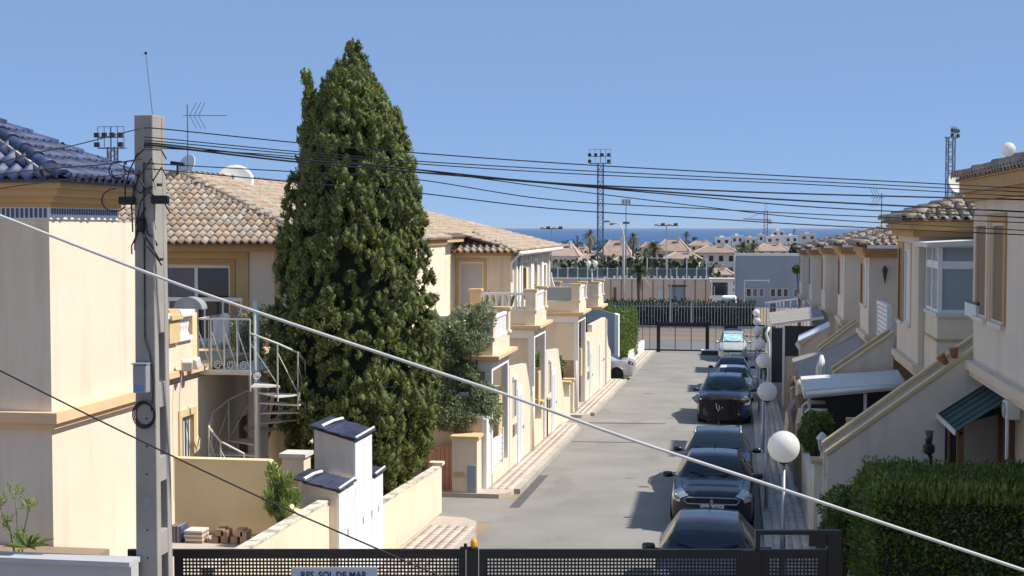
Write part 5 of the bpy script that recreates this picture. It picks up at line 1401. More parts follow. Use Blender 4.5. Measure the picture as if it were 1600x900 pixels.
for k, (x, lab) in enumerate(((3.45, 'terracotta pot lying on the coping of the nearest outside stair'), (3.58, 'second terracotta pot wedged higher on the nearest stair coping'))):
    zc = 1.98 + (x - 1.50) * .759 + .20
    p_ = MB().lathe([(.045, 0), (.065, .09), (.08, .15), (.085, .175), (.07, .175)], 14, (x, 24.42, zc - .10), Matrix.Rotation(R(-38 + 30 * k), 3, 'Y')); tag(p_.build('flower_pot', 'terracottapot', None, smooth=True), lab, 'pot')
# white glazed bay between the first two houses
gb = thing('glazed_bay', (4.1, 30.2, 2.7), 'white framed glazed bay with pale panes between the first two right houses', 'glazed bay')
MB().box(3.98, 7.0, 29.6, 31.55, 1.2, 3.52).build('base_wall', 'cream2', gb)
MB().box(3.96, 7.0, 29.58, 31.55, 3.523, 3.57).build('string_course', 'ochre2', gb)
MB().box(3.99, 7.0, 29.61, 31.55, 3.573, 4.02).build('apron_wall', 'cream2', gb)
MB().box(3.95, 7.0, 29.55, 31.55, 4.023, 4.10).build('sill', 'offwhite', gb)
b = MB()
for x in (3.99, 4.73, 5.53, 6.33): b.box(x, x + .09, 29.62, 29.70, 4.10, 5.52)
for y in (30.5, 31.4): b.box(3.99, 4.07, y, y + .09, 4.10, 5.52)
for z0, z1 in ((4.10, 4.17), (5.0, 5.16), (5.44, 5.52)): b.box(4.08, 7.0, 29.63, 29.69, z0, z1); b.box(4.0, 4.06, 29.7, 31.5, z0 + .002, z1 - .002)
b.build('frame', 'white', gb)
for k, (x0, x1) in enumerate(((4.08, 4.73), (4.82, 5.53), (5.62, 6.33))):
    for z0, z1 in ((4.17, 5.0), (5.16, 5.44)): MB().box(x0, x1, 29.655, 29.665, z0, z1).build('pane', 'paleglass', gb)
for y0, y1 in ((29.7, 30.5), (30.59, 31.4)):
    for z0, z1 in ((4.17, 5.0), (5.16, 5.44)): MB().box(4.025, 4.035, y0, y1, z0, z1).build('pane', 'paleglass', gb)
MB().prism([(3.75, 5.44), (7.0, 5.60), (7.0, 5.70), (3.75, 5.54)], 'y', 29.45, 31.5).build('roof', 'offwhite', gb)
# terrace between the second and third houses
tp = thing('terrace_parapet', (4.0, 41, 2.8), 'white slatted parapet of the terrace between the second and third right houses', 'parapet')
MB().box(3.9, 4.02, 38.6, 41.4, 2.5, 2.9).build('base', 'greige', tp)
for k in range(6): MB().box(3.92, 3.97, 38.65, 41.35, 2.92 + k * .125, 3.02 + k * .125).build('slat', 'white', tp)
MB().box(3.89, 4.02, 38.6, 41.4, 3.68, 3.76).build('cap', 'white', tp)
for y in (38.6, 41.3): MB().box(3.9, 4.04, y, y + .1, 2.9, 3.68).build('post', 'white', tp)
structure(MB().box(4.1, 5.99, 37.8, 43.3, 2.38, 2.5).build('terrace', 'joint'))
wl = thing('wall_lantern', (4.9, 45.3, 4.3), 'dark pointed lantern on the bay of the third right house', 'lantern')
MB().lathe([(.01, 0), (.06, .30), (.085, .42), (.06, .48), (.02, .54)], 6, (4.30, 43.26, 4.16)).build('shade', 'darkgrey', wl); MB().box(4.27, 4.33, 43.25, 43.40, 4.55, 4.62).build('arm', 'darkgrey', wl)
dish((4.85, 33.0, 6.85), .25, R(30), R(15), 'pale satellite dish on the roof behind the nearest right eave', 'offwhite', .3)
yagi((3.72, 38.5, 6.0), .75, 'small forked aerial on the second right roof', az=R(200), n=3, L_=.4, s=.8)
dish((3.55, 63.0, 1.75), .48, R(40), R(12), 'grey satellite dish beside the far outside stair', 'greypaint', .4)

# pergolas, cloths and blinds over the front gardens
pg = thing('pergola', (2.7, 35.3, gz(37)), 'pale pergola roof over the dark garden room by the second outside stair', 'pergola')
MB().add([(1.56, 34.5, 1.72), (3.95, 34.5, 1.99), (3.95, 36.4, 2.12), (1.56, 36.4, 1.85), (1.56, 34.5, 1.93), (3.95, 34.5, 2.14), (3.95, 36.4, 2.27), (1.56, 36.4, 2.06)],
         [(0, 3, 2, 1), (4, 5, 6, 7), (0, 1, 5, 4), (1, 2, 6, 5), (2, 3, 7, 6), (3, 0, 4, 7)]).build('roof', 'offwhite', pg)
MB().tube([(1.6, 34.4, 1.84), (3.96, 34.4, 2.09)], .06, 8).build('gutter', 'white', pg, smooth=True)
for x in (1.66, 2.98): MB().box(x, x + .07, 34.6, 34.67, gz(36), 1.85).build('post', 'offwhite', pg)
MB().box(1.8, 4.4, 36.42, 36.56, gz(38), 1.9).build('shade_back_wall', 'darkgrey', pg)  # near-black colour stands in for the deep shade under the roof
gw = thing('garden_wall', (3, 33, gz(33)), 'shaded greige garden wall with a swept left end below the pale pergola', 'wall')
MB().prism([(1.9, gz(33) - .2), (4.2, gz(33) - .2), (4.2, 1.5), (2.45, 1.5), (2.38, 1.42), (2.3, 1.22), (2.2, .95), (2.05, .80), (1.9, .75)], 'y', 32.2, 32.36).build('wall', 'greige', gw)
MB().box(2.4, 4.2, 32.17, 32.39, 1.503, 1.57).build('coping', 'ochre2', gw)
tb = thing('garden_table', (2.6, 35.3, gz(35)), 'pale blue garden table in the dark under the pergola', 'table')
MB().box(2.0, 2.75, 33.3, 34.1, .10, .15).build('top', 'bluelabel', tb, bevel=.01)
for x in (2.05, 2.66):
    for y in (33.35, 34.0): MB().box(x, x + .05, y, y + .05, gz(35), .10).build('leg', 'white', tb)
aw2 = thing('awning_cloth', (2.9, 43, 2), 'long grey brown awning cloth sloping from the terrace to the lamps', 'awning')
nx, ny = 8, 10; vs = []; 
for dz in (0, -.02):
    for j in range(ny + 1):
        for i in range(nx + 1):
            x = 1.75 + 2.25 * i / nx; y = 40.2 + 7.2 * j / ny; vs.append((x, y, 1.50 + .95 * i / nx - .12 * math.sin(math.pi * i / nx) + .03 * math.sin(j * 1.9 + i) - .02 * (j % 2) + dz))
o = (nx + 1) * (ny + 1); fs = []
for j in range(ny):
    for i in range(nx):
        a = j * (nx + 1) + i; fs += [(a, a + 1, a + nx + 2, a + nx + 1), (o + a, o + a + nx + 1, o + a + nx + 2, o + a + 1)]
MB().add(vs, fs).build('cloth', 'tarp', aw2, smooth=True)
MB().box(1.72, 4.0, 40.1, 40.17, 1.42, 1.50).build('front_beam', 'offwhite', aw2)
for x in (1.75, 2.6, 3.3): MB().box(x, x + .06, 40.1, 40.17, gz(40), 1.42).build('post', 'offwhite', aw2)
MB().box(1.8, 3.9, 40.3, 40.38, gz(40), 1.05).build('valance', 'tarp', aw2)
pf = thing('pergola', (2.3, 60, gz(60)), 'white framed pergola with dark openings and a flat grey roof', 'pergola')
MB().add([(1.28, 58.9, 1.78), (3.45, 58.9, 2.10), (3.45, 63.5, 2.30), (1.28, 63.5, 1.98), (1.28, 58.9, 1.86), (3.45, 58.9, 2.18), (3.45, 63.5, 2.38), (1.28, 63.5, 2.06)],
         [(0, 3, 2, 1), (4, 5, 6, 7), (0, 1, 5, 4), (1, 2, 6, 5), (2, 3, 7, 6), (3, 0, 4, 7)]).build('roof', 'tarp', pf)
MB().add([(1.22, 58.8, 1.77), (3.45, 58.8, 2.10), (3.45, 58.89, 2.10), (1.22, 58.89, 1.77), (1.22, 58.8, 1.88), (3.45, 58.8, 2.20), (3.45, 58.89, 2.20), (1.22, 58.89, 1.88)],
         [(0, 3, 2, 1), (4, 5, 6, 7), (0, 1, 5, 4), (1, 2, 6, 5), (2, 3, 7, 6), (3, 0, 4, 7)]).build('front_beam', 'white', pf)
for x in (1.25, 1.78): MB().box(x, x + .09, 58.82, 58.91, gz(59), 1.75).build('post', 'white', pf)
MB().box(1.35, 1.78, 58.86, 58.88, -.55, 1.70).build('opening_shade_sheet', 'darkgrey', pf); MB().box(1.88, 3.2, 58.86, 58.88, .55, 1.80).build('opening_shade_sheet', 'darkgrey', pf)  # dark sheets stand for the shade inside the openings
MB().box(1.88, 3.2, 58.87, 58.95, gz(59), .545).build('panel', 'buff', pf)
MB().tube([(1.24, 58.7, 1.75), (1.12, 58.65, 1.5), (1.22, 58.65, 1.1), (1.22, 58.65, gz(59) + .1)], .055, 8).build('downpipe', 'white', pf, smooth=True)
ba = thing('small_awning', (3, 52, 1.9), 'narrow pale blue awning beside the white framed pergola', 'awning')
MB().add([(2.12, 52, 1.72), (3.25, 52, 2.28), (3.3, 53.2, 2.38), (2.2, 53.2, 1.85), (2.12, 52, 1.66), (3.25, 52, 2.22), (3.3, 53.2, 2.32), (2.2, 53.2, 1.79)], [(0, 1, 2, 3), (7, 6, 5, 4), (0, 4, 5, 1), (1, 5, 6, 2), (2, 6, 7, 3), (3, 7, 4, 0)]).build('cloth', 'whiteshutter', ba)
MB().prism([(2.02, 1.60), (2.14, 1.40), (2.22, 1.45), (2.14, 1.74)], 'y', 52, 52.1).build('end_bracket', 'white', ba)
um = thing('closed_parasol', (2.24, 39.2, gz(39)), 'closed white parasol standing in front of the grey awning cloth', 'parasol')
MB().tube([(2.24, 39.2, gz(39)), (2.24, 39.2, 2.2)], .025, 8).build('pole', 'offwhite', um)
for k in range(8):
    a = k * .785; ca_, sa_ = math.cos(a), math.sin(a)
    MB().tube([(2.24 + .02 * ca_, 39.2 + .02 * sa_, 2.36), (2.24 + .085 * ca_, 39.2 + .085 * sa_, 2.05), (2.24 + .11 * ca_, 39.2 + .11 * sa_, 1.7), (2.24 + .13 * ca_, 39.2 + .13 * sa_, 1.35)], [.02, .055, .06, .07], 6).build('canopy_fold', 'canvas', um, smooth=True)
# drapes of dry reed and cloth along the pavement edge
dr_ = thing('reed_screen', (1.6, 39, gz(39)), 'ragged brown reed screen and cloths hanging along the right pavement', 'screen')
g = random.Random(77)
for k in range(22):
    y = 35.4 + k * .42; h = g.uniform(1.9, 2.7) if 8 < k < 18 else g.uniform(1.2, 2.1); x = 1.55 + g.uniform(0, .16); w_ = g.uniform(.14, .24)
    pts = [(x, y, gz(y) + .05), (x + g.uniform(-.05, .05), y + .02, gz(y) + h * .5), (x + g.uniform(-.10, .12), y - .04, gz(y) + h * .8), (x + g.uniform(-.05, .2), y + .03, gz(y) + h)]
    MB().tube(pts, [w_ * .8, w_, w_ * .95, w_ * .5], 7).build('reed_bundle', ('rollblind', 'tarp', 'buff')[k % 3], dr_)
for (y, x, lab) in ((36.0, 1.62, 'white bent pipe post beside the reed screen'), (34.4, 1.56, 'pale post right of the second lamp')):
    tag(MB().tube([(x + .55, y, 1.45), (x + .1, y, 1.45), (x, y, 1.36), (x, y, gz(y) + .1)], .05, 8).build('pipe_post', 'offwhite', None, smooth=True), lab, 'post')
cr = [(g.uniform(-.2, .25), g.uniform(-.5, .5), g.uniform(1.1, 2.3), .2, .25, .24) for _ in range(12)]
round_tree('climbing_plant', (1.80, 33.9, gz(35)), 'leafy climbing plant in the dark corner under the pale pergola', 1.9, cr, 3200, .10, 'hedge', .05, 15, cat='plant')
round_tree('climbing_plant', (1.35, 66, gz(66)), 'brownish climber at the post of the white framed pergola', 2.6, [(g.uniform(-.25, .25), g.uniform(-.4, .4), g.uniform(.8, 2.8), .25, .25, .3) for _ in range(10)], 1500, .14, 'olive', .05, 16, cat='plant')
# front wall and gate pillars by the bush
fw = thing('gate_pillar', (1.6, 29.5, gz(29)), 'tall cream gate pillar with an ochre cap left of the big hedge', 'pillar')
MB().box(1.52, 1.86, 28.9, 29.3, gz(29) - .1, 1.08).build('shaft', 'cream2', fw); MB().box(1.46, 1.92, 28.84, 29.36, 1.083, 1.15).build('cap', 'ochre2', fw)
MB().box(1.5, 1.66, 29.3, 33.6, gz(31) - .1, .55).build('wing_wall', 'greige', fw)
la = thing('lantern', (1.7, 29.1, 1.15), 'white carriage lantern on the cream gate pillar', 'lantern')
MB().lathe([(.06, 0), (.03, .06), (.03, .14), (.05, .16)], 8, (1.69, 29.1, 1.15)).build('stem', 'offwhite', la)
MB().lathe([(.06, .16), (.10, .40)], 6, (1.69, 29.1, 1.15)).build('glazing', 'paleglass', la); MB().lathe([(.13, .40), (.08, .48), (.02, .54)], 6, (1.69, 29.1, 1.15)).build('hood', 'offwhite', la)
gs_ = thing('gate_pillar', (1.6, 26, gz(26)), 'pale concrete gate pillar against the bush beside the pedestrian gate', 'pillar')
MB().box(1.50, 1.80, 24.6, 27.0, gz(26) - .1, .75).build('shaft', 'offwhite', gs_)
MB().box(1.48, 1.84, 24.55, 27.05, .753, .80).build('cap', 'greywall', gs_)
bl = thing('balustrade', (2.4, 28.3, .2), 'grey white balustrade between the lantern pillar and the big hedge', 'balustrade')
MB().box(1.9, 3.6, 28.3, 28.5, gz(28) - .1, .42).build('base', 'greywall', bl); MB().box(1.9, 3.6, 28.27, 28.53, 1.0, 1.09).build('rail', 'greywall', bl)
for k in range(9): MB().lathe([(.05, 0), (.04, .06), (.075, .22), (.035, .42), (.055, .58)], 8, (2.0 + k * .19, 28.4, .42)).build('baluster', 'whitewall', bl, smooth=True)
ln = thing('lantern', (2.75, 21.2, 2.4), 'clear glass lantern on a black base standing above the big hedge', 'lantern')
MB().tube([(2.75, 20.9, 1.6), (2.75, 20.9, 2.52), (2.72, 20.9, 2.60)], .03, 8).build('stem', 'black', ln); MB().lathe([(.05, 0), (.085, .03), (.085, .12), (.05, .15)], 10, (2.72, 20.9, 2.58)).build('base', 'black', ln)
MB().lathe([(.045, .15), (.065, .34)], 10, (2.72, 20.9, 2.58)).build('glass', 'glass', ln, smooth=True)
# ================================================================== CARS
def hermite(xk, yk, x):
    xk, yk = np.asarray(xk, float), np.asarray(yk, float); n = len(xk)
    h = np.diff(xk); d = (yk[1:] - yk[:-1]) / h[:, None]
    m = np.zeros_like(yk); m[0], m[-1] = d[0], d[-1]
    for i in range(1, n - 1):
        w = (d[i - 1] * d[i] > 0); m[i] = np.where(w, (h[i] * d[i - 1] + h[i - 1] * d[i]) / (h[i] + h[i - 1]), 0)
    j = np.clip(np.searchsorted(xk, x) - 1, 0, n - 2); t = ((x - xk[j]) / h[j])[:, None]; hh = h[j][:, None]
    return (2 * t**3 - 3 * t**2 + 1) * yk[j] + (t**3 - 2 * t**2 + t) * hh * m[j] + (-2 * t**3 + 3 * t**2) * yk[j + 1] + (t**3 - t**2) * hh * m[j + 1]

#        y     zsill half-w  zmid  zbelt  wbelt  zroof_edge wroof  zcentre
HATCH = [(0.00, .26, .62, .48, .71, .60, .785, .42, .81), (.06, .22, .75, .48, .75, .71, .835, .48, .86), (.30, .20, .85, .52, .815, .785, .895, .57, .925),
         (.75, .20, .885, .55, .86, .825, .92, .63, .955), (1.15, .20, .89, .57, .925, .84, .97, .67, 1.005), (1.32, .20, .89, .58, .95, .845, .99, .685, 1.02),
         (1.68, .20, .89, .58, .96, .845, 1.21, .615, 1.25), (2.05, .20, .89, .58, .965, .845, 1.375, .56, 1.42), (2.6, .20, .89, .58, .97, .84, 1.41, .555, 1.46),
         (3.3, .20, .885, .58, .98, .83, 1.38, .55, 1.43), (3.75, .20, .875, .58, 1.0, .80, 1.27, .54, 1.34), (4.05, .22, .85, .58, .99, .76, 1.07, .58, 1.12), (4.20, .26, .80, .56, .88, .72, .94, .56, .96), (4.26, .30, .66, .52, .76, .60, .80, .44, .82)]
def scale_car(T, L, w, h, rear=0):
    s = []
    for r_ in T:
        y = r_[0] * L / 4.26
        s.append((y, r_[1] + (h - 1.46) * .25, r_[2] * w, r_[3] * (1 + (h - 1.46) * .35), r_[4] * h / 1.46, r_[5] * w, r_[6] * h / 1.46 + (rear if r_[0] > 3.2 and r_[6] > 1 else 0), r_[7] * w * (1.06 if rear else 1), r_[8] * h / 1.46 + (rear if r_[0] > 3.2 and r_[6] > 1 else 0)))
    return s
SEDAN = HATCH[:9] + [(3.0, .20, .885, .58, .97, .835, 1.36, .55, 1.41), (3.5, .20, .88, .58, .98, .82, 1.13, .60, 1.17), (3.75, .20, .875, .58, .97, .80, 1.02, .62, 1.05), (4.3, .22, .86, .58, .93, .77, .98, .58, 1.0), (4.5, .26, .80, .56, .82, .70, .88, .5, .90), (4.56, .30, .68, .52, .72, .58, .76, .4, .78)]
VAN = [(0.00, .26, .62, .50, .66, .58, .72, .40, .74), (.08, .24, .76, .52, .74, .70, .80, .48, .82), (.35, .22, .83, .56, .88, .77, .93, .58, .96), (.75, .22, .85, .60, 1.0, .80, 1.05, .62, 1.08), (.95, .22, .85, .60, 1.05, .81, 1.10, .66, 1.13),
       (1.3, .22, .85, .60, 1.06, .81, 1.40, .62, 1.43), (1.65, .22, .85, .60, 1.07, .81, 1.60, .59, 1.65), (2.4, .22, .85, .60, 1.08, .80, 1.66, .585, 1.71), (3.2, .22, .85, .60, 1.08, .80, 1.66, .58, 1.71), (3.9, .24, .84, .60, 1.08, .78, 1.58, .58, 1.64), (4.1, .28, .80, .58, 1.0, .74, 1.2, .6, 1.22), (4.16, .3, .7, .55, .8, .66, .9, .5, .92)]

WHEEL = {}
def car(loc, T, paint, label, rz=0, glass='carglass', roof_rails=False, mirror='same', wheel_r=.315, chrome=False, lights=True, seats=True, extra=None, plate=None, grille='black', cabin=(1.32, 2.05, 3.3, 4.05), front=True):
    L_ = T[-1][0]; K = L_ / (4.26 if T is not VAN else 4.26)
    t = thing('car', loc, label, 'car', 'cars parked along the kerb')
    t.rotation_euler = (0, 0, rz)
    S_ = np.array([[0, 0]])
    ys = np.array([r_[0] for r_ in T])
    def cols(r_):
        y, zs, w, zm, zb, wb, ze, wr, zc = r_
        return [(w * .90, zs), (w * .985, zs + .10), (w, zm), (w * .985, (zm + zb) / 2 + .03), (wb, zb), (wr, ze), (wr * .82, ze + (zc - ze) * .55), (wr * .42, zc - (zc - ze) * .12), (0, zc)]
    C = np.array([cols(r_) for r_ in T])                 # stations x points x 2
    def surf(u, v):
        """u: distance along the car, v: -8..8 across it (sign is the side), arrays of equal length"""
        u, v = np.asarray(u, float), np.asarray(v, float)
        P = hermite(ys, C.reshape(len(T), -1), np.clip(u, 0, L_)).reshape(len(u), -1, 2)
        a = np.abs(v); i = np.clip(a.astype(int), 0, 7); f_ = a - i
        out = np.empty((len(u), 3)); ar = np.arange(len(u))
        p0, p1, p2, p3 = P[ar, np.maximum(i - 1, 0)], P[ar, i], P[ar, i + 1], P[ar, np.minimum(i + 2, 8)]
        ff = f_[:, None]; tens = .55
        m1, m2 = (p2 - p0) * .5 * tens, (p3 - p1) * .5 * tens
        q = (2 * ff**3 - 3 * ff**2 + 1) * p1 + (ff**3 - 2 * ff**2 + ff) * m1 + (-2 * ff**3 + 3 * ff**2) * p2 + (ff**3 - ff**2) * m2
        out[:, 0] = np.where(v < 0, -q[:, 0], q[:, 0]); out[:, 1] = u; out[:, 2] = q[:, 1]
        return out
    def grid(u0, u1, v0, v1, nu, nv, off=0.0, wob=None):
        U, V = np.meshgrid(np.linspace(u0, u1, nu), np.linspace(v0, v1, nv), indexing='ij')
        p = surf(U.ravel(), V.ravel()); e = 1e-3
        if off:
            du = surf(np.minimum(U.ravel() + e, L_), V.ravel()) - surf(np.maximum(U.ravel() - e, 0), V.ravel()); dv = surf(U.ravel(), np.clip(V.ravel() + e, -8, 8)) - surf(U.ravel(), np.clip(V.ravel() - e, -8, 8))
            n = np.cross(du, dv); n /= np.linalg.norm(n, axis=1, keepdims=True) + 1e-12
            c = p - np.array([0, 0, .5]); sg = np.sign((n * np.stack([p[:, 0], (p[:, 1] - L_ / 2) * .3, p[:, 2] - .5], 1)).sum(1)); n *= np.where(sg == 0, 1, sg)[:, None]
            o_ = off if wob is None else off + wob(p)
            p = p + n * (o_ if np.isscalar(o_) else o_[:, None])
        f_ = [(i * nv + j, i * nv + j + 1, (i + 1) * nv + j + 1, (i + 1) * nv + j) for i in range(nu - 1) for j in range(nv - 1)]
        return p, f_
    def part(name, vs, fs, m, parent=None, smooth=True):
        me = bpy.data.meshes.new(name); me.from_pydata([tuple(q) for q in vs], [], fs); me.materials.append(M[m] if isinstance(m, str) else m)
        if smooth: me.polygons.foreach_set('use_smooth', [True] * len(fs))
        bm = bmesh.new(); bm.from_mesh(me); bmesh.ops.recalc_face_normals(bm, faces=bm.faces); bm.to_mesh(me); bm.free(); me.update()
        o = bpy.data.objects.new(name, me); COL.objects.link(o); o.parent = parent or t; return o
    def local(mb, name, m, parent=None, smooth=False): return part(name, mb.v, mb.f, m, parent, smooth)
    # body
    k = L_ / 4.26; yf, yr = .80 * k, L_ - .80 * k
    half = []
    for a in range(8): half += list(a + np.arange(4) / 4)
    vv = np.array(sorted(set([-8.0 + 0.0] + [-x for x in half] + half)) ); vv = np.concatenate([-np.array(half)[::1][::1], [-8.0]]) 
    vpos = np.array(half + [8.0]); vall = np.concatenate([vpos, -vpos[::-1][1:]])    # sill, over the roof, to the other sill
    uu = np.unique(np.concatenate([np.linspace(0, .3, 7), np.linspace(.3, L_ - .3, 62), np.linspace(L_ - .3, L_, 6)]))
    U, V = np.meshgrid(uu, vall, indexing='ij'); p = surf(U.ravel(), V.ravel()); nv = len(vall); fs = []
    for i in range(len(uu) - 1):
        for j in range(nv - 1):
            q = [i * nv + j, i * nv + j + 1, (i + 1) * nv + j + 1, (i + 1) * nv + j]; c = p[q].mean(0)
            if abs(c[0]) > .6 and any((c[1] - y) ** 2 + (c[2] - wheel_r) ** 2 < (wheel_r + .055) ** 2 for y in (yf, yr)): continue
            fs.append(tuple(q))
    fs.append(tuple(range(nv))); fs.append(tuple((len(uu) - 1) * nv + j for j in range(nv - 1, -1, -1)))
    part('body', p, fs, paint)
    hw = max(r_[2] for r_ in T)
    local(MB().box(-hw * .8, hw * .8, .25, L_ - .25, .17, .45), 'underbody', 'rubber')
    # wheels
    for y in (yf, yr):
        for s in (-1, 1):
            x = s * (hw - .10)
            rot = Matrix.Rotation(R(90) * s, 3, 'Y')
            w = MB().lathe([(wheel_r * .62, -.10), (wheel_r * .96, -.095), (wheel_r, -.06), (wheel_r, .06), (wheel_r * .96, .095), (wheel_r * .62, .10)], 24, (x, y, wheel_r), rot)
            wo = local(w, 'wheel', 'rubber', smooth=False)
            rm = MB().lathe([(wheel_r * .64, .085), (wheel_r * .60, .092), (wheel_r * .16, .07), (wheel_r * .14, .09), (.01, .092)], 20, (x, y, wheel_r), rot); local(rm, 'rim', 'galv', wo)
            ar = MB().tube([(s * (hw * .985), y + (wheel_r + .05) * math.cos(a), max(.2, wheel_r + (wheel_r + .05) * math.sin(a))) for a in np.linspace(-.2, math.pi + .2, 15)], .022, 6); local(ar, 'wheel_arch', paint if not chrome else 'rubber', smooth=True)
            lin = MB().tube([(s * (hw - .16), y, wheel_r), (s * (hw - .32), y, wheel_r)], wheel_r + .05, 14); local(lin, 'wheel_well', 'rubber')
    # glass
    cw, rf, rr, rb = [c * k for c in cabin]
    gp, gf = grid(cw + .03, rf - .04, -5.12, -8, 12, 10, .006); gp2, gf2 = grid(cw + .03, rf - .04, 8, 5.12, 12, 10, .006)
    n0 = len(gp); part('windscreen', np.concatenate([gp, gp2]), gf + [tuple(i + n0 for i in f_) for f_ in gf2], glass)
    gp, gf = grid(rr + .06, rb - .04, -5.15, -8, 8, 8, .006); gp2, gf2 = grid(rr + .06, rb - .04, 8, 5.15, 8, 8, .006); n0 = len(gp)
    part('rear_window', np.concatenate([gp, gp2]), gf + [tuple(i + n0 for i in f_) for f_ in gf2], glass)
    mid = (rf + rr) / 2 - .05
    for s in (-1, 1):
        for a, c in ((rf - .42 * k, mid - .04), (mid + .04, rr + .12)):
            gp, gf = grid(a, c, s * 4.12, s * 4.9, 9, 5, .005); part('side_window', gp, gf, glass)
        # mirrors
        my = cw + .22 * k; mx = s * (hw - .02); zz = np.interp(my, ys, [r_[4] for r_ in T]) + .05
        mm = MB(); mm.lathe([(.02, -.13), (.085, -.11), (.10, -.02), (.09, .08), (.03, .10)], 12, (mx + s * .13, my, zz + .02), Matrix.Rotation(R(90), 3, 'Y') @ Matrix.Diagonal((.72, .8, 1)).to_3x3())
        mo = local(mm, 'wing_mirror', paint if mirror == 'same' else mirror, smooth=True); local(MB().bar((s * (hw - .12), my, zz - .03), (mx + s * .08, my, zz), .03), 'mirror_arm', 'black', mo)
        # handles and sill line
        for a in (mid - .25 * k, rr - .05): local(MB().box(s * (hw - .02), s * (hw + .012), a - .09, a + .09, .80 * T[6][4] / .955, .825 * T[6][4] / .955), 'door_handle', paint)
        if roof_rails:
            rl = [tuple(surf(np.array([y]), np.array([s * 5.05]))[0] + np.array([0, 0, .045])) for y in np.linspace(rf + .05, rr + .2, 9)]; rl[0] = (rl[0][0], rl[0][1], rl[0][2] - .04); rl[-1] = (rl[-1][0], rl[-1][1], rl[-1][2] - .04)
            local(MB().tube(rl, .02, 6), 'roof_rail', 'galv' if roof_rails == 'silver' else 'black', smooth=True)
    # lights and front
    if front:
        for s in (-1, 1):
            gp, gf = grid(.03, .42 * k, s * 3.25, s * 4.75, 7, 6, .008); lo = part('headlight', gp, gf, 'lamp_glass')
            for q in range(2):
                c = surf(np.array([.14 * k + .1 * q]), np.array([s * 4.0]))[0]; local(MB().ball((c[0] - s * .0, c[1] - .02, c[2] + .005), .038, 10, 6), 'lamp_bowl', 'galv', lo, True)
        zg = T[0][4]; wg = T[0][2]
        g_m = MB().prism([(-wg * .82, zg - .075), (wg * .82, zg - .075), (wg * .92, zg + .01), (wg * .80, zg + .045), (-wg * .80, zg + .045), (-wg * .92, zg + .01)], 'y', -.03, .03)
        go = local(g_m, 'grille', grille)
        if chrome:
            o_ = [(-wg * .84, zg - .08), (-wg * .95, zg + .012), (-wg * .82, zg + .055), (wg * .82, zg + .055), (wg * .95, zg + .012), (wg * .84, zg - .08), (-wg * .84, zg - .08)]
            local(MB().tube([(a, -.035, c) for a, c in o_], .014, 6), 'grille_frame', 'galv', go)
            for s in (-1, 1): local(MB().tube([(s * wg * .62, -.02, zg - .30), (s * wg * 1.0, .02, zg - .25), (s * wg * 1.2, .10, zg - .24)], .012, 5), 'bumper_strip', 'galv')
            local(MB().prism([(-.012, zg - .07), (.02, zg - .075), (.028, zg - .02), (.012, zg + .03), (-.02, zg + .025), (-.03, zg - .02)], 'y', -.045, -.031), 'emblem', 'galv', go)
        for i in range(4): local(MB().box(-wg * .8, wg * .8, -.036, -.031, zg - .066 + i * .026, zg - .058 + i * .026), 'grille_bar', 'darkgrey', go)
        local(MB().prism([(-wg * .9, .26), (wg * .9, .26), (wg * .8, .36), (-wg * .8, .36)], 'y', -.022, .03), 'lower_intake', 'black')
        pz = zg - .145
        po = local(MB().box(-.26, .26, -.045, -.028, pz - .055, pz + .055), 'number_plate', 'white'); local(MB().box(-.258, -.22, -.048, -.0455, pz - .053, pz + .053), 'blue_band', 'bluelabel', po)
        if plate:
            lt = lettering(plate, .105, parent_world(t) + Vector((.02, -.048, pz - .037)), Matrix.Rotation(R(90), 3, 'X'), 'signblue', po, width=.42)
            lt.matrix_basis = Matrix.Translation((.02, -.048, pz - .037)) @ Matrix.Rotation(R(90), 4, 'X')
        for s in (-1, 1):                                    # bonnet shut lines
            gp = [tuple(surf(np.array([y]), np.array([s * q]))[0] + np.array([0, 0, .004])) for y, q in zip(np.linspace(.34, 1.26, 9) * k, np.linspace(4.75, 4.95, 9))]
            local(MB().tube(gp, .007, 5), 'bonnet_seam', 'rubber')
        for s in (-1, 1):                                    # wipers
            a0 = surf(np.array([cw + .02]), np.array([7.6]))[0]; w = []
            for v_ in np.linspace(0, 1, 6):
                q = surf(np.array([cw + .02 + .16 * v_]), np.array([s * (7.7 - 1.6 * v_)]))[0]; w.append(tuple(q + np.array([0, -.015, .022])))
            local(MB().tube(w, .011, 5), 'wiper', 'black')
    zt = T[-2][4]
    for s in (-1, 1):
        gp, gf = grid(L_ - .30, L_ - .03, s * 3.2, s * 4.7, 6, 5, .006); part('tail_light', gp, gf, 'tail_red')
    an = surf(np.array([rr + .1]), np.array([8.0]))[0]; local(MB().tube([tuple(an), (an[0], an[1] + .05, an[2] + .14)], [.02, .006], 6), 'aerial', 'black')
    if extra: extra(t, part, local, grid, surf, T, cw, rf)
    return t
def carpaint(name, col, flake=.25, rough=.32): return mat(name, col, rough, metal=flake, spec=.35, coat=.45, var=.12, scale=3)
M['carglass'] = mat('car glass', (.010, .016, .028), .03, spec=.42)
M['lamp_glass'] = mat('headlamp glass', (.42, .44, .46), .08, metal=.35, spec=.8, coat=.8)
M['tail_red'] = mat('tail lamp red', (.14, .008, .012), .12, spec=.6, coat=.8)
M['paint_plum'] = carpaint('very dark plum car paint', (.022, .014, .017))
M['paint_ink'] = carpaint('ink blue car paint', (.012, .016, .028))
M['paint_black'] = carpaint('blue black car paint', (.011, .014, .022))
M['paint_blue'] = carpaint('dark blue car paint', (.018, .035, .085))
M['paint_white'] = carpaint('white car paint', (.72, .72, .71), 0)
M['paint_navy'] = carpaint('navy car paint', (.010, .016, .04))
M['paint_silver'] = carpaint('pale silver car paint', (.58, .58, .54), .35)
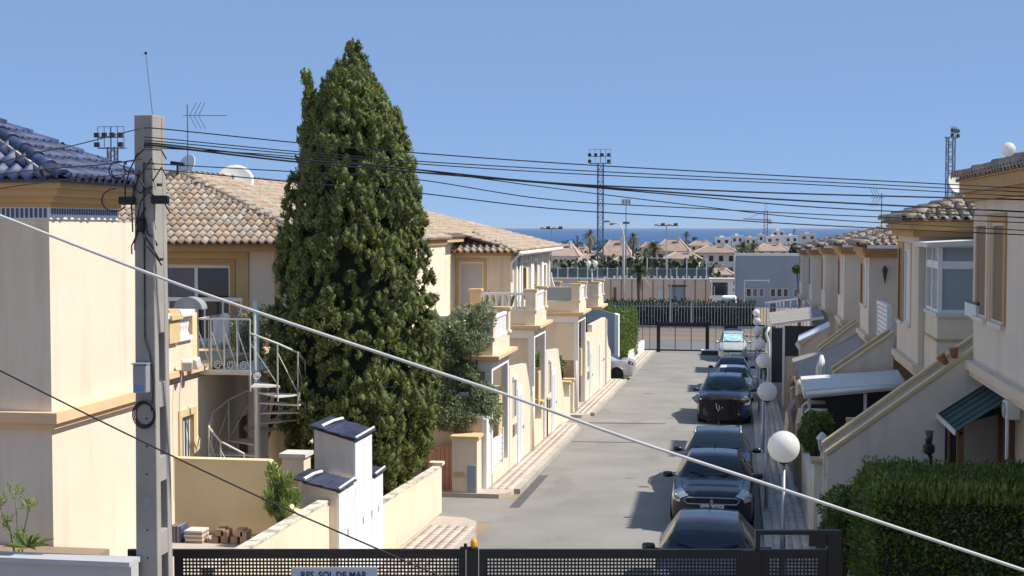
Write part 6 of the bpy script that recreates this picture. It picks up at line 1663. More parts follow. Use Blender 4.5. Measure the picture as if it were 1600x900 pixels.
M['paint_grey'] = carpaint('silver grey car paint', (.50, .51, .53), .4)
M['bra'] = mat('black drape cloth', (.006, .006, .007), .55, spec=.3)
M['mirrorbrown'] = mat('brown mirror cap', (.035, .018, .014), .3, coat=.6)
M['sunshade'] = mat('cyan windscreen sunshade', (.42, .68, .70), .6, var=.3, scale=5)

def cover(t, part, local, grid, surf, T, cw, rf):
    """black drape tied over the bonnet edge and front, pulled aside below one headlamp"""
    from mathutils import noise as mn
    wob = lambda p: np.array([.020 * mn.noise(Vector(q) * 5.0) + .012 * mn.noise(Vector(q) * 13.0) + .006 for q in p])
    a, f1 = grid(.0, .30, 3.9, 8, 14, 26, .03, wob); b_, f2 = grid(.0, .44, -8, -3.0, 14, 26, .03, wob)
    part('front_drape', np.concatenate([a, b_]), f1 + [tuple(i + len(a) for i in f_) for f_ in f2], 'bra')
    vs = []; n = 40; m_ = 12; wd = T[1][2] * 1.10; zt_ = T[0][8] + .03
    for j in range(m_):
        for i in range(n):
            u = i / (n - 1); x = -wd + 2 * wd * u * (1 - .16 * (j > 2) * (u > .8)); low = .18 + .30 * max(0, u - .72) / .28
            z = zt_ - .02 - (zt_ - .02 - low) * (j / (m_ - 1)) ** .9 + .05 * mn.noise(Vector((x * 4, j * .3, 1)))
            y = -.06 + .18 * (abs(x) / wd) ** 4 - .07 * (j / m_) * mn.noise(Vector((x * 3.5, z * 1.2, 3))) - .03 * mn.noise(Vector((x * 9, z * 6, 8)))
            vs.append((x, y, z))
    part('hanging_drape', vs, [(j * n + i, j * n + i + 1, (j + 1) * n + i + 1, (j + 1) * n + i) for j in range(m_ - 1) for i in range(n - 1)], 'bra')
    local(MB().tube([(-.30, -.15, .80), (-.27, -.17, .62), (-.20, -.17, .50), (-.16, -.16, .56), (-.19, -.15, .72)], .013, 6), 'tow_strap', 'plasticgrey')
def shade(t, part, local, grid, surf, T, cw, rf):
    a, f1 = grid(cw + .08, rf - .10, -5.5, -8, 8, 6, .012); b_, f2 = grid(cw + .08, rf - .10, 8, 5.5, 8, 6, .012)
    part('sunshade', np.concatenate([a, b_]), f1 + [tuple(i + len(a) for i in f_) for f_ in f2], 'sunshade')
SUV = scale_car(HATCH, 4.55, 1.05, 1.66, .06)
SUV2 = scale_car(HATCH, 4.75, 1.10, 1.61, .05)
def place(x, y): return (x, y, gz(y + 2) + .012 + SLOPE * -2 * 0)
cars = [
    car(place(-.50, 22.5), scale_car(HATCH, 4.2, .99, 1.37), 'paint_plum', 'nearest parked car, dark plum, nose behind the black gate', mirror='mirrorbrown'),
    car(place(-.55, 30.55), scale_car(HATCH, 4.3, 1.02, 1.45), 'paint_ink', 'ink blue hatchback with a chrome edged grille and white number plate', chrome=True, plate='6614 JNZ'),
    car(place(-.52, 35.0), scale_car(HATCH, 4.4, 1.02, 1.45, .02), 'paint_black', 'blue black car with silver roof rails, third from the gate', roof_rails='silver'),
    car(place(-.50, 51.4), SUV2, 'paint_blue', 'tall dark blue car with a black drape over its nose', roof_rails='black', extra=cover),
    car(place(-.24, 58.9), scale_car(HATCH, 4.2, .98, 1.46), 'paint_white', 'white car mostly hidden behind the tall dark blue car'),
    car(place(-.30, 65.0), scale_car(HATCH, 4.1, .97, 1.44), 'paint_navy', 'low navy car between the white car and the silver people carrier'),
    car(place(-.34, 84.6), VAN, 'paint_silver', 'pale silver people carrier with a cyan sunshade at the end of the row', extra=shade, cabin=(.97, 1.70, 3.3, 4.1)),
]
for o, y in zip(cars, (22.5, 30.55, 35.0, 51.4, 58.9, 65, 84.6)): o.rotation_euler = (math.atan(SLOPE), 0, 0); o.location.z = gz(y) + .03
rc = car((-9.75, 71.35, gz(71.3) + .02), SEDAN, 'paint_grey', 'silver grey car backing out of the driveway at the left kerb', rz=R(-90), front=False, cabin=(1.32, 2.05, 3.0, 3.70))
rc['group'] = 'cars parked along the kerb'
# ================================================================== BEYOND THE END OF THE STREET
def lat(px, Y):                                            # X of the sight line through column px at distance Y
    return Y * math.tan(math.atan((px - 800) / F_PX) - YAW)
def hgt(py, Y, px=1000):
    return EYE + (355 - py) / F_PX * Y * 1.003
GF = gz(97)
# ---- end gate and railings
eg = thing('street_gate', (-3.6, 93.6, GF), 'open black framed gate with thin bars across the far end of the street', 'gate')
for x in (-5.25, -2.05):
    MB().box(x - .11, x + .11, 93.5, 93.72, gz(94) - .1, gz(94) + 2.05).build('post', 'black', eg)
b = MB(); b.box(-5.14, -2.16, 93.56, 93.64, gz(94) + 1.72, gz(94) + 2.0); b.build('top_beam', 'black', eg)
MB().box(-5.14, -2.16, 93.57, 93.63, gz(94) + .10, gz(94) + .20).build('bottom_rail', 'black', eg)
for x in (-4.15, -3.1): MB().box(x - .025, x + .025, 93.58, 93.62, gz(94) + .2, gz(94) + 1.72).build('bar', 'black', eg)
for x0, x1, lab, nm in ((-6.3, -5.36, 'black railing left of the far street gate', 'left'), (-1.94, 1.7, 'black railing right of the far street gate', 'right')):
    t = thing('railing', (x0, 93.6, GF), lab, 'railing')
    for z in (.12, 1.80): MB().box(x0, x1, 93.58, 93.62, gz(94) + z, gz(94) + z + .09).build('rail', 'black', t)
    n = int((x1 - x0) / .45)
    for i in range(n + 1): MB().box(x0 + (x1 - x0) * i / n - .015, x0 + (x1 - x0) * i / n + .015, 93.585, 93.615, gz(94), gz(94) + 1.8).build('bar', 'black', t)
bx_ = thing('notice_board', (-.4, 93.3, GF), 'dark notice board above the silver people carrier at the street end', 'board')
MB().box(-.95, -.05, 93.3, 93.38, GF + 1.42, GF + 2.0).build('panel', 'darkgrey', bx_)
for x in (-.8, -.2): MB().box(x - .03, x + .03, 93.39, 93.45, GF, GF + 1.9).build('leg', 'black', bx_)
pl_ = thing('planter', (-2.0, 91.2, GF), 'low dark trough planter beside the right post of the far gate', 'planter')
MB().box(-2.35, -1.05, 90.6, 91.2, gz(91), gz(91) + .32).build('trough', 'darkgrey', pl_); MB().box(-2.36, -1.04, 90.58, 91.22, gz(91) + .323, gz(91) + .36).build('rim', 'white', pl_)

# ---- sports ground fence with pale bars, hedge behind
x0, x1 = lat(944, 116), lat(1262, 116)
sf = thing('bar_fence', (x0, 116, GF), 'long fence of pale vertical bars before the dark hedge beyond the cross road', 'fence')
for z in (.25, 1.85): MB().box(x0, x1, 115.97, 116.03, GF + z, GF + z + .06).build('rail', 'galv', sf)
MB().box(x0, x1, 115.9, 116.1, GF - .1, GF + .22).build('plinth', 'greywall', sf)
src = MB().box(-.028, .028, -.02, .02, 0, 2.02); me_bar = bpy.data.meshes.new('fence_bar'); me_bar.from_pydata(src.v, [], src.f); me_bar.materials.append(M['galv']); me_bar.update()
x = x0
while x < x1:
    inst(me_bar, 'fence_bar', sf, Matrix.Translation((x, 115.93, GF + .18))); x += .245
hedge('hedge', (-6, 117.5, GF), 'dark uneven hedge behind the pale barred fence', lat(944, 117), lat(1180, 117), 116.6, 118.4, GF + 1.85, 'ts', 150, .24, m='farleaf', seed=61, wob=.22)

# ---- buff sports pavilion with posts along its roof
YB = 135.0
pv = thing('pavilion', (lat(1000, YB), YB, GF), 'long buff flat roofed pavilion with a grey garage door behind the hedge', 'building')
xa, xb = lat(850, YB), lat(1110, YB); zt = hgt(436, YB)
hs = [(lat(1046, YB) - xa, lat(1071, YB) - xa, GF + .2, hgt(447, YB)), (lat(1027, YB) - xa, lat(1037, YB) - xa, GF + .2, hgt(449, YB))]
w = MB(); wall_holes(w, (xa, YB), (1, 0), xb - xa, GF - .2, zt, .25, hs); w.build('wall', 'buff', pv)
MB().box(xa, xb, YB + .26, YB + 8, zt - .3, zt - .05).build('roof', 'greywall', pv)
MB().box(lat(1046, YB), lat(1071, YB), YB + .1, YB + .16, GF + .2, hgt(447, YB)).build('garage_door', 'bluegrey', pv)
MB().box(lat(1044.5, YB), lat(1072.5, YB), YB - .04, YB + .02, hgt(447, YB), hgt(444.5, YB)).build('lintel', 'darkgrey', pv)
MB().box(lat(1027, YB), lat(1037, YB), YB + .1, YB + .16, GF + .2, hgt(449, YB)).build('door', 'whiteshutter', pv)
for i, px in enumerate(np.arange(905, 1108, 16.5)):
    x = lat(px, YB); MB().box(x - .03, x + .03, YB - .05, YB - .003, GF, zt - .02).build('pilaster_joint', 'brownwood', pv)
MB().box(lat(959, YB), lat(963, YB), YB - .1, YB - .003, GF, hgt(449, YB)).build('pillar', 'brownwood', pv)
MB().box(xa, xb, YB - .08, YB + .3, zt, zt + .10).build('coping', 'whitewall', pv)
rf = thing('roof_fence', (xa, YB, zt), 'green grey mesh fence on white posts along the pavilion roof', 'fence')
for k, px in enumerate(np.arange(856, 1110, 15.5)):
    x = lat(px, YB); h_ = 1.05 if px < 1010 or k % 2 else 1.95
    MB().box(x - .05, x + .05, YB + .1, YB + .2, zt + .1, zt + .1 + h_).build('post', 'white', rf)
MB().box(xa, xb, YB + .13, YB + .17, zt + 1.0, zt + 1.05).build('top_rail', 'galv', rf)
M['mesh'] = mat('green grey wind mesh', (.10, .15, .15), .8)
for a, c in ((856, 944), (946, 1008), (1010, 1108)): MB().box(lat(a, YB), lat(c, YB), YB + .145, YB + .155, zt + .11, zt + .98).build('wind_mesh', 'mesh', rf)
MB().box(lat(1014, YB), lat(1064, YB), YB + .13, YB + .17, zt + 2.0, zt + 2.06).build('high_rail', 'white', rf)
for k, px in enumerate(np.arange(958, 1106, 9)):
    o = MB().box(lat(px, YB), lat(px + 3.4, YB), YB - .02, YB + .09, zt + .102, zt + .34); o.build('coping_block', 'whitewall', rf)
sh = thing('shed', (lat(1128, 132), 132, GF), 'small white framed shed with a dark window beside the blue grey building', 'shed')
xa2, xb2 = lat(1111, 132), lat(1146, 132)
w = MB(); wall_holes(w, (xa2, 132), (1, 0), xb2 - xa2, GF, hgt(436, 132), .15, [(.15, 1.55, hgt(460, 132), hgt(440, 132))]); w.build('wall', 'whitewall', sh)
MB().box(xa2 + .1, xb2 - .05, 132.08, 132.1, hgt(460, 132), hgt(440, 132)).build('dark_window', 'glass', sh)
MB().box(xa2 - .1, xb2 + .1, 131.8, 134, hgt(436, 132), hgt(434, 132)).build('roof', 'offwhite', sh)
MB().box(xa2 + .3, xa2 + .36, 131.95, 132.0, hgt(470, 132), hgt(446, 132)).build('post', 'white', sh)

# ---- blue grey sports hall
YG = 150.0; xa, xb = lat(1149, YG), lat(1330, YG); zt = hgt(399, YG)
sp_ = thing('sports_hall', (xa, YG, GF), 'plain blue grey sports hall with a white roof edge and a row of windows', 'building')
wz0, wz1 = hgt(462, YG), hgt(449, YG)
hs = [(lat(p, YG) - xa, lat(p + 8.5, YG) - xa, wz0, wz1) for p in (1166, 1176, 1186, 1204, 1214, 1224, 1240)]
w = MB(); wall_holes(w, (xa, YG), (1, 0), xb - xa, GF - .2, zt, .3, hs); w.build('front_wall', 'bluegrey', sp_)
MB().box(xa, xa + .3, YG + .31, YG + 14, GF, zt).build('side_wall', 'bluegrey', sp_); MB().box(xa, xb, YG + .31, YG + 14, zt - .3, zt - .01).build('roof', 'greywall', sp_)
MB().box(xa - .1, xb, YG - .1, YG + .4, zt, zt + .28).build('roof_edge', 'white', sp_)
for k, h_ in enumerate(hs):
    fo = MB(); fo.box(xa + h_[0], xa + h_[0] + .07, YG + .06, YG + .14, h_[2], h_[3]); fo.box(xa + h_[1] - .07, xa + h_[1], YG + .06, YG + .14, h_[2], h_[3]); fo.box(xa + h_[0] + .07, xa + h_[1] - .07, YG + .06, YG + .14, h_[2], h_[2] + .06); fo.box(xa + h_[0] + .07, xa + h_[1] - .07, YG + .06, YG + .14, h_[3] - .06, h_[3])
    f_ = fo.build('window', 'white', sp_); MB().box(xa + h_[0] + .03, xa + h_[1] - .03, YG + .1, YG + .12, h_[2] + .02, h_[3] - .02).build('pane', 'glass' if k in (0, 3, 4, 5) else 'curtain', f_)
MB().tube([(xa - .05, YG - .1, GF), (xa - .05, YG - .1, zt)], .06, 6).build('downpipe', 'white', sp_)
go = thing('goal_frame', (lat(1182, 140), 140, GF), 'thin white rectangular frame standing in front of the blue grey hall', 'frame')
xg0, xg1 = lat(1163, 140), lat(1202, 140)
for n_, q in (('upright', (xg0, xg0 + .08, GF, hgt(437, 140))), ('upright', (xg1 - .08, xg1, hgt(437, 140) - .2, hgt(435, 140))), ('crossbar', (xg0 + .08, xg1 - .08, hgt(437.5, 140), hgt(436, 140)))):
    MB().box(q[0], q[1], 140, 140.08, q[2], q[3]).build(n_, 'white', go)
rp = thing('white_railing', (lat(1230, 122), 122, GF), 'white railing and framed entrance at the right end of the barred fence', 'railing')
for k, px in enumerate((1198, 1203, 1214, 1219, 1225, 1236, 1247, 1256)):
    x = lat(px, 122); MB().box(x - .06, x + .06, 121.95, 122.05, GF, hgt(470 - k * .6, 122)).build('post', 'white', rp)
MB().add([(lat(1196, 122), 121.94, hgt(472, 122)), (lat(1258, 122), 121.94, hgt(464, 122)), (lat(1258, 122), 122.06, hgt(464, 122)), (lat(1196, 122), 122.06, hgt(472, 122)), (lat(1196, 122), 121.94, hgt(470, 122)), (lat(1258, 122), 121.94, hgt(462, 122)), (lat(1258, 122), 122.06, hgt(462, 122)), (lat(1196, 122), 122.06, hgt(470, 122))],
         [(0, 3, 2, 1), (4, 5, 6, 7), (0, 1, 5, 4), (1, 2, 6, 5), (2, 3, 7, 6), (3, 0, 4, 7)]).build('handrail', 'white', rp)
MB().box(lat(1203.5, 122), lat(1213.5, 122), 122.0, 122.05, GF, hgt(473, 122)).build('glass_door', 'glass', rp)

# ---- far houses with hipped tile roofs
FH = []
def far_house(px0, px1, ye, yr, yb, Y, label, wallm='whitewall', roofm='tilered', flat=False, wins=3, depth=None, hipw=.28):
    x0, x1 = lat(px0, Y), lat(px1, Y); ze, zr, zb = hgt(ye, Y), hgt(yr, Y), GF - 1.5; d = depth or max(6, (x1 - x0) * .8)
    t = thing('house', ((x0 + x1) / 2, Y, GF), label, 'house', 'houses far beyond the sports ground')
    W = x1 - x0; fl = hgt(yb, Y); hs = []
    n = wins; zc0, zc1 = ze - (ze - fl) * .62, ze - (ze - fl) * .22
    for k in range(n):
        u = W * (k + .5) / n; hs.append((u - W * .22 / n, u + W * .22 / n, zc0, zc1))
    w = MB(); wall_holes(w, (x0, Y), (1, 0), W, zb, ze, .25, hs); w.build('wall', wallm, t)
    b = MB(); b.box(x0, x0 + .25, Y + .26, Y + d, zb, ze); MB().box(x1 - .25, x1, Y + .26, Y + d, zb, ze).build('end_wall', wallm, t); b.build('end_wall', wallm, t)
    for h_ in hs:
        f_ = MB().box(x0 + h_[0] - .08, x0 + h_[1] + .08, Y - .08, Y + .02, h_[2] - .12, h_[2] - .003).build('window', 'white', t)
        MB().box(x0 + h_[0], x0 + h_[1], Y + .14, Y + .18, h_[2], h_[3]).build('pane', 'glass', f_)
    if flat:
        MB().box(x0 - .1, x1 + .1, Y - .1, Y + d, ze, ze + .25).build('roof', wallm, t)
        MB().box(x0 + W * .3, x0 + W * .55, Y + d * .3, Y + d * .6, ze + .253, max(zr, ze + .5)).build('stair_tower', wallm, t)
    else:
        e = .45; r0, r1 = (x0 + W * hipw, Y + d / 2, zr), (x1 - W * hipw, Y + d / 2, zr)
        c = [(x0 - e, Y - e, ze), (x1 + e, Y - e, ze), (x1 + e, Y + d + e, ze), (x0 - e, Y + d + e, ze)]
        MB().add(c + [r0, r1], [(0, 1, 5, 4), (1, 2, 5), (2, 3, 4, 5), (3, 0, 4), (3, 2, 1, 0)]).build('roof', roofm, t)
        rd = MB()
        for a, q in ((c[0], r0), (r0, r1), (c[1], r1)): rd.bar(a, q, .22, .16)
        rd.build('ridge', 'mortar', t)
        ch = MB().box(x0 + W * .62, x0 + W * .70, Y + d * .3, Y + d * .4, (ze + zr) / 2, zr + .5); ch.build('chimney', wallm, t)
    return t
far_house(862, 902, 400, 381, 424, 225, 'far house with a curved red roof just right of the left row')
far_house(900, 944, 412, 397, 430, 205, 'low far white house left of the lattice mast', wins=4)
far_house(938, 985, 399, 375, 415, 260, 'far house behind the lattice mast with a red hip roof', 'cream', wins=4)
far_house(950, 1000, 414, 402, 430, 215, 'low red roofed far house right of the lattice mast', 'greige')
far_house(884, 925, 397, 386, 410, 300, 'smaller red roofed far house left of the fan palm', 'cream')
far_house(1024, 1076, 392, 374, 412, 270, 'far house with cream gable behind the right floodlight pole', 'buff')
far_house(1040, 1092, 404, 394, 432, 195, 'low red roofed far house with a pale grey wall right of the bushy palms', 'greige', wins=4)
far_house(1088, 1150, 394, 383, 416, 235, 'pale two storey far house with arches and a pinkish hip roof', 'offwhite', wins=4)
far_house(1104, 1143, 428, 419, 440, 175, 'lowest pinkish roofed house tucked left of the blue grey hall', 'greige', wins=2)
far_house(1181, 1232, 391, 380, 402, 250, 'far house with a broad brown hip roof above the blue grey hall', 'buff', wins=3)
far_house(1117, 1141, 372, 368, 384, 420, 'white flat roofed far house with a dark arch, left of the green trees', flat=True, wins=2)
far_house(1143, 1161, 369, 365, 382, 450, 'white cube far house at the left of the white cluster', flat=True, wins=2)
far_house(1164, 1182, 372, 368, 384, 430, 'pale cream flat far house behind the green trees', 'cream', flat=True, wins=2)
far_house(1184, 1194, 367, 364, 380, 480, 'narrow white far house under the red crane', flat=True, wins=1)
far_house(1197, 1220, 370, 366, 382, 430, 'brightest white far house in the cluster below the crane', flat=True, wins=2)
far_house(1206, 1226, 361, 356, 370, 640, 'white far house with a dark rooftop breaking the sea horizon', flat=True, wins=2)
far_house(1226, 1247, 369, 365, 381, 460, 'white far house next to the right row of houses', flat=True, wins=2)
far_house(1250, 1275, 366, 362, 378, 520, 'small pale far house peeping over the right row', 'offwhite', flat=True, wins=2)
far_house(1078, 1112, 383, 376, 394, 380, 'distant cream house left of the white cluster', 'cream', wins=3)
far_house(1002, 1028, 386, 378, 398, 400, 'distant red roofed house between the two palms', 'cream', wins=2)
far_house(958, 978, 384, 378, 394, 420, 'tiny distant red roofed house behind the cobra street light', 'cream', wins=2)
far_house(868, 890, 389, 384, 398, 400, 'tiny distant house over the curved red roof', 'offwhite', wins=2)

# ---- trees and palms of the far quarter
def palm(px, yc, rpx, yb, Y, label, dry=.3, seed=1, n=46, m='palm'):
    g = random.Random(seed); x = lat(px, Y); zc = hgt(yc, Y); r_ = rpx / F_PX * Y
    t = thing('palm_tree', (x, Y, GF), label, 'palm tree', 'palms beyond the end of the street')
    zb = min(GF - .8, hgt(yb, Y))
    MB().tube([(x, Y, zb), (x + .05, Y, (zb + zc) / 2), (x, Y, zc)], [r_ * .16, r_ * .12, r_ * .15], 8).build('trunk', 'bark', t, smooth=True)
    gr, dr2 = MB(), MB()
    for k in range(n):
        a = g.uniform(0, 6.28); dryf = k < n * dry; el = g.uniform(-1.2, -.3) if dryf else g.uniform(-.25, 1.45); L_ = r_ * g.uniform(.8, 1.1); b = dr2 if dryf else gr
        d = Vector((math.cos(a) * math.cos(el), math.sin(a) * math.cos(el), math.sin(el))); s = Vector((-math.sin(a), math.cos(a), 0)); P = []
        for i in range(6):
            f_ = i / 5; P.append(Vector((x, Y, zc)) + d * L_ * f_ - Vector((0, 0, .42 * L_ * f_ * f_)))
        for i in range(5):
            w_ = r_ * .20 * math.sin(.5 + 2.4 * (i + .5) / 5)
            for sg in (-1, 1):
                for q in (0, .5):
                    o = P[i].lerp(P[i + 1], q); e = o + (P[i + 1] - P[i]) * .9 + s * sg * w_ - Vector((0, 0, w_ * .5)); b.add([o, o + (P[i + 1] - P[i]) * .35, e], [(0, 1, 2)])
    gr.build('fronds', m, t)
    if dry: dr2.build('dry_fronds', 'drypalm', t)
    return t
palm(922, 366, 15, 405, 245, 'fan palm with a dry skirt against the sea left of the lattice mast', .45, 1)
palm(989, 371, 15, 405, 250, 'fan palm with a pale dry skirt right of the cobra street light', .5, 2)
palm(1022, 387, 20, 420, 200, 'dark bushy palm in front of the far cream gable', .1, 3, 60)
palm(998, 424, 24, 470, 122, 'nearer green palm with a stout brown trunk before the pavilion', .05, 4, 60)
palm(1072, 366, 9, 385, 330, 'small dark palm on the skyline between red roofs', .1, 5, 34)
palm(856, 402, 13, 432, 175, 'dark palm half hidden behind the far left balcony', .1, 6, 40)
palm(1160, 386, 17, 400, 230, 'broad green palm left in the clump before the white houses', .1, 7, 54)
palm(1176, 384, 14, 400, 236, 'lower green palm at the right of the clump before the white houses', .1, 8, 44)
def far_tree(px, yc, rpx, Y, label, seed, n=700, rz=.8, m='farleaf'):
    x = lat(px, Y); zc = hgt(yc, Y); r_ = rpx / F_PX * Y; g = random.Random(seed); h = zc - GF + r_ * .5
    cr = [(g.uniform(-.6, .6) * r_, g.uniform(-.6, .6) * r_, zc - GF + g.uniform(-.5, .5) * r_ * rz, r_ * .5, r_ * .5, r_ * .45) for _ in range(7)]
    return round_tree('tree', (x, Y, GF), label, h, cr, n, r_ * .22, m, .15, seed, group='trees beyond the end of the street', aspect=1.7)
far_tree(1247, 388, 12, 190, 'round dark tree at the corner of the blue grey hall roof', 3, 1400)
far_tree(1250, 417, 13, 108, 'light green bush tree beside the farthest right house', 4, 1600, m='hedge')
far_tree(902, 372, 3, 300, 'tiny dark conifer on the skyline left of the fan palm', 5, 300, 2.0)
far_tree(955, 415, 12, 165, 'dark tree crown behind the roof fence left of the cobra light', 6, 900)
far_tree(975, 425, 12, 150, 'rounded dark tree left of the nearer green palm', 7, 900)
far_tree(1085, 372, 5, 420, 'small distant tree over the pinkish roofs', 8, 400)
far_tree(1240, 360, 3, 700, 'thin distant tree standing on the sea horizon', 9, 200, 2.5)
far_tree(895, 428, 11, 160, 'dark shrub tree behind the roof fence near the left balconies', 10, 900)
g = np.random.default_rng(91); P = []
for k in range(260):
    Y = g.uniform(165, 620); px = g.uniform(840, 1300); x = lat(px, Y); r_ = g.uniform(1.0, 2.4); q = g.normal(0, 1, (40, 3)); q /= np.linalg.norm(q, axis=1, keepdims=True)
    P.append(np.array([x, Y, GF + r_ * .5]) + q * r_ * np.array([1.2, 1.2, .8]))
for k in range(46):
    Y = g.uniform(150, 200); px = g.uniform(848, 1112); x = lat(px, Y); r_ = g.uniform(.9, 1.9); q = g.normal(0, 1, (45, 3)); q /= np.linalg.norm(q, axis=1, keepdims=True)
    P.append(np.array([x, Y, GF + g.uniform(1.6, 3.3)]) + q * r_ * np.array([1.2, 1.2, .9]))
P = np.concatenate(P); stuff(leaf_cloud('shrubbery', P, np.tile((0, 0, 1), (len(P), 1)), .75, 'farleaf', None, aspect=1.5, spread=.8, seed=9))

# ---- masts, floodlights and street lights
def lattice_mast(px, yt, Y, sep, label, head, twist=0.0, legs=2, hm='mast', head_h=None):
    x = lat(px, Y); zt = hgt(yt, Y); s = sep / F_PX * Y / 2; t = thing('floodlight_mast', (x, Y, GF), label, 'floodlight mast', 'floodlight masts')
    ca_, sa_ = math.cos(twist), math.sin(twist)
    def q(a, b_, z): return (x + a * ca_ - b_ * sa_, Y + a * sa_ + b_ * ca_, z)
    hh = head[1] / F_PX * Y; hw = head[0] / F_PX * Y / 2; zl = zt - hh
    corners = ((-s, -s), (s, -s), (s, s), (-s, s))
    for a, b_ in corners: MB().bar(q(a, b_, GF), q(a, b_, zl + .1), .13).build('leg', hm, t)
    br = MB(); n = int((zl - GF) / (2.1 * s)); dz = (zl - GF) / n
    for k in range(n):
        z = GF + k * dz
        for i in range(4):
            (a, b_), (c, d) = corners[i], corners[(i + 1) % 4]; br.bar(q(a, b_, z), q(c, d, z), .06)
            if (k + i) % 2: br.bar(q(a, b_, z), q(c, d, z + dz), .05)
            else: br.bar(q(c, d, z), q(a, b_, z + dz), .05)
    stuff(br.build('bracing', hm, t))
    f_ = MB()
    for z in (zl, zl + hh * .5, zt):
        f_.bar(q(-hw, -s, z), q(hw, -s, z), .10 if z < zt else .05)
    for k in range(5): f_.bar(q(-hw + 2 * hw * k / 4, -s, zl), q(-hw + 2 * hw * k / 4, -s, zt), .09 if k == 2 else .05)
    f_.bar(q(-hw, s, zl), q(hw, s, zl), .08); f_.bar(q(-hw, -s, zl), q(-hw, s, zl), .08); f_.bar(q(hw, -s, zl), q(hw, s, zl), .08)
    f_.build('head_frame', hm, t)
    for k, (u, v_) in enumerate(((-1, .55), (-.42, .55), (.18, .55), (.8, .55), (-1, .1), (.8, .1))):
        MB().obox(q(u * hw, -s - .2, zl + v_ * hh + .1), .42, .3, .42, Matrix.Rotation(twist, 3, 'Z')).build('lamp', 'darkgrey', t)
    return t
lattice_mast(938, 234, 190, 8.5, 'tall lattice floodlight mast in the middle of the view', (33, 22))
lattice_mast(1483, 205, 180, 10, 'lattice floodlight mast behind the right roofs', (26, 16), twist=R(62))
lattice_mast(178, 190, 120, 12, 'floodlight mast head showing left of the concrete pole', (46, 35))
def tee_light(px, yt, Y, wpx, yb, label):
    x = lat(px, Y); z = hgt(yt, Y); h = wpx / F_PX * Y / 2; t = thing('floodlight_pole', (x, Y, GF), label, 'floodlight', 'court floodlights')
    MB().tube([(x, Y, GF), (x, Y, z)], [.09, .05], 8).build('pole', 'galv', t); MB().box(x - h, x + h, Y - .05, Y + .05, z - .08, z + .02).build('crossbar', 'mast', t)
    for k, u in enumerate((-.85, -.3, .25, .8)): MB().obox((x + u * h, Y - .1, z + .08), h * .34, .3, .2, Matrix.Rotation(R(25), 3, 'X')).build('lamp', 'darkgrey' if k % 2 else 'greypaint', t)
tee_light(862, 357, 150, 35, 436, 'floodlight with a wide crossbar right of the broad left roof')
tee_light(1041, 352, 145, 36, 445, 'floodlight with a wide crossbar before the far cream gable')
x, Y = lat(978, 160), 160
t = thing('sign_mast', (x, Y, GF), 'slender mast with a white panel head and a lamp right of the lattice mast', 'mast')
MB().tube([(x, Y, GF), (x, Y, hgt(312, Y))], [.09, .04], 8).build('pole', 'mast', t); MB().box(x - .55, x + .55, Y - .06, Y + .06, hgt(320, Y), hgt(311, Y)).build('panel', 'white', t)
for k in range(3): MB().box(x - .4 + .35 * k, x - .25 + .35 * k, Y - .075, Y - .061, hgt(318.5, Y), hgt(313, Y)).build('lamp_face', 'plasticgrey', t)
MB().box(x - .35, x + .4, Y - .2, Y + .2, hgt(350, Y), hgt(346.5, Y)).build('lamp', 'mast', t)
x, Y = lat(975, 121), 121
t = thing('street_light', (x, Y, GF), 'curved street light with two lamp heads over the cross road', 'street light')
z = hgt(372, Y); MB().tube([(x, Y, GF), (x, Y, z), (x - .12, Y, z + .7), (x - .38, Y, hgt(351, Y)), (x - .75, Y, hgt(348, Y))], [.10, .06, .05, .045, .04], 8).build('pole', 'offwhite', t, smooth=True)
for dx, py in ((-.98, 349.5), (-1.45, 345.5)): MB().lathe([(.05, -.32), (.16, -.2), (.17, .1), (.06, .32)], 10, (x + dx, Y, hgt(py, Y)), Matrix.Rotation(R(80), 3, 'Y') @ Matrix.Diagonal((.6, 1, 1)).to_3x3()).build('lamp_head', 'plasticgrey', t, smooth=True)
for px, yt, yb, Y, lab in ((1048, 420, 515, 114, 'thin grey pole before the grey garage door'), (973, 372, 480, 124, 'dark slim pole beside the curved street light'), (1081, 452, 506, 114, 'short slim pole with a small lamp right of the garage door')):
    tag(MB().tube([(lat(px, Y), Y, GF), (lat(px, Y), Y, hgt(yt, Y))], [.06, .04], 7).build('pole', 'galv'), lab, 'pole')
x, Y = lat(925, 92), 92
t = thing('twin_lamp', (x, Y, gz(92)), 'white twin lamp post above the far balconies', 'street lamp'); z = hgt(419, Y)
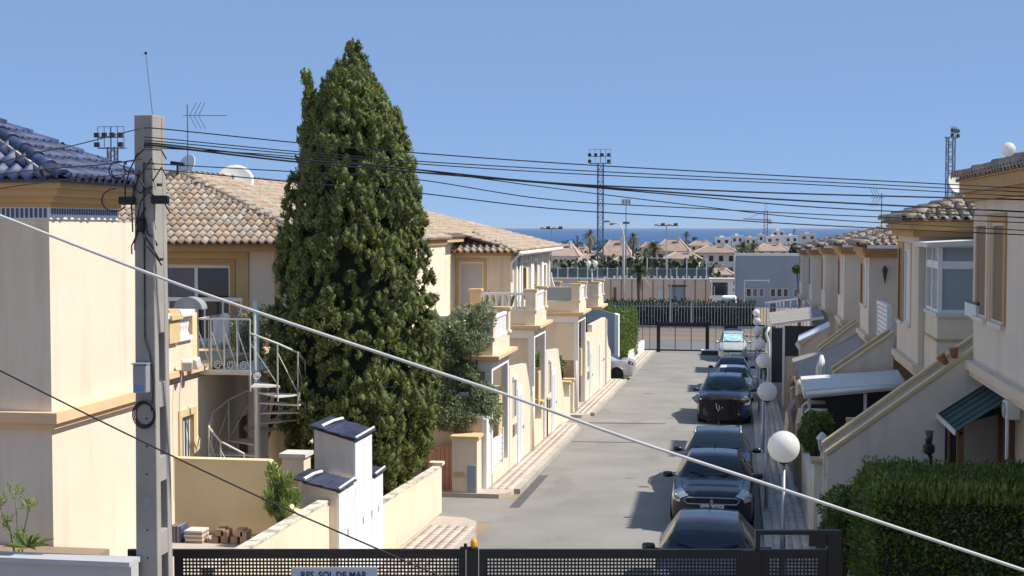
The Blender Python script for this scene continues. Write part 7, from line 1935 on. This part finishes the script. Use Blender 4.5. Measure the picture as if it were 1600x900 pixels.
MB().tube([(x, Y, gz(92)), (x, Y, z)], [.06, .045], 8).build('pole', 'white', t)
for sg in (-1, 1):
    MB().tube([(x, Y, z - .2), (x + sg * .2, Y, z - .08), (x + sg * .22, Y, z + .05)], .025, 6).build('arm', 'white', t); MB().lathe([(.06, 0), (.16, .22), (.17, .34), (.05, .44)], 12, (x + sg * .22, Y, z + .05)).build('lamp', 'globe', t, smooth=True)
Y = 700; x = lat(1196, Y); t = thing('tower_crane', (x, Y, -6), 'red tower crane far off on the sea horizon', 'crane')
m_ = MB(); zt = hgt(330, Y); zj = hgt(344, Y)
for a, b_ in ((-.8, -.8), (.8, -.8), (.8, .8), (-.8, .8)): m_.bar((x + a, Y + b_, -6), (x + a, Y + b_, zt), .35)
for k in range(14): m_.bar((x - .8, Y - .8, -6 + k * 1.7), (x + .8, Y - .8, -6 + (k + 1) * 1.7), .2)
m_.build('tower', 'redcrane', t)
j_ = MB(); j_.bar((x, Y, zj), (lat(1161, Y), Y, zj + .6), .5); j_.bar((x, Y, zt), (lat(1170, Y), Y, zj + .9), .18); j_.bar((x, Y, zj), (lat(1204, Y), Y, zj), .6); j_.build('jib', 'redcrane', t)
MB().box(lat(1200, Y), lat(1205, Y), Y - 1, Y + 1, hgt(350, Y), hgt(343, Y)).build('counterweight', 'offwhite', t)
tag(MB().box(lat(1128, 119), lat(1151, 119), 119.2, 121.5, GF, hgt(462, 119)).build('kiosk', 'whitewall', None, bevel=.15), 'white kiosk with rounded edges behind the barred fence', 'kiosk')

# ---- the sea air
hz = stuff(MB().box(-22000, 22000, -70, 21000, -61.5, 21.5).build('haze', None))
hm = bpy.data.materials.new('haze'); hm.use_nodes = True; nt = hm.node_tree
nt.nodes.remove(nt.nodes['Principled BSDF']); pv_ = nt.nodes.new('ShaderNodeVolumePrincipled')
pv_.inputs['Color'].default_value = (.72, .82, .95, 1); pv_.inputs['Density'].default_value = .00005; pv_.inputs['Anisotropy'].default_value = 0
nt.links.new(pv_.outputs[0], nt.nodes['Material Output'].inputs['Volume']); hz.data.materials.append(hm)
